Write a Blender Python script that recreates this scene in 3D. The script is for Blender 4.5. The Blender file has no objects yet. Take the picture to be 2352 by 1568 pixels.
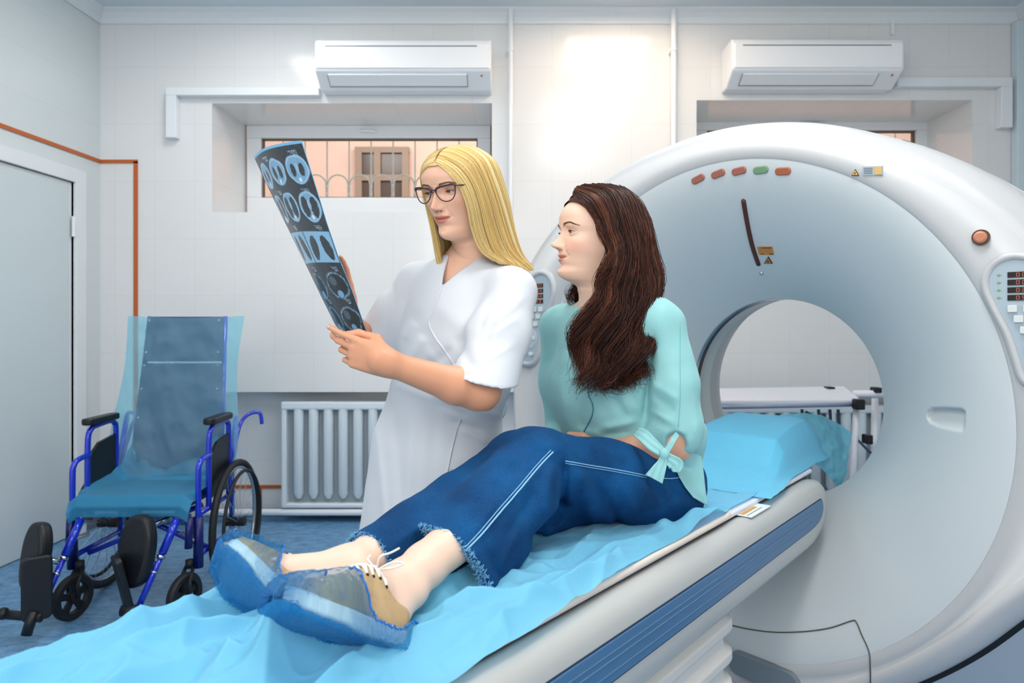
import bpy, math
import numpy as np
from mathutils import Vector, Matrix

# ---------------- camera, world, lights, exposure ----------------
SC = bpy.context.scene
COL = SC.collection
CAMZ = 1.26
cam_data = bpy.data.cameras.new('camera')
cam_data.sensor_width = 36.0
cam_data.lens = 24.0
cam_data.shift_y = -39.0 / 2352.0
cam_data.clip_start = 0.05
cam_data.dof.use_dof = True
cam_data.dof.focus_distance = 1.55
cam_data.dof.aperture_fstop = 5.0
cam = bpy.data.objects.new('camera', cam_data)
COL.objects.link(cam)
cam.location = (0, 0, CAMZ)
cam.rotation_euler = (math.radians(90), 0, 0)
SC.camera = cam

world = bpy.data.worlds.new('world')
SC.world = world
world.use_nodes = True
wb = world.node_tree.nodes['Background']
wb.inputs[0].default_value = (1.0, 0.985, 0.965, 1)
wb.inputs[1].default_value = .80

SC.view_settings.view_transform = 'Standard'
SC.view_settings.look = 'None'
SC.view_settings.gamma = 1.0
SC.view_settings.use_curve_mapping = False
SC.view_settings.exposure = 0.52
SC.cycles.use_denoising = True
SC.cycles.max_bounces = 8
SC.cycles.transparent_max_bounces = 12
SC.cycles.sample_clamp_indirect = 6.0

def area_lamp(name, loc, rot, size, sizey, power, color):
    d = bpy.data.lights.new(name, 'AREA')
    d.shape = 'RECTANGLE'; d.size = size; d.size_y = sizey
    d.energy = power; d.color = color
    o = bpy.data.objects.new(name, d); COL.objects.link(o)
    o.location = loc; o.rotation_euler = rot
    return o
# soft fill added just above the camera to brighten the faces; daylight in the yard outside the windows
area_lamp('front_fill_light', (-.55, -.55, 2.25), (math.radians(66), 0, math.radians(-8)), 1.2, 1.0, 15, (1.0, .96, .91))
area_lamp('yard_daylight', (0.3, 5.6, 3.6), (math.radians(40), 0, 0), 4.5, 0.8, 48, (1.0, 0.97, 0.93))

# ---------------- helpers ----------------
F_PX = 1568.0
HY = 745.0
def P(px, py, Y):
    return Vector(((px - 1176) / F_PX * Y, Y, CAMZ - (py - HY) / F_PX * Y))
def px_of(p):
    return (1176 + F_PX * p[0] / p[1], HY - F_PX * (p[2] - CAMZ) / p[1])
def lin(c):
    out = []
    for v in c:
        v = v / 255.0
        out.append(v / 12.92 if v <= 0.04045 else ((v + 0.055) / 1.055) ** 2.4)
    return tuple(out)

MATS = {}
def mat(name, rgb=(200, 200, 200), rough=0.5, metal=0.0, spec=0.5, bump=0.0, bscale=200.0, vary=0.0, vscale=30.0,
        coat=0.0, sheen=0.0, trans=0.0, sss=0.0, sssr=(1, .4, .25), alpha=1.0, emit=None, estr=0.0, attr=None, ior=1.45):
    if name in MATS:
        return MATS[name]
    m = bpy.data.materials.new(name)
    m.use_nodes = True
    nt = m.node_tree; N = nt.nodes; L = nt.links
    b = N['Principled BSDF']
    c = lin(rgb)
    b.inputs['Base Color'].default_value = (*c, 1)
    b.inputs['Roughness'].default_value = rough
    b.inputs['Metallic'].default_value = metal
    b.inputs['Specular IOR Level'].default_value = spec
    b.inputs['IOR'].default_value = ior
    b.inputs['Coat Weight'].default_value = coat
    b.inputs['Sheen Weight'].default_value = sheen
    b.inputs['Transmission Weight'].default_value = trans
    b.inputs['Alpha'].default_value = alpha
    if sss:
        b.inputs['Subsurface Weight'].default_value = sss
        b.inputs['Subsurface Radius'].default_value = sssr
        b.inputs['Subsurface Scale'].default_value = 0.012
    if emit:
        b.inputs['Emission Color'].default_value = (*lin(emit), 1)
        b.inputs['Emission Strength'].default_value = estr
    src = None
    if attr:
        a = N.new('ShaderNodeAttribute'); a.attribute_name = attr
        src = a.outputs['Color']
        L.new(src, b.inputs['Base Color'])
    if vary or bump:
        tc = N.new('ShaderNodeTexCoord')
    if vary:
        no = N.new('ShaderNodeTexNoise'); no.inputs['Scale'].default_value = vscale; no.inputs['Detail'].default_value = 4
        L.new(tc.outputs['Object'], no.inputs['Vector'])
        mr = N.new('ShaderNodeMapRange')
        mr.inputs['From Min'].default_value = .3; mr.inputs['From Max'].default_value = .7
        mr.inputs['To Min'].default_value = 1 - vary; mr.inputs['To Max'].default_value = 1 + vary
        L.new(no.outputs['Fac'], mr.inputs['Value'])
        mx = N.new('ShaderNodeVectorMath'); mx.operation = 'SCALE'
        if src: L.new(src, mx.inputs[0])
        else: mx.inputs[0].default_value = c
        L.new(mr.outputs[0], mx.inputs['Scale'])
        L.new(mx.outputs[0], b.inputs['Base Color'])
    if bump:
        nb = N.new('ShaderNodeTexNoise'); nb.inputs['Scale'].default_value = bscale; nb.inputs['Detail'].default_value = 3
        L.new(tc.outputs['Object'], nb.inputs['Vector'])
        bm = N.new('ShaderNodeBump'); bm.inputs['Strength'].default_value = bump; bm.inputs['Distance'].default_value = 0.002
        L.new(nb.outputs['Fac'], bm.inputs['Height'])
        L.new(bm.outputs[0], b.inputs['Normal'])
    MATS[name] = m
    return m

def tag(o, label=None, cat=None, group=None, kind=None):
    if label: o['label'] = label
    if cat: o['category'] = cat
    if group: o['group'] = group
    if kind: o['kind'] = kind
    return o

def link_mesh(name, V, Fc, mats, parent=None, smooth=True, midx=None, colors=None, bevel=0.0, solid=0.0, auto=None):
    me = bpy.data.meshes.new(name)
    V = np.asarray(V, dtype=np.float32).reshape(-1, 3)
    if isinstance(Fc, np.ndarray):
        n, k = Fc.shape
        me.vertices.add(len(V)); me.vertices.foreach_set('co', V.ravel())
        me.loops.add(n * k); me.loops.foreach_set('vertex_index', Fc.astype(np.int32).ravel())
        me.polygons.add(n)
        me.polygons.foreach_set('loop_start', np.arange(0, n * k, k, dtype=np.int32))
        me.polygons.foreach_set('loop_total', np.full(n, k, dtype=np.int32))
    else:
        me.from_pydata(V.tolist(), [], [list(f) for f in Fc])
    if not isinstance(mats, (list, tuple)): mats = [mats]
    for m in mats: me.materials.append(m)
    if midx is not None:
        me.polygons.foreach_set('material_index', np.asarray(midx, dtype=np.int32))
    me.update(calc_edges=True)
    me.validate()
    if smooth:
        me.polygons.foreach_set('use_smooth', np.ones(len(me.polygons), dtype=bool))
    if colors is not None:
        ca = me.color_attributes.new('Col', 'FLOAT_COLOR', 'POINT')
        c4 = np.ones((len(V), 4), dtype=np.float32); c4[:, :3] = colors
        ca.data.foreach_set('color', c4.ravel())
    o = bpy.data.objects.new(name, me)
    COL.objects.link(o)
    if parent is not None:
        o.parent = parent
        o.matrix_parent_inverse = world_of(parent).inverted()
    if solid:
        md = o.modifiers.new('solid', 'SOLIDIFY'); md.thickness = solid; md.offset = 0
    if bevel:
        md = o.modifiers.new('bevel', 'BEVEL'); md.width = bevel; md.segments = 3; md.limit_method = 'ANGLE'; md.angle_limit = math.radians(40)
        md.harden_normals = False
    if auto is not None:
        me.set_sharp_from_angle(angle=math.radians(auto))
    return o

def world_of(o):
    if o is None: return Matrix.Identity(4)
    if o.parent is None: return Matrix.Translation(o.location)
    return Matrix.Translation(o.location) if False else Matrix.Identity(4)

def thing(name, label, cat, loc=(0, 0, 0), group=None):
    o = bpy.data.objects.new(name, None); COL.objects.link(o)
    o.location = loc; o.empty_display_size = .1
    tag(o, label, cat, group)
    return o

def basis(d):
    d = Vector(d).normalized()
    up = Vector((0, 0, 1)) if abs(d.z) < .9 else Vector((1, 0, 0))
    a = d.cross(up).normalized(); b = a.cross(d).normalized()
    return a, b, d

class MB:
    def __init__(s): s.v = []; s.f = []; s.m = []; s.cur = 0
    def add(s, V, F):
        o = len(s.v); s.v.extend([tuple(p) for p in V]); s.f.extend([[i + o for i in f] for f in F]); s.m.extend([s.cur] * len(F)); return s
    def box(s, lo, hi, fr=None):
        lo, hi = Vector(lo), Vector(hi)
        pts = [Vector((x, y, z)) for z in (lo.z, hi.z) for y in (lo.y, hi.y) for x in (lo.x, hi.x)]
        if fr is not None: pts = [fr @ p for p in pts]
        return s.add(pts, [(0, 2, 3, 1), (4, 5, 7, 6), (0, 1, 5, 4), (2, 6, 7, 3), (0, 4, 6, 2), (1, 3, 7, 5)])
    def tube(s, pts, r, seg=12, closed=False, caps=True):
        pts = [Vector(p) for p in pts]; n = len(pts)
        rs = r if hasattr(r, '__len__') else [r] * n
        prev = None; rings = []
        for i, p in enumerate(pts):
            if closed: t = pts[(i + 1) % n] - pts[i - 1]
            else: t = pts[min(i + 1, n - 1)] - pts[max(i - 1, 0)]
            if t.length < 1e-9: t = Vector((0, 0, 1))
            t.normalize()
            if prev is None: a = basis(t)[0]
            else:
                a = prev - t * prev.dot(t)
                if a.length < 1e-6: a = basis(t)[0]
                a.normalize()
            prev = a; b = t.cross(a)
            rings.append([p + (a * math.cos(2 * math.pi * k / seg) + b * math.sin(2 * math.pi * k / seg)) * rs[i] for k in range(seg)])
        V = [q for rg in rings for q in rg]; F = []
        m = n if closed else n - 1
        for i in range(m):
            j = (i + 1) % n
            for k in range(seg):
                k2 = (k + 1) % seg
                F.append((i * seg + k, i * seg + k2, j * seg + k2, j * seg + k))
        if caps and not closed:
            F.append(tuple(reversed(range(seg)))); F.append(tuple((n - 1) * seg + k for k in range(seg)))
        return s.add(V, F)
    def lathe(s, prof, fr, seg=48, closed=False):
        # prof: (r, h) about local z of fr
        V = []; F = []; n = len(prof)
        for r, h in prof:
            for k in range(seg):
                t = 2 * math.pi * k / seg
                V.append(fr @ Vector((r * math.cos(t), r * math.sin(t), h)))
        m = n if closed else n - 1
        for i in range(m):
            j = (i + 1) % n
            for k in range(seg):
                k2 = (k + 1) % seg
                F.append((i * seg + k, i * seg + k2, j * seg + k2, j * seg + k))
        if not closed:
            if prof[0][0] > 1e-6: F.append(tuple(reversed(range(seg))))
            if prof[-1][0] > 1e-6: F.append(tuple((n - 1) * seg + k for k in range(seg)))
        return s.add(V, F)
    def prism(s, outline, fr, h0, h1):
        n = len(outline)
        V = [fr @ Vector((x, y, h0)) for x, y in outline] + [fr @ Vector((x, y, h1)) for x, y in outline]
        F = [tuple(reversed(range(n))), tuple(range(n, 2 * n))]
        for i in range(n):
            j = (i + 1) % n
            F.append((i, j, n + j, n + i))
        return s.add(V, F)
    def ball(s, c, r, nu=16, nv=10, fr=None):
        c = Vector(c); rr = r if hasattr(r, '__len__') else (r, r, r)
        V = []; F = []
        for i in range(nv + 1):
            th = math.pi * i / nv
            for k in range(nu):
                ph = 2 * math.pi * k / nu
                q = Vector((rr[0] * math.sin(th) * math.cos(ph), rr[1] * math.sin(th) * math.sin(ph), rr[2] * math.cos(th)))
                if fr is not None: q = fr @ q
                V.append(c + q)
        for i in range(nv):
            for k in range(nu):
                k2 = (k + 1) % nu
                F.append((i * nu + k, (i + 1) * nu + k, (i + 1) * nu + k2, i * nu + k2))
        return s.add(V, F)
    def build(s, name, mats, parent=None, smooth=False, bevel=0.0, auto=None, label=None):
        o = link_mesh(name, s.v, s.f, mats, parent, smooth or auto is not None, midx=s.m, bevel=bevel, auto=auto)
        if label: o['label'] = label
        return o

def frame(origin, x, y):
    x = Vector(x).normalized(); y = Vector(y); y = (y - x * y.dot(x)).normalized(); z = x.cross(y)
    m = Matrix(((x.x, y.x, z.x, origin[0]), (x.y, y.y, z.y, origin[1]), (x.z, y.z, z.z, origin[2]), (0, 0, 0, 1)))
    return m
def rrect(w, h, r, n=5, cx=0, cy=0):
    out = []
    for qx, qy, a0 in ((1, 1, 0), (-1, 1, 90), (-1, -1, 180), (1, -1, 270)):
        for i in range(n + 1):
            a = math.radians(a0 + 90 * i / n)
            out.append((cx + qx * (w / 2 - r) + r * math.cos(a), cy + qy * (h / 2 - r) + r * math.sin(a)))
    return out
def smooth_path(pts, n=8, closed=False):
    pts = [Vector(p) for p in pts]; out = []; m = len(pts)
    rng = range(m) if closed else range(m - 1)
    for i in rng:
        if closed: p0, p1, p2, p3 = pts[i - 1], pts[i], pts[(i + 1) % m], pts[(i + 2) % m]
        else: p0, p1, p2, p3 = pts[max(i - 1, 0)], pts[i], pts[i + 1], pts[min(i + 2, m - 1)]
        for k in range(n):
            t = k / n
            out.append(.5 * ((2 * p1) + (p2 - p0) * t + (2 * p0 - 5 * p1 + 4 * p2 - p3) * t * t + (3 * p1 - p0 - 3 * p2 + p3) * t ** 3))
    if not closed: out.append(pts[-1])
    return out

# ---- noise ----
def _hash(ix, iy, iz, seed):
    h = (ix.astype(np.int64) * 374761393 + iy.astype(np.int64) * 668265263 + iz.astype(np.int64) * 2147483647 + seed * 974634777) & 0xffffffff
    h = ((h ^ (h >> 13)) * 1274126177) & 0xffffffff
    return ((h ^ (h >> 16)) & 0xffff).astype(np.float32) / 65535.0
def vnoise(x, y, z, seed=0):
    x = np.asarray(x, np.float32); y = np.asarray(y, np.float32) + 0 * x; z = np.asarray(z, np.float32) + 0 * x
    xi, yi, zi = np.floor(x), np.floor(y), np.floor(z)
    fx, fy, fz = x - xi, y - yi, z - zi
    fx = fx * fx * (3 - 2 * fx); fy = fy * fy * (3 - 2 * fy); fz = fz * fz * (3 - 2 * fz)
    xi = xi.astype(np.int64); yi = yi.astype(np.int64); zi = zi.astype(np.int64)
    r = 0
    for dx in (0, 1):
        for dy in (0, 1):
            for dz in (0, 1):
                w = (fx if dx else 1 - fx) * (fy if dy else 1 - fy) * (fz if dz else 1 - fz)
                r = r + w * _hash(xi + dx, yi + dy, zi + dz, seed)
    return r * 2 - 1
def fbm(x, y, z, seed=0, oct=3):
    r = 0; a = 1.0
    for i in range(oct):
        r = r + a * vnoise(x * 2 ** i, y * 2 ** i, z * 2 ** i, seed + i * 7); a *= .5
    return r

# ---- signed distance bodies ----
class SDF:
    def __init__(s, lo, hi, h):
        s.lo = np.array(lo, np.float32); s.h = h
        s.n = np.ceil((np.array(hi) - np.array(lo)) / h).astype(int) + 1
        s.d = np.full(s.n, 1.0, np.float32)
        s.ax = [s.lo[i] + np.arange(s.n[i], dtype=np.float32) * h for i in range(3)]
    def _b(s, lo, hi):
        i0 = np.clip(np.floor((np.array(lo) - s.lo) / s.h).astype(int), 0, s.n)
        i1 = np.clip(np.ceil((np.array(hi) - s.lo) / s.h).astype(int) + 1, 0, s.n)
        if np.any(i1 <= i0): return None
        sl = tuple(slice(a, b) for a, b in zip(i0, i1))
        X = s.ax[0][sl[0]][:, None, None]; Y = s.ax[1][sl[1]][None, :, None]; Z = s.ax[2][sl[2]][None, None, :]
        return sl, X, Y, Z
    def _mix(s, sl, v, k, op):
        a = s.d[sl]
        if op == 'u':
            if k > 0:
                h = np.maximum(k - np.abs(a - v), 0) / k
                s.d[sl] = np.minimum(a, v) - h * h * k * .25
            else: s.d[sl] = np.minimum(a, v)
        elif op == 's':
            if k > 0:
                h = np.maximum(k - np.abs(a + v), 0) / k
                s.d[sl] = np.maximum(a, -v) + h * h * k * .25
            else: s.d[sl] = np.maximum(a, -v)
    def cap(s, a, b, ra, rb=None, k=.01, op='u', flat=None, sc=1.0):
        rb = ra if rb is None else rb
        a = np.array(a, np.float32); b = np.array(b, np.float32)
        m = max(ra, rb) * max(1, sc) + k + 3 * s.h
        q = s._b(np.minimum(a, b) - m, np.maximum(a, b) + m)
        if q is None: return s
        sl, X, Y, Z = q
        ab = b - a; L2 = float(ab @ ab) + 1e-12
        t = np.clip(((X - a[0]) * ab[0] + (Y - a[1]) * ab[1] + (Z - a[2]) * ab[2]) / L2, 0, 1)
        dx = X - a[0] - ab[0] * t; dy = Y - a[1] - ab[1] * t; dz = Z - a[2] - ab[2] * t
        d2 = dx * dx + dy * dy + dz * dz
        if flat is not None:   # widen along a direction by sc
            f = np.array(flat, np.float32); f /= np.linalg.norm(f)
            pr = dx * f[0] + dy * f[1] + dz * f[2]
            d2 = d2 - pr * pr * (1 - 1 / sc ** 2)
        v = np.sqrt(np.maximum(d2, 0)) - (ra + (rb - ra) * t)
        s._mix(sl, v.astype(np.float32), k, op); return s
    def ell(s, c, r, R=None, k=.01, op='u'):
        c = np.array(c, np.float32); r = np.array(r, np.float32)
        m = float(r.max()) + k + 3 * s.h
        q = s._b(c - m, c + m)
        if q is None: return s
        sl, X, Y, Z = q
        dx, dy, dz = X - c[0], Y - c[1], Z - c[2]
        if R is not None:
            R = np.array(R, np.float32)
            p = [(dx * R[i][0] + dy * R[i][1] + dz * R[i][2]) / r[i] for i in range(3)]
            p2 = [p[i] / r[i] for i in range(3)]
        else:
            p = [dx / r[0], dy / r[1], dz / r[2]]; p2 = [p[i] / r[i] for i in range(3)]
        k0 = np.sqrt(p[0] ** 2 + p[1] ** 2 + p[2] ** 2); k1 = np.sqrt(p2[0] ** 2 + p2[1] ** 2 + p2[2] ** 2) + 1e-9
        s._mix(sl, (k0 * (k0 - 1) / k1).astype(np.float32), k, op); return s
    def cut(s, point, normal, k=0.0):
        # remove everything on the normal side of a plane
        n = np.array(normal, np.float32); n /= np.linalg.norm(n); p = np.array(point, np.float32)
        X = s.ax[0][:, None, None]; Y = s.ax[1][None, :, None]; Z = s.ax[2][None, None, :]
        v = (X - p[0]) * n[0] + (Y - p[1]) * n[1] + (Z - p[2]) * n[2]
        if k > 0:
            h = np.maximum(k - np.abs(s.d - v), 0) / k
            s.d = (np.maximum(s.d, v) + h * h * k * .25).astype(np.float32)
        else: s.d = np.maximum(s.d, v).astype(np.float32)
        return s
    def disp(s, fn, band=.04):
        idx = np.nonzero(np.abs(s.d) < band)
        x = s.ax[0][idx[0]]; y = s.ax[1][idx[1]]; z = s.ax[2][idx[2]]
        s.d[idx] -= fn(x, y, z).astype(np.float32)
        return s
    def mesh(s, smooth=2):
        d = s.d; n = d.shape
        ins = d < 0
        c = [ins[i:n[0] - 1 + i, j:n[1] - 1 + j, k:n[2] - 1 + k] for i in (0, 1) for j in (0, 1) for k in (0, 1)]
        tot = sum(x.astype(np.int8) for x in c)
        cell = (tot > 0) & (tot < 8)
        ci = np.argwhere(cell)
        vid = np.full(cell.shape, -1, np.int32); vid[tuple(ci.T)] = np.arange(len(ci))
        acc = np.zeros((len(ci), 3), np.float32); cnt = np.zeros(len(ci), np.float32)
        offs = [(i, j, k) for i in (0, 1) for j in (0, 1) for k in (0, 1)]
        vals = [d[ci[:, 0] + o[0], ci[:, 1] + o[1], ci[:, 2] + o[2]] for o in offs]
        for a in range(8):
            for b in range(a + 1, 8):
                if sum(abs(offs[a][q] - offs[b][q]) for q in range(3)) != 1: continue
                va, vb = vals[a], vals[b]
                m = (va < 0) != (vb < 0)
                t = np.where(m, va / np.where(m, va - vb, 1), 0)
                pa = np.array(offs[a], np.float32); pb = np.array(offs[b], np.float32)
                acc += np.where(m[:, None], pa + (pb - pa) * t[:, None], 0); cnt += m
        V = (ci + acc / cnt[:, None]) * s.h + s.lo
        Fs = []
        for ax in range(3):
            a1, a2 = [(1, 2), (2, 0), (0, 1)][ax]
            sl0 = [slice(None)] * 3; sl1 = [slice(None)] * 3
            sl0[ax] = slice(0, n[ax] - 1); sl1[ax] = slice(1, n[ax])
            A = ins[tuple(sl0)]; B = ins[tuple(sl1)]
            e = np.argwhere(A != B)
            e = e[(e[:, a1] > 0) & (e[:, a2] > 0) & (e[:, a1] < n[a1] - 1) & (e[:, a2] < n[a2] - 1)]
            fl = A[tuple(e.T)]
            u1 = np.zeros(3, int); u1[a1] = 1; u2 = np.zeros(3, int); u2[a2] = 1
            q = [vid[tuple((e - u1 * i - u2 * j).T)] for i, j in ((0, 0), (1, 0), (1, 1), (0, 1))]
            Q = np.stack(q, 1); Q[~fl] = Q[~fl][:, ::-1]
            Fs.append(Q)
        Fq = np.concatenate(Fs)
        Fq = Fq[(Fq >= 0).all(1)]
        for _ in range(smooth):
            E = np.concatenate([Fq[:, [0, 1]], Fq[:, [1, 2]], Fq[:, [2, 3]], Fq[:, [3, 0]]])
            S = np.zeros_like(V); C = np.zeros(len(V), np.float32)
            for k in range(3):
                S[:, k] = np.bincount(E[:, 0], V[E[:, 1], k], len(V)) + np.bincount(E[:, 1], V[E[:, 0], k], len(V))
            C = np.bincount(E[:, 0], minlength=len(V)) + np.bincount(E[:, 1], minlength=len(V))
            V = V * .5 + S / np.maximum(C, 1)[:, None] * .5
        return V.astype(np.float32), Fq

def like(S):
    o = SDF.__new__(SDF); o.lo = S.lo; o.h = S.h; o.n = S.n; o.ax = S.ax; o.d = np.full(S.n, 1.0, np.float32); return o

def join(parts):
    Vs, Fs, Ms, Cs, o = [], [], [], [], 0
    for V, Fq, m, c in parts:
        V = np.asarray(V, np.float32).reshape(-1, 3); Fq = np.asarray(Fq)
        if Fq.shape[1] == 3: Fq = np.concatenate([Fq, Fq[:, 2:3]], 1)
        Vs.append(V); Fs.append(Fq + o); Ms.append(np.full(len(Fq), m) if np.isscalar(m) else m)
        cc = np.ones((len(V), 3), np.float32) * np.asarray(c, np.float32); Cs.append(cc); o += len(V)
    return np.concatenate(Vs), np.concatenate(Fs), np.concatenate(Ms), np.concatenate(Cs)

def grid_faces(nu, nv, closed_u=False, closed_v=False, off=0):
    i = np.arange(nu if closed_u else nu - 1)[:, None]; j = np.arange(nv if closed_v else nv - 1)[None, :]
    i2 = (i + 1) % nu; j2 = (j + 1) % nv
    q = np.stack([i * nv + j, i2 * nv + j, i2 * nv + j2, i * nv + j2], -1).reshape(-1, 4)
    return q + off

def strands(paths, r0, r1, sides=4, flat=1.0):
    # paths: (n, m, 3) array -> tubes
    paths = np.asarray(paths, np.float32); n, m, _ = paths.shape
    t = np.gradient(paths, axis=1); t /= np.linalg.norm(t, axis=2, keepdims=True) + 1e-9
    ref = np.array([.31, .87, .38], np.float32)
    a = np.cross(t, ref); a /= np.linalg.norm(a, axis=2, keepdims=True) + 1e-9
    b = np.cross(t, a)
    rr = (np.linspace(0, 1, m) ** 2)[None, :, None]
    r = r0 + (r1 - r0) * rr
    if np.ndim(r0) == 0: r = np.broadcast_to(r, (n, m, 1))
    rings = []
    for k in range(sides):
        an = 2 * math.pi * k / sides
        rings.append(paths + (a * math.cos(an) * flat + b * math.sin(an)) * r)
    V = np.stack(rings, 2).reshape(-1, 3)
    base = (np.arange(n) * m * sides)[:, None, None]
    i = np.arange(m - 1)[None, :, None] * sides; k = np.arange(sides)[None, None, :]; k2 = (k + 1) % sides
    q = np.stack([base + i + k, base + i + k2, base + i + sides + k2, base + i + sides + k], -1).reshape(-1, 4)
    return V, q
# ---------------- room ----------------
WY = 4.30                       # back wall plane
ZC = 3.23                       # ceiling
RX, RY = 0.0574, 1.0            # depth direction of the side walls
def W(px, py, off=0.0): return P(px, py, WY) + Vector((0, -off, 0))
def XW(px): return (px - 1176) / F_PX * WY
def ZW(py): return CAMZ - (py - HY) / F_PX * WY

def tile_mat(name, rgb, tw, th, mortar=0.0025, grout=(190, 193, 193), rough=.12, ang=0.0, contrast=.22):
    m = bpy.data.materials.new(name); m.use_nodes = True
    N = m.node_tree.nodes; L = m.node_tree.links; b = N['Principled BSDF']
    tc = N.new('ShaderNodeTexCoord'); mp = N.new('ShaderNodeMapping')
    mp.inputs['Rotation'].default_value = ang
    L.new(tc.outputs['Object'], mp.inputs['Vector'])
    br = N.new('ShaderNodeTexBrick')
    br.offset = 0.0; br.squash = 1.0
    c = lin(rgb)
    br.inputs['Color1'].default_value = (*c, 1); br.inputs['Color2'].default_value = (*[x * .985 for x in c], 1)
    g = lin(grout); g = [c[i] + (g[i] - c[i]) * contrast for i in range(3)]
    br.inputs['Mortar'].default_value = (*g, 1)
    br.inputs['Scale'].default_value = 1.0
    br.inputs['Mortar Size'].default_value = mortar
    br.inputs['Mortar Smooth'].default_value = .3
    br.inputs['Brick Width'].default_value = tw; br.inputs['Row Height'].default_value = th
    L.new(mp.outputs[0], br.inputs['Vector'])
    L.new(br.outputs['Color'], b.inputs['Base Color'])
    b.inputs['Roughness'].default_value = rough
    bm = N.new('ShaderNodeBump'); bm.inputs['Strength'].default_value = .35; bm.inputs['Distance'].default_value = .001; bm.invert = True
    L.new(br.outputs['Fac'], bm.inputs['Height']); 
    no = N.new('ShaderNodeTexNoise'); no.inputs['Scale'].default_value = 2.5
    L.new(tc.outputs['Object'], no.inputs['Vector'])
    b2 = N.new('ShaderNodeBump'); b2.inputs['Strength'].default_value = .05; b2.inputs['Distance'].default_value = .02
    L.new(no.outputs['Fac'], b2.inputs['Height']); L.new(bm.outputs[0], b2.inputs['Normal'])
    L.new(b2.outputs[0], b.inputs['Normal'])
    return m
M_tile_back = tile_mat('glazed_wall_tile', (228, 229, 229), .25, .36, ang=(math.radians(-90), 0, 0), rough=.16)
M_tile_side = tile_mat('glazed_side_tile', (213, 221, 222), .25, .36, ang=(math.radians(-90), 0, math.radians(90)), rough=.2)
M_plaster = mat('ceiling_paint', (212, 222, 228), .8, bump=.1, bscale=60)
M_paint = mat('white_gloss_paint', (226, 231, 234), .35)
M_door = mat('door_laminate', (203, 215, 219), .38)
M_pvc = mat('white_pvc', (232, 236, 240), .3)
M_dark = mat('dark_gap', (30, 34, 38), .7)
M_wpanel = mat('painted_wall', (214, 219, 222), .5)

# floor: mottled blue linoleum
def floor_mat():
    m = bpy.data.materials.new('blue_linoleum'); m.use_nodes = True
    N = m.node_tree.nodes; L = m.node_tree.links; b = N['Principled BSDF']
    tc = N.new('ShaderNodeTexCoord')
    n1 = N.new('ShaderNodeTexNoise'); n1.inputs['Scale'].default_value = 14; n1.inputs['Detail'].default_value = 6; n1.inputs['Roughness'].default_value = .7
    mp = N.new('ShaderNodeMapping'); mp.inputs['Scale'].default_value = (1, 1.8, 1)
    L.new(tc.outputs['Object'], mp.inputs['Vector']); L.new(mp.outputs[0], n1.inputs['Vector'])
    cr = N.new('ShaderNodeValToRGB')
    for e, (p, c) in zip(range(4), ((.26, (58, 92, 132)), (.42, (86, 134, 176)), (.58, (108, 158, 198)), (.74, (140, 184, 214)))):
        el = cr.color_ramp.elements[e] if e < 2 else cr.color_ramp.elements.new(p)
        el.position = p; el.color = (*lin(c), 1)
    L.new(n1.outputs['Fac'], cr.inputs['Fac'])
    n2 = N.new('ShaderNodeTexNoise'); n2.inputs['Scale'].default_value = 60; n2.inputs['Detail'].default_value = 2
    L.new(mp.outputs[0], n2.inputs['Vector'])
    r2 = N.new('ShaderNodeMapRange'); r2.inputs['From Min'].default_value = .66; r2.inputs['From Max'].default_value = .72
    L.new(n2.outputs['Fac'], r2.inputs['Value'])
    mx = N.new('ShaderNodeMix'); mx.data_type = 'RGBA'
    L.new(r2.outputs[0], mx.inputs['Factor']); L.new(cr.outputs[0], mx.inputs['A']); mx.inputs['B'].default_value = (*lin((38, 62, 96)), 1)
    L.new(mx.outputs['Result'], b.inputs['Base Color'])
    b.inputs['Roughness'].default_value = .38
    return m
M_floor = floor_mat()
XL0, XL1 = -2.594 - RX * WY - .0574 * .6, -2.594        # left wall near / far x
def XL(y): return -2.594 - RX * (WY - y)
XR = 3.19
def XRr(y): return XR - RX * (WY - y)
YB = -.6
MB().add([(XL(YB) - .3, YB, 0), (XR + .1, YB, 0), (XR + .1, 4.6, 0), (-2.75, 4.6, 0), (XL(YB) - .3, YB, -.05), (XR + .1, YB, -.05), (XR + .1, 4.6, -.05), (-2.75, 4.6, -.05)],
         [(0, 1, 2, 3), (7, 6, 5, 4), (0, 4, 5, 1), (1, 5, 6, 2), (2, 6, 7, 3), (3, 7, 4, 0)]).build('floor', M_floor)['kind'] = 'structure'
MB().box((XL(YB) - .3, YB, ZC), (XR + .3, 5.0, ZC + .08)).build('ceiling', M_plaster)['kind'] = 'structure'

# back wall: slab pieces around two window recesses and the heating niche
WN = [(487, 1130, 237, 487), (1600, 2222, 230, 487)]
NZ = .835; NX0, NX1 = XW(440), XW(2200); TH = .5
mb = MB()
xs = [-2.9, NX0, XW(487), XW(1130), XW(1600), 2.90, 3.5]
zb, zt0, zt1 = ZW(487), ZW(237), ZW(230)
mb.box((-2.9, WY, 0), (NX0, WY + TH, zb)); mb.box((NX0, WY, NZ), (NX1, WY + TH, zb)); mb.box((NX1, WY, 0), (3.5, WY + TH, zb))
mb.box((NX0, WY + .2, 0), (NX1, WY + TH, NZ))
mb.box((-2.9, WY, zb), (xs[2], WY + TH, zt0)); mb.box((xs[3], WY, zb), (xs[4], WY + TH, zt0)); mb.box((xs[5], WY, zb), (3.5, WY + TH, zt0))
mb.box((-2.9, WY, zt0), (xs[4], WY + TH, ZC)); mb.box((xs[5], WY, zt0), (3.5, WY + TH, ZC)); mb.box((xs[4], WY, zt1), (xs[5], WY + TH, ZC))
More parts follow.
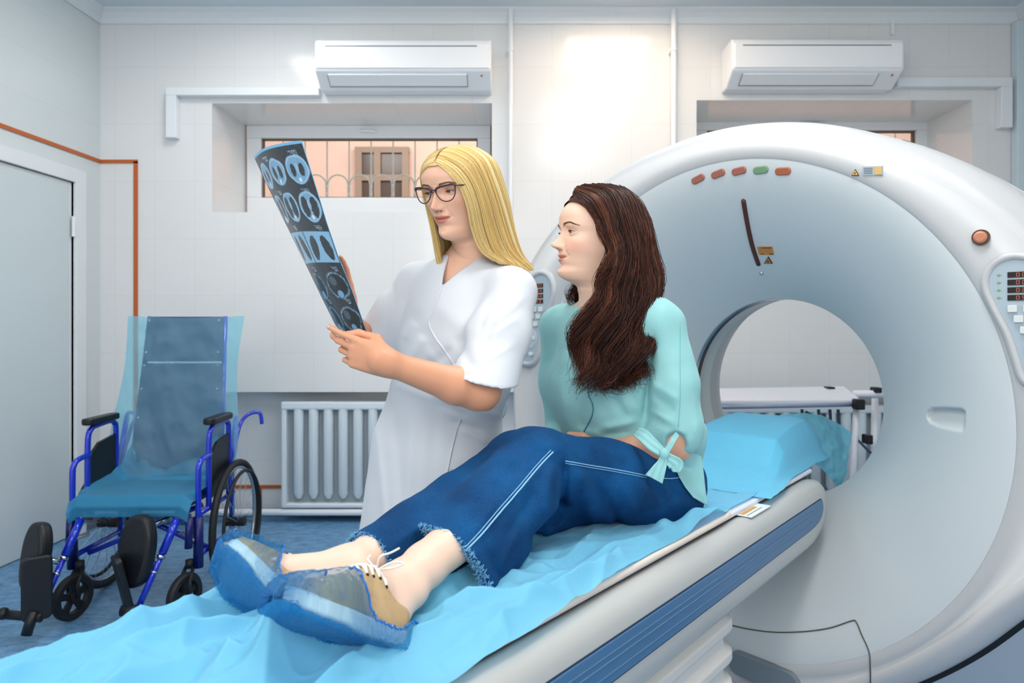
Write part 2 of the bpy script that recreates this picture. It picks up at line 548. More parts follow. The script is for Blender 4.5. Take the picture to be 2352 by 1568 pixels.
for (xa, xb, z1) in ((XW(487), P(571, 0, WY + TH).x - .012, zt0), (XW(1130), P(1127, 0, WY + TH).x + .012, zt0)):
    mb.add([(xa, WY + .001, zb), (xb, WY + TH, zb), (xa, WY + TH, zb), (xa, WY + .001, z1), (xb, WY + TH, z1), (xa, WY + TH, z1)], [(0, 2, 1), (3, 4, 5), (0, 1, 4, 3), (1, 2, 5, 4), (2, 0, 3, 5)])
mb.build('wall_back', M_tile_back)['kind'] = 'structure'
# left wall with door opening
DY0, DY1, DZ = 3.16, 4.06, 2.105
def lw(y0, y1, z0, z1, mb, t=.15, off=0.0):
    V = [(XL(y0) + off, y0, z0), (XL(y1) + off, y1, z0), (XL(y1) - t, y1, z0), (XL(y0) - t, y0, z0)]
    V = V + [(a, b, z1) for a, b, _ in V]
    mb.add(V, [(3, 2, 1, 0), (4, 5, 6, 7), (0, 1, 5, 4), (1, 2, 6, 5), (2, 3, 7, 6), (3, 0, 4, 7)]); return mb
mb = MB(); lw(YB, DY0, 0, ZC, mb); lw(DY1, WY, 0, ZC, mb); lw(DY0, DY1, DZ, ZC, mb)
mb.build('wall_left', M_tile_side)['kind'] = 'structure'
V = [(XRr(YB), YB), (XRr(WY), WY), (XRr(WY) + .15, WY), (XRr(YB) + .15, YB)]
mb = MB(); mb.add([(a, b, 0) for a, b in V] + [(a, b, ZC) for a, b in V], [(0, 1, 2, 3), (7, 6, 5, 4), (0, 4, 5, 1), (1, 5, 6, 2), (2, 6, 7, 3), (3, 7, 4, 0)])
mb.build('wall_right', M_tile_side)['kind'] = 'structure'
# cornice
def cornice(name, p0, p1, inward):
    d = (Vector(p1) - Vector(p0)); L = d.length; x = Vector(inward).normalized(); fr = frame(p0, x, (0, 0, 1))
    prof = [(0, 0), (0, -.075), (.008, -.08), (.012, -.065), (.022, -.045), (.042, -.022), (.062, -.012), (.07, -.008), (.07, 0)]
    mb = MB(); zz = fr.to_3x3() @ Vector((0, 0, 1)); sgn = 1 if zz.dot(d) > 0 else -1
    mb.prism(prof, fr, 0, sgn * L); o = mb.build(name, M_paint); o['kind'] = 'structure'; return o
cornice('trim_1', (-2.62, WY, ZC), (XR, WY, ZC), (0, -1, 0))
cornice('trim_2', (XL(0), 0, ZC), (XL(WY), WY, ZC), (1, -RX, 0))
cornice('trim_3', (XRr(0), 0, ZC), (XRr(WY), WY, ZC), (-1, RX, 0))
# skirting; at the niche foot its dark blue is shade put into colour
mb = MB(); mb.box((NX0, WY + .185, 0), (NX1, WY + .2, .05)); mb.box((-2.6, WY - .012, 0), (NX0, WY, .07))
mb.build('baseboard_back_shade', mat('dark_blue_skirting_shade', (44, 76, 118), .4))['kind'] = 'structure'
mb = MB(); lw(YB, DY0 - .06, 0, .012, mb, t=.01, off=.02); lw(DY1 + .06, WY, 0, .07, mb, t=.01, off=.012); mb.build('baseboard_left', mat('grey_skirting', (96, 108, 116), .4))['kind'] = 'structure'

# door
mb = MB(); t = .05
lw(DY0 - .08, DY0, 0, DZ + .08, mb, t=.02, off=.018); lw(DY1, DY1 + .09, 0, DZ + .08, mb, t=.02, off=.018); lw(DY0, DY1, DZ, DZ + .08, mb, t=.02, off=.018)
lw(DY1 - .03, DY1, 0, DZ, mb, t=.12, off=-.01); lw(DY0, DY1 - .03, DZ - .03, DZ, mb, t=.12, off=-.01)
mb.build('door_1_frame', M_paint, bevel=.004)['kind'] = 'structure'
mb = MB(); lw(DY0 + .002, DY1 - .0305, .008, DZ - .0305, mb, t=.05, off=-.004)
door = mb.build('door_1', M_door, bevel=.003); door['kind'] = 'structure'
mb = MB()
hx = XL(3.5)
mb.lathe([(.0, 0), (.026, 0), (.026, .008), (.012, .012), (.012, .045), (0, .045)], frame((hx - .004, 3.30, 1.0), (0, 0, 1), (0, 1, 0)), 20)
fy = 3.30
mb.tube(smooth_path([(hx + .0, fy, 1.0), (hx + .045, fy, 1.0), (hx + .05, fy + .05, 1.005), (hx + .045, fy + .14, .998)], 6), .0085, 10)
mb.build('door_handle', mat('brushed_steel', (150, 155, 160), .3, 1.0), door, auto=40)
mb = MB(); y = DY1 - .035
mb.tube([(XL(y) + .012, y + .02, 1.78), (XL(y) + .012, y + .02, 1.90)], .011, 12)
mb.tube([(XL(y) + .012, y + .02, .28), (XL(y) + .012, y + .02, .40)], .011, 12)
mb.build('door_hinge', M_pvc, door, auto=40)

# windows
M_glass = mat('window_glass', (255, 255, 255), .02, trans=1.0, ior=1.05)
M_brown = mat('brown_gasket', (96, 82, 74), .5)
def window(n, x0, x1, y0, y1, g):
    Yf = WY + TH
    a = P(x0, y0, Yf); b = P(x1, y1, Yf)
    ga = P(g[0], g[1], Yf); gb = P(g[2], g[3], Yf)
    mb = MB()
    mb.box((a.x, Yf - .03, ga.z), (b.x, Yf + .05, a.z)); mb.box((a.x, Yf - .03, b.z - .05), (b.x, Yf + .05, gb.z))
    mb.box((a.x, Yf - .03, gb.z), (ga.x, Yf + .05, ga.z)); mb.box((gb.x, Yf - .03, gb.z), (b.x, Yf + .05, ga.z))
    w = mb.build('window_%d' % n, M_pvc, bevel=.006); w['kind'] = 'structure'
    mb = MB(); t = .008
    mb.box((ga.x, Yf - .005, ga.z - t), (gb.x, Yf + .03, ga.z)); mb.box((ga.x, Yf - .005, gb.z), (gb.x, Yf + .03, gb.z + t))
    mb.box((ga.x, Yf - .005, gb.z), (ga.x + t, Yf + .03, ga.z)); mb.box((gb.x - t, Yf - .005, gb.z), (gb.x, Yf + .03, ga.z))
    mb.build('window_gasket', M_brown, w)
    mb = MB(); mb.box((ga.x, Yf + .012, gb.z), (gb.x, Yf + .018, ga.z)); mb.build('window_pane', M_glass, w)
    mb = MB(); cx = (ga.x + gb.x) / 2; zz = (ga.z + a.z) / 2
    mb.tube(smooth_path([(cx - .06, Yf - .045, zz), (cx - .02, Yf - .05, zz), (cx + .05, Yf - .048, zz - .004)], 5), .011, 10)
    mb.box((cx + .035, Yf - .04, zz - .016), (cx + .06, Yf - .03, zz + .016))
    mb.build('window_handle', M_pvc, w, auto=40)
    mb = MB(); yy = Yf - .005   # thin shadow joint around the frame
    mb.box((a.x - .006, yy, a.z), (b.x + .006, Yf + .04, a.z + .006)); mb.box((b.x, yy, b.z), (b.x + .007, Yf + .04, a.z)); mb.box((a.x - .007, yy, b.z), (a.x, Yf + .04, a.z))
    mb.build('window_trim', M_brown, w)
window(1, 571, 1127, 290, 514, (603, 319, 1097, 455))
window(2, 1558, 2131, 274, 514, (1622, 301, 2100, 440))
# yard outside
M_stucco = mat('pink_stucco', (222, 188, 172), .9, bump=.3, bscale=40, vary=.05, vscale=3)
mb = MB(); mb.box((-4, 7.4, -.5), (5, 7.6, 5.0)); yard = mb.build('wall_outside', M_stucco); yard['kind'] = 'structure'
MB().box((-3.5, 4.9, 1.2), (4.5, 7.4, 1.3)).build('ground_outside', mat('yard_paving', (150, 145, 140), .9))['kind'] = 'structure'
a = P(822, 342, 7.3); b = P(930, 560, 7.3)
ow = thing('neighbour_window', 'dark window in the pink house wall seen through the barred window', 'window', (0, 7.3, 2.5))
MB().box((a.x, 7.36, b.z), (b.x, 7.42, a.z)).build('pane', mat('dark_pane', (92, 78, 72), .15), ow)
mb = MB()
for x in (a.x, (a.x + b.x) / 2 - .05, b.x): mb.box((x - .035, 7.32, b.z), (x + .035, 7.38, a.z))
for z in (a.z, a.z - .30): mb.box((a.x - .04, 7.325, z - .031), (b.x + .04, 7.375, z + .031))
mb.build('frame', mat('cream_frame', (150, 128, 112), .6), ow)
def grille(name, x0, x1, ya, yb, label, grp):
    Yg = WY + TH + .16
    g = thing(name, label, 'window bars', (XW((x0 + x1) / 2), Yg, 2.0), grp)
    A = P(x0, ya, Yg); B = P(x1, yb, Yg); n = 10
    mb = MB(); mr = MB()
    for i in range(n + 1):
        x = A.x + (B.x - A.x) * i / n
        mb.tube([(x, Yg, B.z - .1), (x, Yg, A.z + .1)], .006, 8)
    for i in range(n):
        xa = A.x + (B.x - A.x) * i / n; xb = A.x + (B.x - A.x) * (i + 1) / n
        c = (xa + xb) / 2; r = (xb - xa) / 2 - .006; zt = P(0, 402, Yg).z - r
        pts = [(c - r, Yg - .008, B.z - .05)] + [(c - r * math.cos(math.pi * k / 12), Yg - .008, zt + r * math.sin(math.pi * k / 12)) for k in range(13)] + [(c + r, Yg - .008, B.z - .05)]
        mb.tube(pts, .006, 8)
        for zz in (P(0, 428, Yg).z, P(0, 446, Yg).z): mr.ball((xa, Yg - .01, zz), .012, 10, 6)
    for zz in (A.z + .09, B.z - .08): mr.box((A.x - .02, Yg - .01, zz - .008), (B.x + .02, Yg + .01, zz + .008))
    for x in (A.x + .03, B.x - .03):
        for zz in (A.z + .09, B.z - .08): mr.box((x - .01, WY + TH + .045, zz - .01), (x + .01, Yg, zz + .01))
    wm = mat('white_bar_paint', (214, 214, 206), .5)
    mb.build('bar', wm, g, auto=60); mr.build('rail', wm, g, auto=60)
grille('window_grille', 600, 1105, 300, 470, 'white window bars with arches outside the left window', None)
grille('window_grille', 1615, 2105, 300, 470, 'white window bars outside the right window, above the scanner', None)

# ceiling lamps (recessed square panels; the nearest row shows in the glazed tiles)
def emis(name, c, s):
    m = bpy.data.materials.new(name); m.use_nodes = True; N = m.node_tree.nodes
    N.remove(N['Principled BSDF']); e = N.new('ShaderNodeEmission'); e.inputs[0].default_value = (*c, 1); e.inputs[1].default_value = s
    m.node_tree.links.new(e.outputs[0], N['Material Output'].inputs[0]); return m
M_lamp_w = emis('warm_diffuser', (1.0, .76, .55), 8.5)
M_lamp = emis('cool_diffuser', (1.0, .985, .96), 17.5)
M_lamp_s = emis('soft_diffuser', (1.0, .985, .96), 10.0)
for x, y, m, lb in ((.66, 3.70, M_lamp_w, 'square ceiling lamp with warm light between the two air conditioners, nearest the back wall'),
                    (.66, 2.36, M_lamp, 'square ceiling lamp above the scanner table, second from the back wall'),
                    (.66, 1.0, M_lamp, 'square ceiling lamp third from the back wall over the foot of the table'),
                    (-1.35, 3.35, M_lamp_s, 'square ceiling lamp above the wheelchair'),
                    (-1.35, 1.6, M_lamp_s, 'square ceiling lamp on the door side, farther from the back wall')):
    t = thing('ceiling_lamp', lb, 'lamp', (x, y, ZC), 'square ceiling lamps')
    MB().box((x - .28, y - .28, ZC - .022), (x + .28, y + .28, ZC - .016)).build('diffuser', m, t)
    mb = MB()
    for s in (-1, 1):
        mb.box((x - .31, y + s * .295 - .015, ZC - .03), (x + .31, y + s * .295 + .015, ZC)); mb.box((x + s * .295 - .015, y - .28, ZC - .03), (x + s * .295 + .015, y + .28, ZC))
    mb.build('lamp_frame', M_pvc, t)

# pipes on the back wall
def pipe(x, y0, y1, r, lb, m=None, nm='riser_pipe', cat='pipe'):
    a = W(x, y0, .05); b = W(x, y1, .05); mb = MB(); mb.tube([a, b], r, 16)
    for k in (.12, .88):
        c = a.lerp(b, k); mb.box((c.x - r * 1.2, c.y, c.z - .012), (c.x + r * 1.2, WY, c.z + .012)); mb.lathe([(r, -.01), (r * 1.22, -.01), (r * 1.22, .01), (r, .01)], frame(c, (1, 0, 0), (0, 1, 0)), 16)
    o = mb.build(nm, m or M_pvc, auto=40); tag(o, lb, cat); return o
pipe(1173, 18, 880, .016, 'white vertical pipe on the wall right of the left air conditioner')
pipe(1543, 18, 880, .018, 'white vertical pipe on the wall left of the right air conditioner')
mb = MB(); mb.box((XW(2043), WY - .02, ZW(82)), (XW(2051), WY, ZW(30))); tag(mb.build('cable_duct', M_pvc), 'short white cable duct running up from the right air conditioner', 'cable duct')
mb = MB(); mb.box((XR - .05, WY - .06, 0), (XR - .005, WY - .005, ZC - .08)); tag(mb.build('corner_duct', mat('grey_blue_duct', (206, 222, 230), .5), bevel=.004), 'pale grey duct standing in the right corner of the room', 'duct')

# L-shaped cable trunking
def trunk(pts, lb):
    mb = MB()
    for (x0, y0, x1, y1, d) in pts: mb.box((XW(x0), WY - d, ZW(y1)), (XW(x1), WY, ZW(y0)))
    tag(mb.build('cable_trunking', M_pvc, bevel=.004), lb, 'cable trunking')
trunk([(390, 207, 738, 225, .055), (390, 225, 414, 321, .055)], 'white boxed trunking dropping from the left air conditioner, left of the window')
trunk([(2050, 184, 2312, 205, .055), (2286, 205, 2312, 298, .055)], 'white boxed trunking right of the right air conditioner')

# air conditioners
def air_con(x0, x1, y0, ym, y1, lb, side, nm='air_conditioner'):
    D = .22
    A = P(x0, y0, WY - D); B = P(x1, ym, WY - D); Cc = P(x1, y1, WY - D * .55)
    t = thing(nm, lb, 'air conditioner', ((A.x + B.x) / 2, WY, B.z), 'wall-mounted air conditioners')
    fr = frame((A.x, 0, 0), (0, 1, 0), (0, 0, 1))
    yf = WY - D
    zt, zm, zb2 = A.z, B.z, P(0, y1, WY - D * .5).z
    prof = [(WY - .001, zt), (yf + .03, zt), (yf + .008, zt - .012), (yf, zt - .04), (yf, zm), (yf + .012, zm - .012), (WY - D * .42, zb2), (WY - .001, zb2)]
    prof = list(reversed(prof))
    MB().prism(prof, fr, 0, B.x - A.x).build('housing', mat('ac_plastic', (236, 239, 242), .28), t, bevel=.012)
    mb = MB(); mb.box((A.x + .015, yf - .006, zm + .004), (B.x - .015, yf, zt - .035)); mb.build('front_panel', mat('ac_front', (244, 245, 247), .16), t, bevel=.004)
    mb = MB(); w = B.x - A.x
    mb.box((A.x + w * .06, yf - .008, zt - .055), (A.x + w * (.92), yf - .0055, zt - .047)); mb.build('intake_slot', mat('grey_slot', (150, 152, 156), .6), t)
    # outlet louvre on the slanted underside
    p0 = Vector((0, yf + .012, zm - .012)); p1 = Vector((0, WY - D * .42, zb2)); dd = (p1 - p0); nn = Vector((0, -dd.z, dd.y)).normalized()
    if nn.y > 0: nn = -nn
    mb = MB()
    q = [p0 + dd * .12 + nn * .004, p0 + dd * .72 + nn * .004]
    xa, xb = A.x + w * .07, A.x + w * .86
    fr2 = frame((xa, q[0].y, q[0].z), (1, 0, 0), dd); mb.box((0, 0, -.004), (xb - xa, dd.length * .6, .004), fr2)
    mb.build('louvre', mat('ac_plastic', (236, 239, 242), .28), t, bevel=.002)
    mb = MB(); mb.box((-.004, dd.length * .6, -.003), (xb - xa + .004, dd.length * .6 + .007, .003), fr2); mb.box((xb - xa, 0, -.003), (xb - xa + .004, dd.length * .6, .003), fr2)
    mb.box((-.004, 0, -.003), (0, dd.length * .6, .003), fr2)
    mb.build('outlet_slot', mat('grey_slot', (150, 152, 156), .6), t)
    mb = MB(); c = Vector((A.x + w * .945, p0.y + dd.y * .2, p0.z + dd.z * .2)) + nn * .002; mb.ball(c, .007, 10, 6)
    mb.build('indicator_light', mat('red_led', (190, 90, 70), .3), t, smooth=True)
air_con(722, 1128, 87, 158, 206, 'white air conditioner on the wall above the barred window', 0)
air_con(1682, 2078, 85, 157, 203, 'white air conditioner on the wall above the scanner', 0)

# copper-coloured earthing strip
M_cop = mat('orange_strip', (190, 98, 48), .45, bump=.1, bscale=90)
mb = MB(); s = .011
zc = ZW(371)
mb.box((XL(WY), WY - .008, zc - s), (XW(317), WY, zc + s)); mb.box((XW(308), WY - .008, .0), (XW(317), WY, zc))
tag(mb.build('earthing_strip', M_cop), 'flat orange metal strip turning down the back wall behind the wheelchair', 'metal strip')
mb = MB(); lw(1.0, WY - .01, zc - s, zc + s, mb, t=-.001, off=.009)
tag(mb.build('earthing_strip', M_cop), 'flat orange metal strip running along the left wall above the door', 'metal strip')
mb = MB(); yn = WY + .2
def PN(px, py): return P(px, py, yn)
zz = PN(0, 1117).z
mb.box((NX0, yn - .008, zz - .011), (XW(1020), yn, zz + .011)); x = PN(600, 0).x; mb.box((x - .004, yn - .006, .05), (x + .004, yn, zz))
tag(mb.build('earthing_strip', M_cop), 'orange metal strip low in the niche behind the radiator', 'metal strip')
mb = MB(); za = .065
mb.tube([(NX0 + .02, WY + .05, za), (XW(1100), WY + .05, za)], .022, 16)
tag(mb.build('heating_pipe', M_pvc, auto=40), 'thick white heating pipe running along the floor under the radiator', 'pipe')

def radiator(x0, x1, ytop, ybot, Yr, n, lb):
    a = P(x0, ytop, Yr); b = P(x1, ybot, Yr); w = b.x - a.x; h = a.z - b.z
    t = thing('radiator', lb, 'radiator', ((a.x + b.x) / 2, Yr, b.z), None)
    M = mat('radiator_enamel', (222, 232, 238), .3)
    mb = MB(); mb.box((a.x - .006, Yr - .0, a.z - .055), (b.x + .006, Yr + .085, a.z)); mb.build('top_header', M, t, bevel=.015)
    mb = MB(); mb.box((a.x, Yr + .01, b.z), (b.x, Yr + .08, b.z + .03)); mb.build('bottom_header', M, t, bevel=.01)
    mb = MB(); mb.box((a.x - .004, Yr + .006, b.z + .002), (a.x + .03, Yr + .079, a.z - .02)); mb.build('side_panel', M, t, bevel=.01)
    mb = MB(); mb.box((b.x - .03, Yr + .006, b.z + .002), (b.x + .004, Yr + .079, a.z - .02)); mb.build('side_panel', M, t, bevel=.01)
    mb = MB()
    for i in range(n):
        x = a.x + .055 + (w - .11) * (i + .5) / n; r = (w - .11) / n * .33
        mb.tube([(x, Yr + .035, b.z + .06), (x, Yr + .03, b.z + .09), (x, Yr + .03, a.z - .05)], [r * .5, r, r], 14)
    mb.build('fin', M, t, auto=50)
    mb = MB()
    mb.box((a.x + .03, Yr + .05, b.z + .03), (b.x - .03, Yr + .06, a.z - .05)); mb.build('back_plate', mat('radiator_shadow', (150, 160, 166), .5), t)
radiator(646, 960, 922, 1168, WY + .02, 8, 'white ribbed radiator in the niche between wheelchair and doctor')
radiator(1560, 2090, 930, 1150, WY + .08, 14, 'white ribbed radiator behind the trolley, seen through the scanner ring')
# ---------------- CT scanner gantry ----------------
PHI = .828
GC = Vector((.665, 2.185, 1.0)); GA = Vector((math.sin(PHI), math.cos(PHI), 0)); GU = Vector((math.cos(PHI), -math.sin(PHI), 0))
gfr = Matrix(((GU.x, 0, GA.x, GC.x), (GU.y, 0, GA.y, GC.y), (0, 1, 0, GC.z), (0, 0, 0, 1)))   # local (a, b, d)
def G(a, b, d): return GC + GU * a + GA * d + Vector((0, 0, b))
R_D, R_B, D_B = .778, .358, .385
ang_k = [-180, -160, -148, -138, -128, -118, -110, -90, -70, -55, -45, -30, -20, 0, 15, 30, 45, 60, 75, 90, 105, 120, 132, 142, 152, 162, 172, 180]
rad_k = [1.03, 1.07, 1.10, 1.08, 1.01, .955, .935, .935, .92, .895, .89, .90, .95, .99, 1.00, .985, .945, .91, .905, .91, .925, .965, 1.005, 1.04, 1.075, 1.075, 1.04, 1.03]
_a = np.radians(np.array(ang_k, float))
def rout(t):
    t = (t + np.pi) % (2 * np.pi) - np.pi
    tt = np.linspace(-np.pi, np.pi, 721)
    r = np.interp(tt, _a, rad_k); ker = np.hanning(41); ker /= ker.sum()
    r = np.convolve(np.concatenate([r[-61:-1], r, r[1:61]]), ker, 'same')[60:-60]
    return np.interp(t, tt, r)
def dish_d(r): return D_B * np.clip((R_D - r) / (R_D - R_B), 0, 1) ** 1.7
def gsurf(prof, n=240, t0=-np.pi, t1=np.pi, closed=True):
    # prof: list of functions/tuples (kind, value, d): 'r' absolute radius, 'o' offset from outer outline
    t = np.linspace(t0, t1, n + 1)[:-1] if closed else np.linspace(t0, t1, n + 1)
    ro = rout(t); rings = []
    for kind, v, d in prof:
        r = np.full_like(t, v) if kind == 'r' else ro + v
        dd = d(t, r) if callable(d) else np.full_like(t, d)
        rings.append(np.stack([r * np.cos(t), r * np.sin(t), dd], -1))
    A = np.stack(rings, 1)   # (n, m, 3)
    loc = A.reshape(-1, 3)
    M = np.array(gfr)
    V = loc @ M[:3, :3].T + M[:3, 3]
    return V, grid_faces(len(t), len(prof), closed_u=closed)[:, ::-1]
M_shell = mat('scanner_white_plastic', (188, 190, 192), .34, bump=.04, bscale=500)
M_dish = mat('scanner_grey_plastic', (202, 209, 212), .36, bump=.04, bscale=500)
M_base = mat('scanner_blue_grey', (150, 166, 182), .4)
M_black = mat('black_rubber', (14, 15, 18), .5)
M_bore = mat('bore_liner', (205, 211, 212), .3)
M_band = mat('dark_scan_window', (62, 54, 48), .25)
gan = thing('ct_scanner_gantry', 'large white ring-shaped CT scanner with pale blue-grey dished front and dark bore', 'CT scanner', (GC.x + GA.x * .4, GC.y + GA.y * .4, 0))
# front shell ring
prof = [('r', R_D, .0005), ('r', R_D + .006, -.004), ('r', R_D + .03, -.006)]
for k in np.linspace(.15, 1, 8):
    prof.append(('o', -.10 * (1 - k) - .075, -.006 + .012 * k ** 2)) if k > .9 else None
prof += [('o', -.075, .006), ('o', -.045, .018), ('o', -.022, .038), ('o', -.008, .066), ('o', .0, .10), ('o', .002, .16), ('o', .0, .24)]
V, Fq = gsurf(prof); link_mesh('front_shell', V, Fq, M_shell, gan)
# gap and rear housing
V, Fq = gsurf([('o', -.002, .235), ('o', -.03, .24), ('o', -.03, .262), ('o', .0, .266)]); link_mesh('seam_gap', V, Fq, M_black, gan)
V, Fq = gsurf([('o', -.004, .262), ('o', .004, .27), ('o', .004, .60), ('o', -.02, .72), ('o', -.08, .80), ('o', -.16, .83), ('r', .62, .83), ('r', .52, .80), ('r', .44, .74), ('r', .39, .66), ('r', .362, .58), ('r', .355, D_B + .135)])
link_mesh('rear_housing', V, Fq, M_shell, gan)
# dish and bore
def gray0(px, py):
    ray = Vector(((px - 1176) / F_PX, 1, -(py - HY) / F_PX)); o = Vector((0, 0, CAMZ)); d = 0.0
    for _ in range(25):
        t = ((GC + GA * d - o).dot(GA)) / ray.dot(GA); p = o + ray * t - GC
        d = .5 * d + .5 * float(dish_d(math.hypot(p.dot(GU), p.z)))
    return p.dot(GU), p.z
rr = np.concatenate([np.linspace(R_D, R_B + .05, 110), np.linspace(R_B + .047, R_B, 14)])
tt = np.linspace(-np.pi, np.pi, 1081)[:-1]
Tg, Rg = np.meshgrid(tt, rr, indexing='ij')
Ag, Bg = Rg * np.cos(Tg), Rg * np.sin(Tg); Dg = dish_d(Rg)
# moulded grip pocket, deep under its upper edge and running out flat at the lower one
gc0 = gray0(2128, 955); gtl = gray0(2140, 937); gtr = gray0(2212, 941); gbr = gray0(2214, 990); gbl = gray0(2140, 972)
poly = [(gray0(*q)) for q in ((2131, 945), (2140, 936), (2170, 935), (2208, 938), (2217, 946), (2216, 985), (2211, 992), (2190, 989), (2155, 981), (2134, 970), (2129, 957))]
def inpoly(a, b, P_):
    dmin = np.full(a.shape, 9.0); ins = np.zeros(a.shape, bool); n = len(P_)
    for i in range(n):
        x1, y1 = P_[i]; x2, y2 = P_[(i + 1) % n]
        t = np.clip(((a - x1) * (x2 - x1) + (b - y1) * (y2 - y1)) / ((x2 - x1) ** 2 + (y2 - y1) ** 2), 0, 1)
        dmin = np.minimum(dmin, np.hypot(a - x1 - t * (x2 - x1), b - y1 - t * (y2 - y1)))
        c = ((y1 > b) != (y2 > b)) & (a < (x2 - x1) * (b - y1) / (y2 - y1 + 1e-12) + x1); ins ^= c
    return np.where(ins, dmin, -dmin)
sd = inpoly(Ag, Bg, poly)
top = max(q[1] for q in poly); bot = min(q[1] for q in poly)
kk = np.clip((Bg - bot) / (top - bot), 0, 1)
Dg = Dg + np.clip(sd / .005, 0, 1) * (.004 + .026 * kk ** .8)
M_ = np.array(gfr)
V = np.stack([Ag, Bg, Dg], -1).reshape(-1, 3) @ M_[:3, :3].T + M_[:3, 3]
link_mesh('front_dish', V, grid_faces(len(tt), len(rr), closed_u=True)[:, ::-1], M_dish, gan)
V, Fq = gsurf([('r', R_B, D_B), ('r', R_B - .004, D_B + .004), ('r', R_B - .006, D_B + .012)], 288); link_mesh('dish_lip', V, Fq, M_dish, gan)
# blue-grey base cover beside the ring with a black rubber joint
V, Fq = gsurf([('o', -.012, .10), ('o', .004, .105), ('o', .012, .11), ('o', .02, .12)], 90, math.radians(-118), math.radians(-8), False); link_mesh('rubber_joint', V, Fq, M_black, gan)
V, Fq = gsurf([('o', .010, .112), ('o', .06, .115), ('o', .2, .13), ('o', .34, .20)], 90, math.radians(-118), math.radians(-12), False); link_mesh('base_cover', V, Fq, M_base, gan)
V, Fq = gsurf([('r', R_B - .006, D_B + .012), ('r', R_B - .008, D_B + .03)], 180); link_mesh('bore_rim', V, Fq, mat('chrome_rim', (190, 196, 200), .15, .8), gan)
V, Fq = gsurf([('r', R_B - .008, D_B + .03), ('r', R_B - .008, D_B + .055)], 180); link_mesh('scan_window', V, Fq, M_band, gan)
V, Fq = gsurf([('r', R_B - .008, D_B + .055), ('r', R_B - .004, D_B + .06), ('r', R_B - .003, D_B + .14)], 180); link_mesh('bore_liner', V, Fq, M_bore, gan)
# foot
mb = MB()
out = [(-.93, -1.0), (.93, -1.0), (.90, -.80), (.72, -.62), (.55, -.50), (-.55, -.50), (-.72, -.62), (-.9, -.78)]
mb.prism(list(reversed(out)), gfr, .285, .78); mb.build('foot', M_base, gan, bevel=.02)
mb = MB(); mb.prism(list(reversed([(-.80, -1.0), (.80, -1.0), (.80, -.93), (-.80, -.93)])), gfr, .05, .30); mb.build('floor_plate', M_base, gan, bevel=.01)

def gpatch(name, m, t0, t1, r0, r1, off, nseg=40, nr=14, mats=None, edge=True):
    # raised patch following the front surface between angles (deg) and radii
    t = np.radians(np.linspace(t0, t1, nseg)); u = np.linspace(0, 1, nr)
    T, U = np.meshgrid(t, u, indexing='ij')
    Ro = rout(T); R0 = np.interp(np.degrees(T), [t0, t1], r0 if hasattr(r0, '__len__') else [r0, r0])
    R1 = Ro + r1 if r1 < 0 else np.full_like(T, r1)
    R = R0 + (R1 - R0) * U
    D = np.where(R < R_D, dish_d(R), 0)
    k = np.clip((R - (Ro - .075)) / .075, 0, 1); D = np.where(R > Ro - .075, .006 + .10 * k ** 2.5, D)
    e = np.minimum(np.minimum(np.arange(nseg)[:, None], nseg - 1 - np.arange(nseg)[:, None]), 3) / 3.0
    D = D - off * np.minimum(1, e + 0)
    loc = np.stack([R * np.cos(T), R * np.sin(T), D], -1).reshape(-1, 3)
    M = np.array(gfr); V = loc @ M[:3, :3].T + M[:3, 3]
    return link_mesh(name, V, grid_faces(nseg, nr)[:, ::-1], m, gan)
def surf_d(a, b):
    r = math.hypot(a, b); t = math.atan2(b, a); ro = float(rout(np.array([t]))[0])
    if r < R_D: return float(dish_d(np.array(r)))
    if r < ro - .075: return -.006
    k = (r - ro + .075) / .075; return .006 + .10 * k ** 2.5
def gnorm(a, b):
    e = .004
    da = (surf_d(a + e, b) - surf_d(a - e, b)) / (2 * e); db = (surf_d(a, b + e) - surf_d(a, b - e)) / (2 * e)
    n = (GU * da + Vector((0, 0, 1)) * db - GA).normalized(); return n
def gpix(px, py):
    # pixel -> (a, b) on the front surface
    ray = Vector(((px - 1176) / F_PX, 1, -(py - HY) / F_PX)); o = Vector((0, 0, CAMZ)); d = 0.0
    for _ in range(25):
        t = ((GC + GA * d - o).dot(GA)) / ray.dot(GA); p = o + ray * t - GC
        a, b = p.dot(GU), p.z; d = .5 * d + .5 * surf_d(a, b)
    return a, b
def gfr_at(a, b, rot=0.0, lift=0.0):
    n = gnorm(a, b); p = G(a, b, surf_d(a, b)) + n * lift
    x = (GU * math.cos(rot) + Vector((0, 0, 1)) * math.sin(rot)); x = (x - n * x.dot(n)).normalized(); y = n.cross(x)
    return Matrix(((x.x, y.x, n.x, p.x), (x.y, y.y, n.y, p.y), (x.z, y.z, n.z, p.z), (0, 0, 0, 1)))
# lower cover with seams
def spx(x, y, lift=.0012):
    a, b = gpix(x, y); return G(a, b, surf_d(a, b)) + gnorm(a, b) * lift
path = [spx(x, y) for x, y in ((1560, 1395), (1620, 1418), (1690, 1438), (1750, 1449), (1800, 1452), (1860, 1449), (1910, 1441), (1955, 1426), (1967, 1428), (1980, 1458), (1996, 1495), (1999, 1530), (1999, 1580))]
mb = MB(); mb.tube(smooth_path(path, 5), .0019, 6); mb.build('cover_seam', mat('seam_dark', (84, 90, 84), .6), gan)
# grey recessed step in the lower cover
a0, b0 = gpix(1755, 1535)
mb = MB(); f = gfr_at(a0, b0 - .01, 0, .010); mb.prism(rrect(.22, .07, .03, 6), f, -.02, .006); mb.build('foot_switch_plate', mat('mid_grey', (122, 134, 142), .5), gan, bevel=.003)
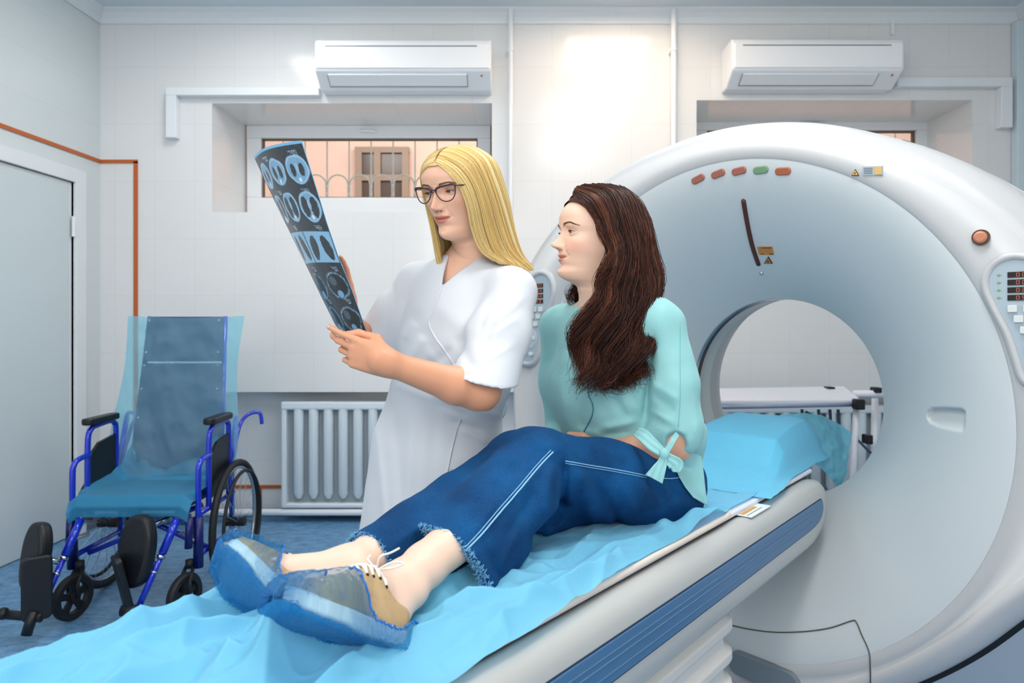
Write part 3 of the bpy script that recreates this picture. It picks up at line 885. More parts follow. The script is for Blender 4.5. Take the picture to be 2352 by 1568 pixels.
# indicator lamps
M_red = mat('lamp_red', (164, 98, 82), .3, coat=.4); M_grn = mat('lamp_green', (118, 152, 116), .3, coat=.4); M_or = mat('lamp_orange', (170, 96, 62), .3, coat=.4)
lp = [(1604, 411), (1650, 399), (1698, 392.5), (1748, 390), (1799, 393)]
for i, (x, y) in enumerate(lp):
    a, b = gpix(x, y); rot = [.30, .18, .04, -.06, -.16][i] * .9 + .02
    f = gfr_at(a, b, rot, 0)
    mb = MB(); mb.prism(rrect(.050, .0235, .0112, 6), f, -.004, .006); o = mb.build('indicator_lamp', (M_red, M_red, M_red, M_grn, M_or)[i], gan, bevel=.0035, auto=40)
    o['label'] = ('red oval lamp', 'red oval lamp', 'red oval lamp', 'green oval lamp', 'orange oval lamp')[i]
# laser slit
pth = [gpix(x, y) for x, y in ((1708, 462), (1713, 492), (1720, 530), (1729, 568), (1742, 606))]
pts = [G(a, b, surf_d(a, b)) + gnorm(a, b) * -.001 for a, b in [(p.x, p.y) for p in smooth_path([(a, b, 0) for a, b in pth], 8)]]
mb = MB(); mb.tube(pts, .0085, 10); mb.ball(pts[0], .0085, 12, 8); mb.ball(pts[-1], .0085, 12, 8); mb.build('laser_window', mat('dark_red_window', (78, 40, 32), .25), gan, smooth=True)
a, b = gpix(1749, 627); mb = MB(); mb.ball(G(a, b, surf_d(a, b)), .008, 14, 8); mb.build('screw_cap', mat('chrome_rim', (190, 196, 200), .15, .8), gan, smooth=True)
# warning labels
M_lbl = mat('orange_label', (196, 128, 66), .5); M_yel = mat('yellow_label', (216, 176, 100), .5); M_ink = mat('label_ink', (60, 44, 34), .6)
def label_poly(pxs, m, name, lift=.0015, t=.0012):
    ab = [gpix(x, y) for x, y in pxs]; mb = MB(); n = len(ab)
    V = [G(a, b, surf_d(a, b)) + gnorm(a, b) * (lift + t) for a, b in ab] + [G(a, b, surf_d(a, b)) + gnorm(a, b) * -.002 for a, b in ab]
    mb.add(V, [tuple(range(n)), tuple(reversed(range(n, 2 * n)))] + [(i, n + i, n + (i + 1) % n, (i + 1) % n) for i in range(n)])
    return mb, name, m
def put(x): x[0].build(x[1], x[2], gan)
put(label_poly([(1740, 566), (1774, 566), (1778, 584), (1744, 584)], M_lbl, 'warning_label'))
mb = MB()
for q in ([(1749, 567), (1773, 567), (1773.3, 568.6), (1749.3, 568.6)], [(1748, 581), (1755, 581), (1755, 582.5), (1748.4, 582.5)], [(1768, 581), (1776, 581), (1776.3, 582.5), (1768.4, 582.5)]):
    m2 = label_poly(q, None, '', lift=.0022)[0]; mb.add(m2.v, m2.f)
mb.build('label_print', M_ink, gan)
def tri(cx, cy, w, h, nm):
    put(label_poly([(cx - w / 2, cy + h / 2), (cx, cy - h / 2), (cx + w / 2, cy + h / 2)], M_ink, 'warning_triangle'))
    k = .74; put(label_poly([(cx - w / 2 * k, cy + h / 2 * k + .6), (cx, cy - h / 2 * k + .6), (cx + w / 2 * k, cy + h / 2 * k + .6)], nm, 'triangle_face', lift=.0024))
    put(label_poly([(cx - w * .1, cy + h * .05), (cx + w * .1, cy + h * .05), (cx + w * .08, cy + h * .28), (cx - w * .08, cy + h * .28)], M_ink, 'triangle_symbol', lift=.0034))
tri(1765, 596, 20, 16, M_lbl); tri(1965, 396, 17, 15, M_yel)
put(label_poly([(1981, 383), (2028, 381), (2028, 402), (1983, 403)], mat('label_grey', (168, 182, 190), .5), 'rating_plate'))
put(label_poly([(2009, 384), (2026, 383), (2026, 400), (2010, 401)], M_yel, 'rating_plate_symbol', lift=.0026))
mb = MB()
for k in range(4):
    m2 = label_poly([(1985, 386 + k * 4), (2005, 385.6 + k * 4), (2005, 387 + k * 4), (1985, 387.5 + k * 4)], None, '', lift=.0026)[0]; mb.add(m2.v, m2.f)
mb.build('plate_print', mat('label_grey_dark', (110, 122, 134), .5), gan)
# stop button
a, b = gpix(2253, 545); f = gfr_at(a, b)
mb = MB(); mb.lathe([(0, .012), (.010, .012), (.0145, .008), (.0145, 0)], f, 28); mb.build('stop_button', mat('button_copper', (196, 128, 98), .4), gan, auto=40)
mb = MB(); mb.lathe([(.0145, -.002), (.0145, .006), (.0185, .006), (.0195, -.002)], f, 28); mb.build('button_ring', mat('ring_dark', (88, 56, 46), .4), gan, auto=40)
# eye-shaped mark on the top edge
a, b = gpix(2083, 326); mb = MB(); f = gfr_at(a, b, -.5); mb.ball((0, 0, 0), (.020, .006, .004), 16, 8); mb.v = [tuple(f @ Vector(v)) for v in mb.v]; mb.build('lifting_eye_cover', mat('slot_brown', (120, 116, 104), .5), gan, smooth=True)
# control panels: pear-shaped recessed plates with four digit displays and keys
M_panel = mat('panel_grey', (168, 184, 194), .45); M_key = mat('key_white', (214, 218, 218), .4); M_disp = mat('display_black', (20, 16, 18), .2)
M_dig = mat('digit_red', (150, 84, 66), .4, emit=(190, 96, 70), estr=.25)
SEG = {0: 'abcdef', 1: 'bc', 2: 'abged', 3: 'abgcd', 5: 'afgcd', 6: 'afgedc', 8: 'abcdefg'}
def digit(mb, fr, x, y, w, h, n, z):
    t = w * .2; y2 = y + h / 2; y3 = y + h
    R = {'a': (x, y3 - t, x + w, y3), 'g': (x, y2 - t / 2, x + w, y2 + t / 2), 'd': (x, y, x + w, y + t), 'f': (x, y2, x + t, y3), 'b': (x + w - t, y2, x + w, y3), 'e': (x, y, x + t, y2), 'c': (x + w - t, y, x + w, y2)}
    for s in SEG[n]:
        a = R[s]; mb.box((a[0], a[1], z), (a[2], a[3], z + .0006), fr)
def panel(mirror, ca, cb, sc, nm):
    s = -1 if mirror else 1
    n = -GA; o = GC + GU * ca + Vector((0, 0, cb)) + n * .017
    f = Matrix(((GU.x * s, 0, n.x, o.x), (GU.y * s, 0, n.y, o.y), (0, 1, n.z, o.z), (0, 0, 0, 1)))
    out = [(p.x * sc, p.y * sc) for p in smooth_path([(-.046, .020, 0), (-.030, .045, 0), (0, .055, 0), (.034, .045, 0), (.054, .020, 0), (.066, -.03, 0), (.085, -.08, 0), (.108, -.14, 0), (.116, -.19, 0), (.100, -.228, 0), (.060, -.240, 0), (.026, -.222, 0), (.010, -.17, 0), (-.006, -.115, 0), (-.032, -.055, 0), (-.048, -.01, 0)], 6, True)]
    N = len(out); V = []; F = []
    cx = sum(q[0] for q in out) / N; cy = sum(q[1] for q in out) / N
    nrm = []
    for i in range(N):
        dx = out[(i + 1) % N][0] - out[i - 1][0]; dy = out[(i + 1) % N][1] - out[i - 1][1]; l = math.hypot(dx, dy); q = (dy / l, -dx / l)
        if q[0] * (out[i][0] - cx) + q[1] * (out[i][1] - cy) < 0 and i == 0: pass
        nrm.append(q)
    area = sum(out[i][0] * out[(i + 1) % N][1] - out[(i + 1) % N][0] * out[i][1] for i in range(N))
    if area < 0: nrm = [(-a, -b) for a, b in nrm]
    R = [(.022, -.024), (.018, -.006), (.011, .0005), (.006, 0), (.001, -.004), (0, -.007)]
    for k, h in R: V += [f @ Vector((x + q[0] * k * sc, y + q[1] * k * sc, h)) for (x, y), q in zip(out, nrm)]
    for i in range(len(R) - 1):
        for j in range(N): F.append((i * N + j, (i + 1) * N + j, (i + 1) * N + (j + 1) % N, i * N + (j + 1) % N))
    link_mesh('panel_surround', V, F, M_shell, gan)
    mb = MB(); mb.prism(out if area > 0 else list(reversed(out)), f, -.012, -.006); pnl = mb.build(nm, M_panel, gan)
    words = [(None, 0, 0, 0), (None, 0, 0, 8), (None, 0, 2, 8), (None, 0, 5, 0)]
    for r in range(4):
        y = (.020 - r * .018) * sc; xs0 = -.012 if (r < 3 or not mirror) else -.012
        x1 = .040 if (r < 3 or not mirror) else .062
        mb = MB(); mb.box((xs0 * sc, y - .0066 * sc, -.006), (x1 * sc, y + .0066 * sc, -.004), f); mb.build('display', M_disp, pnl)
        mb = MB(); w = (x1 - xs0) * sc
        for q in range(4):
            dx = xs0 * sc + w * (.10 + q * .225)
            if mirror: dx = x1 * sc - w * (.10 + q * .225) - w * .13
            if words[r][q] is None: continue
            digit(mb, f, dx, y - .0045 * sc, w * .13, .009 * sc, words[r][q], -.0038)
        mb.build('display_digits', M_dig, pnl)
        if not mirror:
            mb = MB(); mb.box((-.034 * sc, y - .001, -.006), (-.024 * sc, y + .001, -.0052), f); mb.box((-.030 * sc, y - .004, -.006), (-.0285 * sc, y + .004, -.0052), f)
            mb.build('row_symbol', mat('green_ink', (120, 160, 110), .5), pnl)
    def key(x, y, w, h, r, m=M_key):
        mb = MB(); mb.prism(rrect(w * sc, h * sc, r * sc, 4, x * sc, y * sc), f, -.006, .001); mb.build('key', m, pnl, bevel=.0015)
    for x, y in ((-.002, -.060), (.028, -.060), (.010, -.084), (.040, -.084), (.022, -.110), (.050, -.110)): key(x, y, .019, .017, .003)
    mb = MB(); mb.lathe([(0, .0035), (.036 * sc, .0035), (.038 * sc, 0)], f @ Matrix.Translation((.056 * sc, -.158 * sc, -.007)), 32); mb.build('key_pad', mat('key_pad_grey', (186, 198, 206), .4), pnl, auto=40)
    for x, y in ((.056, -.138), (.056, -.158), (.056, -.178), (.035, -.158), (.077, -.158)): key(x, y, .016, .014, .003)
    for x, y in ((.045, -.212), (.074, -.212)): key(x, y, .018, .014, .006)
panel(False, .775, .357, 1.0, 'control_panel')
panel(True, -.80, .394, 1.2, 'control_panel')
# ---------------- scanner table ----------------
TA = Vector((.6394, .7689, 0)); TN = Vector((.7689, -.6394, 0))
def T(s, c, z): return TA * s + TN * c + Vector((0, 0, z))
M_tab = mat('table_ivory_plastic', (184, 186, 184), .3, bump=.03, bscale=400)
M_blue = mat('table_blue_inset', (70, 112, 152), .35)
ZT = .82
table = thing('ct_scanner_table', 'long white scanner table with a blue side strip pointing into the ring', 'scanner table', T(1.2, -.83, 0))
def nose(s, S0=1.98, S1=2.27):
    # lower edge rises towards the scanner end
    k = max(0, (s - S0) / (S1 - S0)); return k
def fascia(side, name):
    # cross section (c offset outward, z), swept along s with a rounded end
    cs = -.601 if side > 0 else -1.06; sg = 1 if side > 0 else -1
    S = list(np.linspace(.02, 2.0, 26)) + [2.05, 2.10, 2.15, 2.19, 2.22, 2.245, 2.26, 2.268, 2.272]
    V = []; n = 0
    for s in S:
        k = max(0, (s - 2.10) / .172); lo = .600 + .075 * k ** 2.6
        hi = .785 - .045 * max(0, (s - 2.2) / .072) ** 2
        e = .012 * max(0, (s - 2.24) / .032) ** 2
        sec = [(-.075, lo + .012), (-.03, lo), (-.012, lo + .004), (-.002, lo + .022), (0, lo + .05), (0, hi - .05), (-.002, hi - .03), (-.008, hi - .014), (-.018, hi - .004), (-.032, hi), (-.05, hi - .002), (-.075, hi - .01)]
        n = len(sec)
        for c, z in sec: V.append(T(s, cs + sg * (c - e), z))
    F = []
    for i in range(len(S) - 1):
        for j in range(n):
            F.append((i * n + j, i * n + (j + 1) % n, (i + 1) * n + (j + 1) % n, (i + 1) * n + j))
    F.append(tuple(range(n))); F.append(tuple(reversed(range((len(S) - 1) * n, len(S) * n))))
    return link_mesh(name, V, F, M_tab, table, auto=50)
fascia(1, 'side_rail'); fascia(-1, 'side_rail')
mb = MB(); mb.box((.02, -1.03, .63), (2.2, -.64, .755)); mb.v = [tuple(T(*v)) for v in mb.v]; mb.build('table_body', M_tab, table)
# blue inset with rounded end
def inset(off, c, name, m, thick):
    S1 = 2.205; out = []
    zt, zb = .733, .664
    N = 10; r = (zt - zb) / 2 * .9
    out = [(.03, zb), ]
    for s in np.linspace(.1, 1.95, 12): out.append((s, zb))
    out += [(2.06, zb), (2.12, zb + .002), (2.16, zb + .007), (2.185, zb + .016), (2.198, zb + .030), (2.200, zb + .044), (2.195, zb + .058), (2.183, zt - .003), (2.17, zt)]
    for s in np.linspace(2.1, .1, 12): out.append((s, zt))
    out.append((.03, zt))
    o = T(0, c, 0); fr = Matrix(((TA.x, 0, TN.x, o.x), (TA.y, 0, TN.y, o.y), (0, 1, 0, o.z), (0, 0, 0, 1)))
    if off: 
        out = [(s + (off if s > 2 else 0) * .6, z + (off if z > .69 else -off)) for s, z in out]
    mb = MB(); mb.prism(list(out), fr, -.012, thick); return mb.build(name, m, table, bevel=.002)
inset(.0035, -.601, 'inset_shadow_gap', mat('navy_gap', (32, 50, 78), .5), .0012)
inset(0, -.601, 'blue_inset', M_blue, .003)
mb = MB()
for z, r in ((.715, .0012), (.703, .0016), (.682, .0012)): mb.tube([T(.03, -.5975, z), T(2.1, -.5975, z)], r, 6)
mb.build('inset_rib', mat('table_blue_rib', (82, 122, 158), .35), table)
# moving cradle with rounded white edge, reaching into the bore
mb = MB(); S = [.05, 2.2, 2.40, 2.44, 2.455, 2.455, 2.44, 2.40, 2.2, .05]
out = [(.05, -1.035), (2.28, -1.035), (2.37, -1.00), (2.425, -.94), (2.44, -.86), (2.425, -.78), (2.37, -.70), (2.28, -.655), (.05, -.645)]
fr = Matrix(((TA.x, TN.x, 0, 0), (TA.y, TN.y, 0, 0), (0, 0, 1, 0), (0, 0, 0, 1)))
mb.prism(list(reversed(out)), fr, .787, .800); mb.build('cradle', mat('cradle_white', (222, 224, 236), .35), table, bevel=.005)
out2 = [(.06, -1.02), (2.27, -1.02), (2.36, -.98), (2.40, -.92), (2.41, -.86), (2.40, -.80), (2.36, -.72), (2.27, -.67), (.06, -.66)]
mb = MB(); mb.prism(list(reversed(out2)), fr, .760, .787); mb.build('cradle_underside', mat('carbon_black', (26, 26, 34), .4), table)
# cream pad along the near edge
mb = MB(); pts = [T(.90, -.656, .792)] + [T(s, -.650, .800) for s in np.linspace(.94, 1.52, 7)] + [T(1.60, -.655, .799), T(1.65, -.672, .797)]
mb.tube(smooth_path(pts, 4), .007, 10); mb.build('pad_piping', mat('cream_piping', (226, 214, 204), .5), table, smooth=True)
# bellows pedestal
V = []; F = []; zz = [0.0]; oo = [.05]
z_ = .03
while z_ < .60:
    zz += [z_, z_ + .012, z_ + .034, z_ + .046]; oo += [.040, .058, .058, .040]; z_ += .072
zz += [.63]; oo += [.03]
R = []
for z, o in zip(zz, oo):
    w = .165 + o * .8; l = .665 + o; ring = []
    for x, y in rrect(2 * l, 2 * w, .06, 5): ring.append(T(.88 + x, -.835 + y, z))
    R.append(ring)
m = len(R[0])
for r in R: V += r
for i in range(len(R) - 1):
    for j in range(m): F.append((i * m + j, i * m + (j + 1) % m, (i + 1) * m + (j + 1) % m, (i + 1) * m + j))
o = link_mesh('bellows', V, F, mat('bellows_ivory', (214, 212, 208), .5), table, auto=25, bevel=.004)
mb = MB(); mb.box((.15, -1.08, 0), (1.62, -.60, .02)); mb.v = [tuple(T(*v)) for v in mb.v]; mb.build('pedestal_base', M_base, table)
# hook under the rail, sticker on the top edge
mb = MB(); mb.tube([T(1.80, -.64, .625), T(1.80, -.64, .605), T(1.80, -.63, .596)], .006, 8); mb.build('hook', M_tab, table, smooth=True)
mb = MB(); mb.box((1.66, -.664, .7865), (1.80, -.618, .7885)); mb.v = [tuple(T(*v)) for v in mb.v]; st = mb.build('sticker', mat('sticker_white', (224, 230, 230), .4), table)
mb = MB(); mb.box((1.668, -.650, .7886), (1.76, -.640, .7892)); mb.v = [tuple(T(*v)) for v in mb.v]; mb.build('sticker_print', mat('sticker_orange', (206, 152, 80), .5), st)
mb = MB()
for k in range(9): mb.box((1.668 + k * .011, -.632, .7886), (1.674 + k * .011, -.629, .7892))
for k in range(3): mb.box((1.668 + k * .02, -.661, .7886), (1.678 + k * .02, -.656, .7892))
mb.v = [tuple(T(*v)) for v in mb.v]; mb.build('sticker_text', mat('sticker_text', (90, 120, 120), .5), st)
# ---------------- disposable sheet, headrest ----------------
def cloth_mat(name, rgb, trans=.35, alpha=1.0, rough=.65, bumps=.25, scale=500):
    m = bpy.data.materials.new(name); m.use_nodes = True
    N = m.node_tree.nodes; L = m.node_tree.links; b = N['Principled BSDF']
    c = lin(rgb)
    b.inputs['Base Color'].default_value = (*c, 1); b.inputs['Roughness'].default_value = rough
    b.inputs['Sheen Weight'].default_value = .15
    tr = N.new('ShaderNodeBsdfTranslucent'); tr.inputs[0].default_value = (*c, 1)
    mx = N.new('ShaderNodeMixShader'); mx.inputs[0].default_value = trans
    L.new(b.outputs[0], mx.inputs[1]); L.new(tr.outputs[0], mx.inputs[2])
    out = mx.outputs[0]
    if alpha < 1:
        tp = N.new('ShaderNodeBsdfTransparent'); tp.inputs[0].default_value = (*[min(1, .35 + .75 * v) for v in c], 1)
        m2 = N.new('ShaderNodeMixShader'); m2.inputs[0].default_value = alpha
        L.new(tp.outputs[0], m2.inputs[1]); L.new(out, m2.inputs[2]); out = m2.outputs[0]
    L.new(out, N['Material Output'].inputs[0])
    tc = N.new('ShaderNodeTexCoord'); no = N.new('ShaderNodeTexNoise'); no.inputs['Scale'].default_value = scale
    L.new(tc.outputs['Object'], no.inputs['Vector'])
    bm = N.new('ShaderNodeBump'); bm.inputs['Strength'].default_value = bumps; bm.inputs['Distance'].default_value = .001
    L.new(no.outputs['Fac'], bm.inputs['Height']); L.new(bm.outputs[0], b.inputs['Normal']); L.new(bm.outputs[0], tr.inputs['Normal'])
    return m
M_sheet = cloth_mat('blue_nonwoven_sheet', (126, 208, 238), .25, .86)
def ridge(x, y, seed, sharp=1.0):
    n = fbm(x, y, 0 * x + .3, seed, 2); return (1 - np.abs(n)) ** 2
def sheet_h(s, c):
    # fold relief of the sheet: long creases towards the scanner, crumpled at the foot end
    foot = np.clip((1.45 - s) / .5, 0, 1) + .6 * np.clip((1.0 - s) / .3, 0, 1)
    u = s * .85 + c * .5; v = c * .9 - s * .45
    h = .016 * foot * ridge(u * 5.5, v * 8, 3) + .006 * ridge(u * 9 + 3, v * 14, 9) * (.4 + .6 * foot)
    w = s * .5 - c
    h += .020 * foot * np.clip(ridge(s * 3.2 + c * 5.2 + 1.7, c * 3 - s * 1.2, 21) - .55, 0, 1) * 2
    h += .005 * np.clip(ridge(s * 2.2, c * 16, 33) - .4, 0, 1)
    h += .004 * ridge(s * 14 + c * 8, c * 22 - s * 6, 61) * (.3 + .7 * foot)
    h += .0016 * vnoise(s * 40, c * 60, 0 * s, 5)
    return h
def build_sheet():
    nu, nv = 620, 230
    s = np.linspace(.03, 2.22, nu)[:, None] + np.zeros((1, nv)); v = np.linspace(0, 1, nv)[None, :] + np.zeros((nu, 1))
    near = -.648 - .012 * np.clip((s - 1.56) / .08, 0, 1) - .03 * np.clip((s - 1.8) / .2, 0, 1)
    near = near + .006 * vnoise(s * 9, 0 * s, 0 * s, 4) + .03 * np.clip((1.15 - s) / .5, 0, 1)
    far = -1.075 - .035 * np.clip((1.1 - s) / .4, 0, 1) - .012 * vnoise(s * 5, 0 * s, 0 * s, 8)
    c = far + (near - far) * v
    base = ZT - .017
    h = sheet_h(s, c)
    z = base + .002 + h
    # roll over the far edge and hang a little
    e = np.clip((-1.045 - c) / .05, 0, 1); z = z - e ** 2 * .05
    # settle on the near edge
    e2 = np.clip((v - .93) / .07, 0, 1); z = z * (1 - e2) + (base + .004 + h * .35) * e2
    g = np.clip((1.05 - s) / .5, 0, 1) * np.clip((v - .88) / .12, 0, 1); z = z - g * .012
    # pressed flat under the seated patient, raised tuft of cloth beside her hip
    for (ss, cc, rs, rc, dz) in ((1.44, -.665, .055, .022, .040), (1.52, -.652, .045, .018, .026), (1.36, -.70, .03, .02, .02)):
        q = np.exp(-(((s - ss) / rs) ** 2 + ((c - cc) / rc) ** 2)); z = z + q * dz
    for (ss, cc, rs, rc, an, dz) in ((.98, -.665, .13, .016, 0, .022), (.80, -.70, .12, .016, .5, .030), (.60, -.86, .17, .014, -.5, .038), (.60, -1.0, .13, .016, .6, .036), (.48, -.80, .13, .02, -.9, .034), (.70, -.95, .12, .012, -.1, .03), (.42, -.92, .12, .014, .2, .03), (.50, -.70, .12, .014, -.3, .028), (.92, -1.03, .10, .014, .3, .02), (1.16, -.70, .12, .02, .1, .018)):
        ds, dc = s - ss, c - cc; p = ds * math.cos(an) + dc * math.sin(an); q = -ds * math.sin(an) + dc * math.cos(an)
        z = z + dz * np.exp(-(p / rs) ** 2) * np.exp(-np.abs(q / rc) ** 1.2)
    V = np.stack([TA.x * s + TN.x * c, TA.y * s + TN.y * c, z], -1).reshape(-1, 3)
    return V, grid_faces(nu, nv)[:, ::-1]
V, Fq = build_sheet()
sh = link_mesh('disposable_sheet', V, Fq, M_sheet); tag(sh, 'crumpled light blue disposable sheet covering the scanner table under the patient', 'sheet')
# headrest wrapped in its own blue sheet, hanging over the cradle end
def hl(s, c, z): return T(s, c, z)
def build_headrest():
    # parametric block: u around (c direction), v along s
    nu, nv = 160, 150
    u = np.linspace(0, 1, nu)[:, None] + np.zeros((1, nv)); v = np.linspace(0, 1, nv)[None, :] + np.zeros((nu, 1))
    s = 1.80 + v * .70
    # height profile along s: flat apron, step up to a soft block, fall over the end
    zp = np.interp(v, [0, .12, .20, .33, .38, .44, .60, .85, .92, 1.0], [0, .006, .012, .035, .060, .108, .127, .142, .125, .03])
    wp = np.interp(v, [0, .2, .4, .8, 1.0], [.225, .215, .19, .18, .19])
    c0 = -.845
    cc = (u - .5) * 2
    prof = np.interp(np.abs(cc), [0, .55, .72, .84, .92, 1.0], [1, .99, .93, .62, .18, .0])
    z = .805 + zp * prof
    c = c0 + cc * wp * (1 + .0 * cc)
    z += .004 * ridge(s * 8, c * 12, 51) * prof + .0010 * vnoise(s * 50, c * 50, 0 * s, 3)
    # near corner flares out as a stiff fold
    return np.stack([TA.x * s + TN.x * c, TA.y * s + TN.y * c, z], -1).reshape(-1, 3), grid_faces(nu, nv)
V, Fq = build_headrest()
M_sheet2 = cloth_mat('blue_nonwoven_cover', (110, 206, 240), .22, .96)
hr = link_mesh('headrest', V, Fq, M_sheet2); tag(hr, 'soft headrest block wrapped in blue disposable cloth at the scanner end of the table', 'headrest')

# loose corner of the headrest cloth hanging past the end of the cradle
fl = []
for row in ([(1790, 952, 2.33), (1845, 948, 2.40), (1885, 952, 2.44), (1925, 972, 2.44), (1955, 992, 2.42)],
            [(1790, 985, 2.28), (1835, 985, 2.32), (1880, 990, 2.37), (1920, 1010, 2.39), (1950, 1032, 2.39)],
            [(1775, 1030, 2.20), (1830, 1028, 2.26), (1880, 1035, 2.33), (1915, 1060, 2.36), (1944, 1080, 2.37)],
            [(1760, 1060, 2.15), (1822, 1050, 2.22), (1882, 1070, 2.32), (1912, 1105, 2.35), (1930, 1122, 2.36)]):
    fl.append([tuple(P(*q)) for q in row])
def dense(G_, nu, nv):
    G_ = np.array(G_, float); a = np.linspace(0, G_.shape[0] - 1, nu); b = np.linspace(0, G_.shape[1] - 1, nv)
    tmp = np.array([[np.interp(a, range(G_.shape[0]), G_[:, j, k]) for k in range(3)] for j in range(G_.shape[1])])   # (cols, 3, nu)
    return np.array([[np.interp(b, range(G_.shape[1]), tmp[:, k, i]) for k in range(3)] for i in range(nu)]).transpose(0, 2, 1)
D_ = dense(fl, 50, 60); D_[..., 1] += .010 * fbm(D_[..., 0] * 30, D_[..., 2] * 30, 0 * D_[..., 0], 91, 2)
link_mesh('cloth_corner', D_.reshape(-1, 3), grid_faces(50, 60), cloth_mat('blue_nonwoven_thin', (130, 214, 240), .4, .85), hr)
# ---------------- trolley behind the scanner ----------------
M_wht = mat('trolley_white', (226, 230, 240), .35); M_blk = mat('plastic_black', (20, 22, 26), .45)
Yt = 3.72
tr = thing('patient_trolley', 'white folding patient trolley with black joints behind the scanner, seen through the ring', 'trolley', (1.8, 3.8, 0))
a = P(1560, 905, Yt); b = P(1975, 905, Yt)
mb = MB(); mb.add([(a.x, Yt, a.z - .035), (b.x, Yt - .02, a.z - .028), (b.x + .06, Yt + .30, a.z + .018), (a.x, Yt + .30, a.z + .0), (a.x, Yt, a.z - .06), (b.x, Yt - .02, a.z - .055), (b.x + .06, Yt + .30, a.z - .01), (a.x, Yt + .30, a.z - .02)],
    [(0, 1, 2, 3), (7, 6, 5, 4), (0, 4, 5, 1), (1, 5, 6, 2), (2, 6, 7, 3), (3, 7, 4, 0)]); mb.build('mattress_board', M_wht, tr, bevel=.008)
mb = MB()
p = P(1968, 925, Yt - .02)
mb.tube([p, (p.x - .02, p.y + .05, .02)], .018, 12); mb.build('leg', M_wht, tr, smooth=True)
mb = MB(); q = P(2010, 905, Yt + .2); mb.tube([q, (q.x - .02, q.y, .02)], .018, 12); mb.build('leg', M_wht, tr, smooth=True)
mb = MB(); mb.tube([P(1640, 935, Yt - .01), P(1985, 928, Yt - .02)], .012, 10); mb.build('side_tube', mat('trolley_grey', (150, 166, 190), .35), tr, smooth=True)
mb = MB(); mb.tube([P(1960, 905, Yt + .1), P(2060, 905, Yt + .1)], .022, 12); mb.build('end_bar', M_wht, tr, smooth=True)
for x, y, yy, w, h in ((1972, 928, Yt - .06, .045, .055), (2012, 895, Yt + .1, .04, .03), (1992, 1008, Yt - .03, .035, .05), (1905, 890, Yt + .25, .045, .012)):
    p = P(x, y, yy); mb = MB(); mb.box((p.x - w / 2, p.y - .03, p.z - h / 2), (p.x + w / 2, p.y + .03, p.z + h / 2)); mb.build('joint', M_blk, tr, bevel=.006)
mb = MB()
for x in (1842, 1880, 1906, 1925): mb.tube([P(x, 940, Yt + .12), P(x + 8, 1050, Yt + .12)], .009, 8)
mb.build('frame_bar', mat('trolley_slate', (84, 100, 122), .4), tr, smooth=True)
mb = MB(); mb.tube([P(1850, 945, Yt + .08), P(1960, 1000, Yt + .05), P(2000, 1040, Yt + .06)], .007, 8); mb.build('strut', mat('trolley_slate', (84, 100, 122), .4), tr, smooth=True)

# ---------------- wheelchair ----------------
M_wb = mat('wheelchair_blue', (16, 48, 190), .22, .1, coat=.6); M_rub = mat('tyre_rubber', (22, 25, 30), .6); M_pad = mat('black_vinyl', (18, 22, 28), .42)
M_chr = mat('chrome', (200, 204, 208), .18, 1.0); M_navy = mat('navy_fabric', (24, 70, 112), .7, bump=.3, bscale=120)
WC = Vector((-1.645, 3.12, 0)); wa = math.radians(3)
wf = Vector((math.sin(wa) * .6, -math.cos(wa), 0)).normalized(); wl = Vector((-wf.y, wf.x, 0))   # forward, chair's left (image right)
def Wc(l, f, z): return WC + wl * l + wf * f + Vector((0, 0, z))
wc = thing('wheelchair', 'blue-framed wheelchair with raised back wrapped in blue disposable cloth beside the door', 'wheelchair', tuple(WC))
wfr = Matrix(((wl.x, wf.x, 0, WC.x), (wl.y, wf.y, 0, WC.y), (0, 0, 1, 0), (0, 0, 0, 1)))
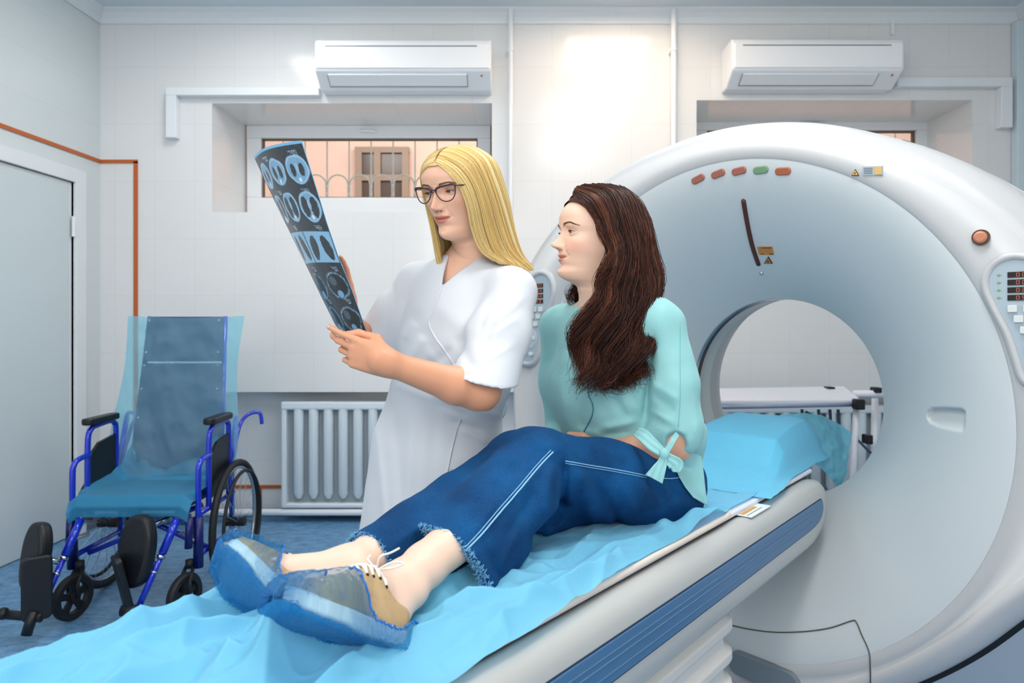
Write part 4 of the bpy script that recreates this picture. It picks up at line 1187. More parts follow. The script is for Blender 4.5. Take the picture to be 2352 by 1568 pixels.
for sgn in (-1, 1):
    l = .27 * sgn
    # main wheel: tyre, rim, hand rim, hub, spokes
    c = Wc(.305 * sgn, -.20, .30); fr = frame(c, wf, (0, 0, 1)); fr = fr @ Matrix.Rotation(math.radians(0), 4, 'Z')
    w = MB(); w.tube([fr @ Vector((.284 * math.cos(t), .284 * math.sin(t), 0)) for t in np.linspace(0, 2 * math.pi, 49)[:-1]], .0165, 10, closed=True); wh = w.build('rear_wheel', M_rub, wc, smooth=True)
    w = MB(); w.tube([fr @ Vector((.262 * math.cos(t), .262 * math.sin(t), 0)) for t in np.linspace(0, 2 * math.pi, 49)[:-1]], .008, 8, closed=True); w.build('wheel_rim', M_chr, wh, smooth=True)
    o2 = -1 if (frame(c, wf, (0, 0, 1)).to_3x3() @ Vector((0, 0, 1))).dot(wl) * sgn < 0 else 1
    w = MB(); w.tube([fr @ Vector((.245 * math.cos(t), .245 * math.sin(t), .035 * o2)) for t in np.linspace(0, 2 * math.pi, 49)[:-1]], .0085, 8, closed=True); w.build('hand_rim', M_rub, wh, smooth=True)
    w = MB(); w.tube([fr @ Vector((0, 0, -.045)), fr @ Vector((0, 0, .045))], .022, 14); w.build('hub', M_rub, wh, auto=40)
    w = MB()
    for k in range(28):
        t = 2 * math.pi * k / 28; t2 = t + (.35 if k % 2 else -.35)
        w.tube([fr @ Vector((.02 * math.cos(t2 * 1), .02 * math.sin(t2), .02 * (1 if k % 2 else -1))), fr @ Vector((.26 * math.cos(t), .26 * math.sin(t), 0))], .0012, 4)
    w.build('wheel_spokes', M_chr, wh)
    # caster
    ca = math.radians(-18)
    cf = (wf * math.cos(ca) + wl * math.sin(ca)); c = Wc(.235 * sgn + (.0), .20, .098); fr = frame(c, cf, (0, 0, 1))
    w = MB(); prof = [(.020, -.02), (.03, -.012), (.060, -.008), (.066, -.017), (.088, -.017), (.096, -.008), (.096, .008), (.088, .017), (.066, .017)]
    w.lathe([(.066, -.014), (.088, -.017), (.096, -.008), (.096, .008), (.088, .017), (.066, .014)], fr, 36, closed=True); cw = w.build('caster_wheel', M_rub, wc, auto=40)
    w = MB(); w.lathe([(0, -.02), (.022, -.02), (.022, .02), (0, .02)], fr, 16)
    for k in range(5):
        t = 2 * math.pi * k / 5 + .3; d = Vector((math.cos(t), math.sin(t), 0)); n = Vector((-d.y, d.x, 0))
        w.add([fr @ (d * r + n * s_ + Vector((0, 0, z))) for z in (-.006, .006) for r, s_ in ((.015, -.012), (.07, -.016), (.07, .016), (.015, .012))], [(0, 3, 2, 1), (4, 5, 6, 7), (0, 1, 5, 4), (1, 2, 6, 5), (2, 3, 7, 6), (3, 0, 4, 7)])
    w.build('caster_spokes', M_rub, cw)
    w = MB(); top = Wc(.235 * sgn, .15, .235)
    axn = fr.to_3x3() @ Vector((0, 0, 1))
    for q in (-1, 1): w.tube([c + axn * .026 * q, c + axn * .026 * q + Vector((0, 0, .06)), top + Vector((0, 0, -.03)) + axn * .018 * q], .008, 8)
    w.tube([top + Vector((0, 0, -.035)), top + Vector((0, 0, .0))], .018, 12); w.build('caster_fork', M_rub, wc, smooth=True)
    # side frame
    w = MB()
    w.tube(smooth_path([Wc(l, .145, .21), Wc(l, .145, .40), Wc(l, .145, .60), Wc(l, .135, .645), Wc(l, .10, .665), Wc(l, .02, .672)], 6), .0125, 12)
    w.tube(smooth_path([Wc(l, .035, .42), Wc(l, .035, .60), Wc(l, .030, .745), Wc(l, .005, .785), Wc(l, -.04, .795), Wc(l, -.15, .800), Wc(l, -.185, .785), Wc(l, -.20, .74), Wc(l, -.20, .42)], 6), .0125, 12)
    w.tube([Wc(l, .145, .25), Wc(l, -.22, .25)], .012, 12); w.tube([Wc(l, .145, .43), Wc(l, -.26, .43)], .012, 12)
    w.tube([Wc(l, -.24, .12), Wc(l, -.24, .62), Wc(l, -.30, .80)], .0125, 12)
    w.build('side_frame', M_wb, wc, smooth=True)
    w = MB(); w.tube([Wc(l, .145, .20), Wc(l, .145, .42)], .021, 12); w.tube([Wc(l * .93, .20, .30), Wc(l * .93, .19, .43)], .016, 10); w.build('front_post', mat('navy_paint', (6, 18, 92), .35), wc, smooth=True)
    # arm pad, clothing guard
    w = MB(); pts = [(x, y) for x, y in rrect(.055, .25, .024, 5)]; w.prism(pts, wfr @ Matrix.Translation((l, -.075, .805)), 0, .030); w.build('armrest', M_pad, wc, bevel=.008)
    w = MB(); V = [Wc(l * 1.0, .03, .47), Wc(l * 1.0, -.20, .47), Wc(l * 1.0, -.20, .735), Wc(l, -.05, .715), Wc(l, .03, .66)]; n = wl * .006
    w.add([v + n for v in V] + [v - n for v in V], [(0, 1, 2, 3, 4), (9, 8, 7, 6, 5)] + [(i, i + 5, (i + 1) % 5 + 5, (i + 1) % 5) for i in range(5)]); w.build('side_guard', M_pad, wc)
    # push handle
    w = MB(); w.tube(smooth_path([Wc(l, -.26, .60), Wc(l, -.34, .74), Wc(l * 1.05, -.42, .79), Wc(l * 1.25, -.44, .80), Wc(l * 1.3, -.44, .74)], 5), .010, 10); w.build('brace_tube', M_wb, wc, smooth=True)
    # elevating leg rest: blue tube, calf pad, foot plate
    fx = .20; lo = .205 * sgn
    kk = -1
    top = Wc(lo + .03 * sgn, .20, .44); bot = Wc(lo + (-.01) * sgn + (.0), .44, .135)
    if sgn > 0: top = Wc(.205, .20, .43); bot = Wc(.115, .34, .115)
    else: top = Wc(-.20, .20, .43); bot = Wc(-.24, .40, .13)
    w = MB(); w.tube([top, top.lerp(bot, .42)], .017, 12); w.tube([top.lerp(bot, .38), bot], .0125, 12); lt = w.build('legrest_tube', M_wb, wc, smooth=True)
    w = MB(); w.tube([top.lerp(bot, .44), top.lerp(bot, .47)], .019, 12); w.tube([top.lerp(bot, .62), top.lerp(bot, .64)], .016, 12); w.build('clamp_ring', M_chr, lt, smooth=True)
    pc = (Wc(.075, .28, .315) if sgn > 0 else Wc(-.305, .33, .31))
    pn = (wf + Vector((0, 0, .18)) + wl * (-.35 if sgn > 0 else -.55)).normalized(); px_ = Vector((0, 0, 1)).cross(pn).normalized(); fr = frame(pc, px_, Vector((0, 0, 1)) - pn * pn.z)
    out = [(p.x, p.y) for p in smooth_path([(0, -.145, 0), (-.06, -.11, 0), (-.082, -.02, 0), (-.078, .07, 0), (-.045, .135, 0), (0, .15, 0), (.045, .135, 0), (.078, .07, 0), (.082, -.02, 0), (.06, -.11, 0)], 5, True)]
    if sgn < 0: out = [(x * .85, y * .95) for x, y in out]
    w = MB(); w.prism(out, fr, -.028, .028); w.build('calf_pad', M_pad, wc, bevel=.018)
    w = MB(); w.tube([pc, top.lerp(bot, .5)], .012, 8); w.build('pad_bracket', M_chr, wc, smooth=True)
    # foot plate folded up
    if sgn < 0:
        fpc = Wc(-.255, .40, .215); fr = frame(fpc, (wl * .75 - wf * .5), Vector((0, 0, 1)) + wf * .1 - wl * .22)
        w = MB(); w.prism(rrect(.105, .25, .022, 4), fr, -.012, .018); w.build('foot_plate', M_pad, wc, bevel=.008)
        w = MB(); w.tube([Wc(-.375, .41, .115), Wc(-.23, .41, .10)], .018, 10); w.ball(Wc(-.38, .41, .118), .024, 12, 8); w.tube([Wc(-.255, .42, .13), Wc(-.27, .44, .045)], .020, 10); w.build('plate_hinge', M_pad, wc, smooth=True)
    else:
        fpc = Wc(.045, .33, .19); fr = frame(fpc, (wl * .6 + wf * .75), Vector((0, 0, 1)) - wl * .28)
        w = MB(); w.prism(rrect(.10, .26, .022, 4), fr, -.014, .014); w.build('foot_plate', M_pad, wc, bevel=.008)
        w = MB(); w.tube([Wc(.05, .35, .10), Wc(.13, .35, .095)], .024, 10); w.tube([Wc(.10, .35, .10), Wc(.08, .37, .03)], .016, 10); w.build('plate_hinge', M_pad, wc, smooth=True)
# cross brace, seat rails
mb = MB(); mb.tube([Wc(-.25, .06, .24), Wc(.22, -.02, .43)], .0125, 12); mb.build('cross_brace', M_wb, wc, smooth=True)
mb = MB(); mb.tube([Wc(.25, .0, .24), Wc(-.22, -.06, .43)], .0125, 12); mb.build('cross_brace', M_wb, wc, smooth=True)
mb = MB(); mb.tube([Wc(.0, .035, .345), Wc(.10, .015, .385)], .0135, 12); mb.build('brace_sleeve', M_chr, wc, smooth=True)
for sgn in (-1, 1):
    mb = MB(); mb.ball(Wc(.20 * sgn - .03, .10, .42), .026, 12, 8); mb.tube([Wc(.20 * sgn, .12, .40), Wc(.25 * sgn, .17, .41)], .010, 8); mb.tube([Wc(.20 * sgn, .14, .35), Wc(.265 * sgn, .19, .33)], .008, 8); mb.build('brake_fitting', mat('alloy_grey', (186, 184, 178), .35, .5), wc, smooth=True)
# seat: dark cushion, back frame and back rest fabric
def quadgrid(fn, nu, nv): 
    u = np.linspace(0, 1, nu)[:, None] + np.zeros((1, nv)); v = np.linspace(0, 1, nv)[None, :] + np.zeros((nu, 1))
    return fn(u, v).reshape(-1, 3), grid_faces(nu, nv)
WLn, WFn, WCn = np.array(wl), np.array(wf), np.array(WC)
def wcn(l, f, z): return WCn + l[..., None] * WLn + f[..., None] * WFn + z[..., None] * np.array([0, 0, 1.0])
mb = MB(); mb.box((-.235, -.22, .455), (.235, .19, .505), wfr); mb.build('seat', M_navy, wc, bevel=.02)
tilt = .16
mb = MB(); B0 = (-.20, .50); 
def bk(l, h, off=0.0): return Wc(l, -.22 - h * tilt + off, .50 + h)
V = []
for h, w in ((.02, .215), (.45, .195), (.78, .185)): V += [bk(-w, h), bk(w, h)]
mb = MB()
def slab(h0, h1, w0, w1, name):
    mb = MB(); mb.add([bk(-w0, h0, .012), bk(w0, h0, .012), bk(w1, h1, .012), bk(-w1, h1, .012), bk(-w0, h0, -.012), bk(w0, h0, -.012), bk(w1, h1, -.012), bk(-w1, h1, -.012)], [(3, 2, 1, 0), (4, 5, 6, 7), (0, 1, 5, 4), (1, 2, 6, 5), (2, 3, 7, 6), (3, 0, 4, 7)]); return mb.build(name, M_navy, wc, bevel=.008)
slab(.02, .565, .222, .198, 'backrest'); slab(.575, .80, .196, .188, 'backrest_extension')
for sgn in (-1, 1):
    mb = MB(); mb.tube([bk(.215 * sgn, .0, -.02), bk(.19 * sgn, .80, -.02)], .012, 10); mb.build('back_tube', M_wb, wc, smooth=True)
    mb = MB()
    for h in (.13, .30, .44, .555, .62, .78): mb.ball(bk((.212 - .028 * h / .8) * sgn - .012 * sgn, h, .016), .006, 8, 6)
    mb.build('backrest_rivet', M_chr, wc, smooth=True)
# disposable covers on the wheelchair: a loose bag over the back, a cloth over the seat
M_bag = cloth_mat('thin_blue_film_cloth', (186, 230, 242), .4, .30, scale=300)
M_bag2 = cloth_mat('blue_film_cloth_double', (60, 160, 205), .3, .72, scale=300)
def bag(front):
    def fn(u, v):
        h = .0 + v * .805
        w = .262 + .05 * (1 - v) * 0 + .012 * np.sin(v * 7)
        wl_, wr_ = -w - .02 - .05 * (1 - v), w * 1.05 + .01
        l = wl_ + (wr_ - wl_) * u
        off = (.022 + .010 * (1 - (2 * u - 1) ** 2)) * (1 if front else -1.2)
        n = .014 * fbm(l * 9 + v * 3, h * 6 - l * 4, 0 * l, 11 if front else 17, 3) + .010 * ridge(l * 5 + h * 4, h * 5 - l * 3, 19)
        edge = 1 - np.clip(np.abs(2 * u - 1) * 1.0, 0, 1) ** 6
        f = -.22 - h * tilt + off * edge + n * edge * (1 if front else 1)
        sag = -.012 * (1 - (2 * u - 1) ** 2) * np.clip((v - .9) / .1, 0, 1)
        return wcn(l, f, .50 + h + sag + .02 * np.abs(2 * u - 1) ** 3 * (v > .97) * 0)
    return quadgrid(fn, 60, 80)
cv = thing('chair_back_cover', 'thin see-through blue bag pulled over the raised wheelchair back', 'disposable cover', tuple(Wc(0, -.3, .5)))
V, Fq = bag(True); link_mesh('front_layer', V, Fq, M_bag, cv)
V, Fq = bag(False); link_mesh('rear_layer', V, Fq, M_bag, cv)
def seatc(u, v):
    # v: 0 front hem hanging -> 1 up the back
    vv = v
    f = np.interp(vv, [0, .12, .2, .62, .75, .86, 1], [.205, .215, .19, -.14, -.20, -.22, -.25])
    z = np.interp(vv, [0, .12, .2, .62, .75, .86, 1], [.435, .48, .522, .515, .53, .58, .66])
    w = np.interp(vv, [0, .2, .5, .75, 1], [.25, .262, .27, .25, .20])
    l = (u - .5) * 2 * w
    e = np.abs(2 * u - 1)
    z = z + .045 * np.clip(e - .8, 0, 1) * 5 * np.clip((vv - .3) / .4, 0, 1) - .03 * np.clip((e - .85) / .15, 0, 1) * (vv < .3)
    n = .012 * fbm(l * 7 + f * 9, f * 8 - l * 3, z * 6, 23, 3) * (.3 + np.clip((vv - .55) * 3, 0, 1.6))
    return wcn(l, f + n * .6, z + n * .6 + .004)
V, Fq = quadgrid(seatc, 70, 90)
so = link_mesh('seat_cover', V, Fq, M_bag2); tag(so, 'crumpled blue disposable cloth laid over the wheelchair seat', 'disposable cover')
# ---------------- people: helpers ----------------
def skin_mat(name, rough=.42, tint=(1, 1, 1)):
    m = mat(name, (220, 170, 140), rough, spec=.4, sss=.18, attr='Col', bump=.12, bscale=700)
    return m
def catm(z, zk, vk):
    # smooth interpolation (cubic hermite, finite differences)
    zk = np.array(zk, float); vk = np.array(vk, float)
    m = np.gradient(vk, zk)
    # limit overshoot
    d = np.diff(vk) / np.diff(zk)
    for i in range(len(m)):
        a = d[max(i - 1, 0)]; b = d[min(i, len(d) - 1)]
        if a * b <= 0: m[i] = 0
        else: m[i] = np.sign(a) * min(abs(m[i]), 3 * min(abs(a), abs(b)))
    i = np.clip(np.searchsorted(zk, z, side='right') - 1, 0, len(zk) - 2)
    h = zk[i + 1] - zk[i]; t = (np.clip(z, zk[0], zk[-1]) - zk[i]) / h
    return (vk[i] * (2 * t ** 3 - 3 * t ** 2 + 1) + m[i] * h * (t ** 3 - 2 * t ** 2 + t) + vk[i + 1] * (-2 * t ** 3 + 3 * t ** 2) + m[i + 1] * h * (t ** 3 - t ** 2))
def gs(v, c, s): return np.exp(-((v - c) / s) ** 2)

def head_mesh(o):
    """Head and neck surface in centimetres: x lateral, y forward, z up, chin at z=0, crown at 22.5. o: dict of options."""
    nz, nt = 330, 420
    z = np.concatenate([np.linspace(o.get('zneck', -11), -1.2, 50)[:-1], np.linspace(-1.2, 14, 210)[:-1], np.linspace(14, 22.45, nz - 258)])
    nz = len(z)
    zz = [-14, -6, -2.6, -1.3, -.55, 0, .7, 1.7, 3.1, 5, 7, 9, 11.4, 13, 15, 17, 19, 20.5, 21.7, 22.3, 22.5]
    yf = catm(z, zz, [1.2, 1.9, 2.5, 3.3, 5.2, 6.9, 8.0, 8.5, 7.85, 8.1, 8.35, 8.15, 7.95, 8.45, 8.6, 8.1, 6.8, 5.1, 3.0, 1.2, .2])
    yb = catm(z, zz, [-10.0, -8.4, -7.6, -7.5, -7.5, -7.6, -7.8, -8.0, -8.3, -8.7, -9.2, -9.8, -10.3, -10.5, -10.4, -9.8, -8.4, -6.6, -4.2, -2.4, -1.2])
    w = catm(z, zz, [6.0, 4.7, 4.55, 4.6, 4.65, 4.75, 4.85, 5.0, 5.3, 5.7, 6.3, 6.65, 6.95, 7.35, 7.4, 7.1, 6.2, 4.9, 3.1, 1.5, .5])
    yc = catm(z, zz, [-4.6, -3.0, -2.2, -1.8, -1.6, -1.5, -1.4, -1.3, -1.2, -1.2, -1.2, -1.3, -1.4, -1.4, -1.3, -1.2, -1.2, -1.1, -1, -.8, -.5])
    nf = catm(z, zz, [2, 2, 1.9, 1.7, 1.5, 1.46, 1.5, 1.6, 1.76, 1.98, 2.1, 2.2, 2.3, 2.35, 2.35, 2.3, 2.2, 2.1, 2, 2, 2])
    u = np.linspace(-math.pi, math.pi, nt + 1)[:-1]
    th = u - .42 * np.sin(u)            # denser towards the face (th = 0)
    # superellipse
    T_, Z = np.meshgrid(th, z); c, s = np.cos(T_), np.sin(T_)
    n = np.where(c > 0, nf[:, None], 2.1)
    X = w[:, None] * np.sign(s) * np.abs(s) ** (2 / n)
    A = np.where(c > 0, (yf - yc)[:, None], (yc - yb)[:, None])
    Y = yc[:, None] + A * np.sign(c) * np.abs(c) ** (2 / n)
    # resample angularly is not needed; add facial relief on the front half
    fr = np.clip(c * 2.2, 0, 1)
    ax = np.abs(X)
    D = np.zeros_like(X)
    zc = Z
    D += -.95 * gs(ax, 3.05, 1.55) * gs(zc, 11.35, 1.05)            # eye sockets
    D += -.55 * gs(ax, 1.75, .7) * gs(zc, 11.7, .9)
    D += .20 * gs(ax, 2.9, 1.9) * gs(zc, 13.1, .7)                  # brow
    D += .55 * gs(ax, 4.7, 1.5) * gs(zc, 8.9, 1.5)                  # cheekbone
    D += o.get('cheek', .18) * gs(ax, 3.6, 1.3) * gs(zc, 7.2, 1.2)
    D += -.22 * gs(ax, 4.6, 1.2) * gs(zc, 5.2, 1.4)
    D += -.16 * gs(ax, 6.2, 1.2) * gs(zc, 12.2, 1.6)                # temple
    # nose
    nk = [6.75, 7.05, 7.35, 7.8, 8.3, 8.9, 9.7, 10.6, 11.5, 12.3, 13.2]
    N = np.where((zc > 6.7) & (zc < 13.3), catm(zc, nk, o.get('nose', [0, .28, 1.45, 2.35, 2.55, 2.2, 1.65, 1.15, .75, .35, 0])), 0)
    wn = catm(zc, nk, [1.5, 1.35, 1.15, .98, .92, .85, .78, .74, .78, .95, 1.2])
    D += N * np.exp(-(ax / wn) ** 2.2)
    D += .80 * gs(ax, 1.28, .50) * gs(zc, 7.85, .55)               # nostril wings
    D += -.55 * gs(ax, .62, .30) * gs(zc, 7.02, .22)              # nostrils
    D += -.35 * gs(ax, 1.95, .42) * gs(zc, 7.5, .7)
    # lips
    sm = o.get('smile', .03)
    zl = zc - sm * ax ** 2
    lw = o.get('lipw', 2.35)
    lm = np.clip(1 - (ax / lw) ** 2.4, 0, 1)
    D += .38 * gs(zl, 5.70, .40) * lm ** .6 + .44 * gs(zl, 4.52, .46) * lm ** .7
    D += -.34 * gs(zl, 5.13, .13) * np.clip(1 - (ax / (lw * 1.02)) ** 4, 0, 1)
    D += -.20 * gs(ax, lw + .15, .45) * gs(zl, 5.12, .5)
    D += -.12 * gs(ax, 0, .35) * gs(zc, 6.45, .4)
    D += -.30 * gs(zc, 3.35, .5) * gs(ax, 0, 2.2)
    D += .22 * gs(ax, 0, 1.6) * gs(zc, 1.6, 1.0)
    D += -.14 * gs(ax - 2.4 - (6.8 - zc) * .25, 0, .28) * np.clip((7.4 - zc) / 1.0, 0, 1) * np.clip((zc - 4.8) / .8, 0, 1) * o.get('fold', 1)
    Y = Y + D * fr
    # throat tendons
    X = X + 0
    V = np.stack([X, Y, Z], -1)
    # colours
    base = np.array(lin(o['skin'])); V_ = V.reshape(-1, 3)
    C = np.tile(base, (V_.shape[0], 1))
    x_, y_, z_ = np.abs(V_[:, 0]), V_[:, 1], V_[:, 2]
    def blend(col, k):
        k = np.clip(k, 0, 1)[:, None]; C[:] = C * (1 - k) + np.array(lin(col)) * k
    front = np.clip(y_ / 3, 0, 1)
    zl_ = z_ - sm * x_ ** 2
    blend(o['blush'], .45 * gs(x_, 4.3, 1.6) * gs(z_, 7.9, 1.5) * front)
    blend(o['blush'], .30 * gs(x_, 0, 1.2) * gs(z_, 8.0, .9) * front)
    up = 6.12 - .18 * gs(x_, 0, .3) - .95 * (x_ / lw) ** 2 * .8; lo_ = 4.02 + .95 * (x_ / lw) ** 2.2
    lipk = np.clip((up - zl_) / .12, 0, 1) * np.clip((zl_ - lo_) / .14, 0, 1) * np.clip((lw - x_) / .15, 0, 1) * (y_ > 5)
    blend(o['lip'], lipk * .95)
    blend((140, 78, 68), gs(zl_, 5.13, .08) * np.clip((lw - x_) / .2, 0, 1) * (y_ > 5) * .7)
    blend((96, 48, 42), gs(x_, .62, .27) * gs(z_, 7.02, .2) * (y_ > 7) * .8)
    q = grid_faces(nt, nz)  # placeholder orientation
    Fq = []
    i = np.arange(nz - 1)[:, None]; j = np.arange(nt)[None, :]; j2 = (j + 1) % nt
    Fq = np.stack([i * nt + j, i * nt + j2, (i + 1) * nt + j2, (i + 1) * nt + j], -1).reshape(-1, 4)[:, ::-1]
    # crown cap
    top = len(V_); V_ = np.vstack([V_, [[0, -.5, 22.5]]]); C = np.vstack([C, C[:1]])
    cap = np.stack([(nz - 1) * nt + np.arange(nt), (nz - 1) * nt + (np.arange(nt) + 1) % nt, np.full(nt, top), np.full(nt, top)], 1)
    Fq = np.vstack([Fq, cap])
    return V_, Fq, C

def sphere_patch(c, r, az0, az1, e0f, e1f, nu=40, nv=16):
    # azimuth around z from +y, elevation; e0f/e1f functions of azimuth -> patch on a sphere
    az = np.linspace(az0, az1, nu)[:, None] + np.zeros((1, nv)); k = np.linspace(0, 1, nv)[None, :] + np.zeros((nu, 1))
    e = e0f(az) + (e1f(az) - e0f(az)) * k
    V = np.stack([c[0] + r * np.cos(e) * np.sin(az), c[1] + r * np.cos(e) * np.cos(az), c[2] + r * np.sin(e)], -1)
    return V.reshape(-1, 3), grid_faces(nu, nv)

def face_parts(o):
    """eyes, lids, lashes, brows in head space. returns list of (V, F, material index, colour)"""
    out = []
    iris = o['iris']
    gaze = np.array(o.get('gaze', (0, 1, 0)), float); gaze /= np.linalg.norm(gaze)
    for sx in (-1, 1):
        c = np.array([3.05 * sx, 6.12, 11.3]); r = 1.20
        nu, nv = 40, 28
        ph = np.linspace(0, math.pi, nv); tt = np.linspace(0, 2 * math.pi, nu + 1)[:-1]
        a = np.cross(gaze, [0, 0, 1]); a /= np.linalg.norm(a); b = np.cross(a, gaze)
        PH, TT = np.meshgrid(ph, tt)
        bul = r * (1 + .035 * gs(PH, 0, .42))
        V = c + bul[..., None] * (np.cos(PH)[..., None] * gaze + (np.sin(PH) * np.cos(TT))[..., None] * a + (np.sin(PH) * np.sin(TT))[..., None] * b)
        Fq = grid_faces(nu, nv, closed_u=True)
        C = np.tile(np.array(lin((232, 226, 220))), (nu * nv, 1)); PHf = PH.ravel()
        C[PHf < .50] = lin(iris); C[(PHf < .52) & (PHf > .44)] = [v * .4 for v in lin(iris)]; C[PHf < .22] = (.006, .005, .005)
        out.append((V.reshape(-1, 3), Fq, 1, C))
        # lids: opening described by upper/lower elevation as function of azimuth
        up = o.get('lid_up', .28); lo = o.get('lid_lo', -.30); 
        def top_e(az): return (up + .0) * np.cos(np.clip(az / 1.02, -1, 1) * math.pi / 2) ** .55 * 1.0 + .06 * sx * np.sin(az) * 1.0 - .02
        def low_e(az): return lo * np.cos(np.clip(az / 1.02, -1, 1) * math.pi / 2) ** .8 + .06 * sx * np.sin(az) - .02
        for hi, col in ((True, o['lid']), (False, o['skin'])):
            e0 = top_e if hi else low_e
            e1 = (lambda az: 1.25 + 0 * az) if hi else (lambda az: -1.25 + 0 * az)
            V1, F1 = sphere_patch(c, 1.30 if hi else 1.27, -1.45, 1.45, e0, e1, 44, 18)
            if hi: F1 = F1[:, ::-1]
            out.append((V1, F1, 0, lin(col)))
            # lid rim thickness
            az = np.linspace(-1.3, 1.3, 44); e = e0(az)
            Vr = []
            for rr_ in (1.30 if hi else 1.27, 1.17): Vr.append(np.stack([c[0] + rr_ * np.cos(e) * np.sin(az), c[1] + rr_ * np.cos(e) * np.cos(az), c[2] + rr_ * np.sin(e)], -1))
            Vr = np.stack(Vr, 1).reshape(-1, 3); out.append((Vr, grid_faces(44, 2) if not hi else grid_faces(44, 2)[:, ::-1], 0, lin((150, 96, 84)) if hi else lin(o['blush'])))
        # lash line + lashes
        az = np.linspace(-1.05, 1.05, 30); e = top_e(az); rr_ = 1.315
        line = np.stack([c[0] + rr_ * np.cos(e) * np.sin(az), c[1] + rr_ * np.cos(e) * np.cos(az), c[2] + rr_ * np.sin(e)], -1)
        V1, F1 = strands(line[None], .055, .055, 5); out.append((V1, F1, 2, lin((48, 32, 28))))
        L_ = []
        for k in range(26):
            t = -1.0 + 2.0 * k / 25; e = float(top_e(np.array(t))); d = np.array([math.sin(t) * 1.1, math.cos(t), .0]); p0 = c + 1.31 * np.array([math.cos(e) * math.sin(t), math.cos(e) * math.cos(t), math.sin(e)])
            dn = o.get('lash_dir', -.15); ll = .48 + .18 * (t * sx)
            L_.append([p0, p0 + (d * .5 + [0, 0, dn]) * ll, p0 + (d * .85 + [0, 0, dn + .35]) * ll])
        V1, F1 = strands(np.array(L_), .026, .008, 3); out.append((V1, F1, 2, lin((40, 28, 24))))
        az = np.linspace(-.95, .95, 24); e = low_e(az)
        line = np.stack([c[0] + 1.28 * np.cos(e) * np.sin(az), c[1] + 1.28 * np.cos(e) * np.cos(az), c[2] + 1.28 * np.sin(e)], -1)
        V1, F1 = strands(line[None], .022, .022, 4); out.append((V1, F1, 2, lin((110, 76, 66))))
        # crease above the lid
        # brow
        B = []; rng = np.random.default_rng(5)
        for k in range(150):
            t = rng.random(); bx = 1.35 + 3.6 * t; bz = 12.95 + .62 * math.sin(min(t * 1.45, 1.25) * math.pi / 2 * 1.1) - .75 * max(0, t - .62) * 1.6 + (rng.random() - .5) * (.58 * (1 - t * .75))
            B.append((bx * sx, bz, t))
        S_ = []
        for bx, bz, t in B:
            d = np.array([sx * (.45 + .4 * t), 0, .42 - .8 * t]); p = np.array([bx, 0, bz])
            q = [p, p + d * .35, p + d * .7]
            S_.append([[a_[0], o['surf'](a_[0], a_[2]) + .05, a_[2]] for a_ in q])
        V1, F1 = strands(np.array(S_), .05, .015, 3, 1.0); out.append((V1, F1, 2, lin(o['brow'])))
    # ears
    for sx in (-1, 1):
        S = SDF((-1.6, -3, -4), (2.4, 3, 4), .16)
        pts = smooth_path([(0, 1.0, -1.0), (.2, 1.3, .8), (.5, .6, 2.2), (.7, -.7, 2.5), (.8, -1.5, 1.5), (.6, -1.3, .0), (.35, -.6, -1.4), (.15, .1, -2.3), (.1, .6, -2.4), (.0, .9, -1.6)], 4)
        for a_, b_ in zip(pts[:-1], pts[1:]): S.cap(a_, b_, .30, .30, .12)
        S.ell((.15, 0, 0), (.28, 1.3, 2.1), k=.3); S.ell((.12, .3, -1.9), (.32, .6, .6), k=.3)
        V1, F1 = S.mesh(1); V1 = V1 * [1, 1, 1]
        V1 = V1.copy(); V1[:, 0] = (V1[:, 0] + 6.95) * sx; V1[:, 1] += -1.2; V1[:, 2] += 9.8
        if sx < 0: F1 = F1[:, ::-1]
        out.append((V1, F1, 0, lin(o['skin'])))
    return out

def build_head(o):
    V, Fq, C = head_mesh(o)
    # lookup of the front surface for brows
    fv = V[V[:, 1] > 2]
    def surf(x, z):
        d = (fv[:, 0] - x) ** 2 + (fv[:, 2] - z) ** 2; return float(fv[np.argmin(d), 1])
    o['surf'] = surf
    parts = [(V, Fq, 0, C)] + face_parts(o)
    return join(parts)

def head_transform(fwd, up, scale, local_anchor, target):
    f = Vector(fwd).normalized(); u = Vector(up); x = f.cross(u).normalized(); u = x.cross(f)
    # head x axis: +x is the person's right if x = f x u
    R = np.array([[x.x, f.x, u.x], [x.y, f.y, u.y], [x.z, f.z, u.z]]) * scale * .01
    t = np.array(target) - R @ np.array(local_anchor)
    return R, t

def xf(V, R, t): return np.asarray(V) @ R.T + t

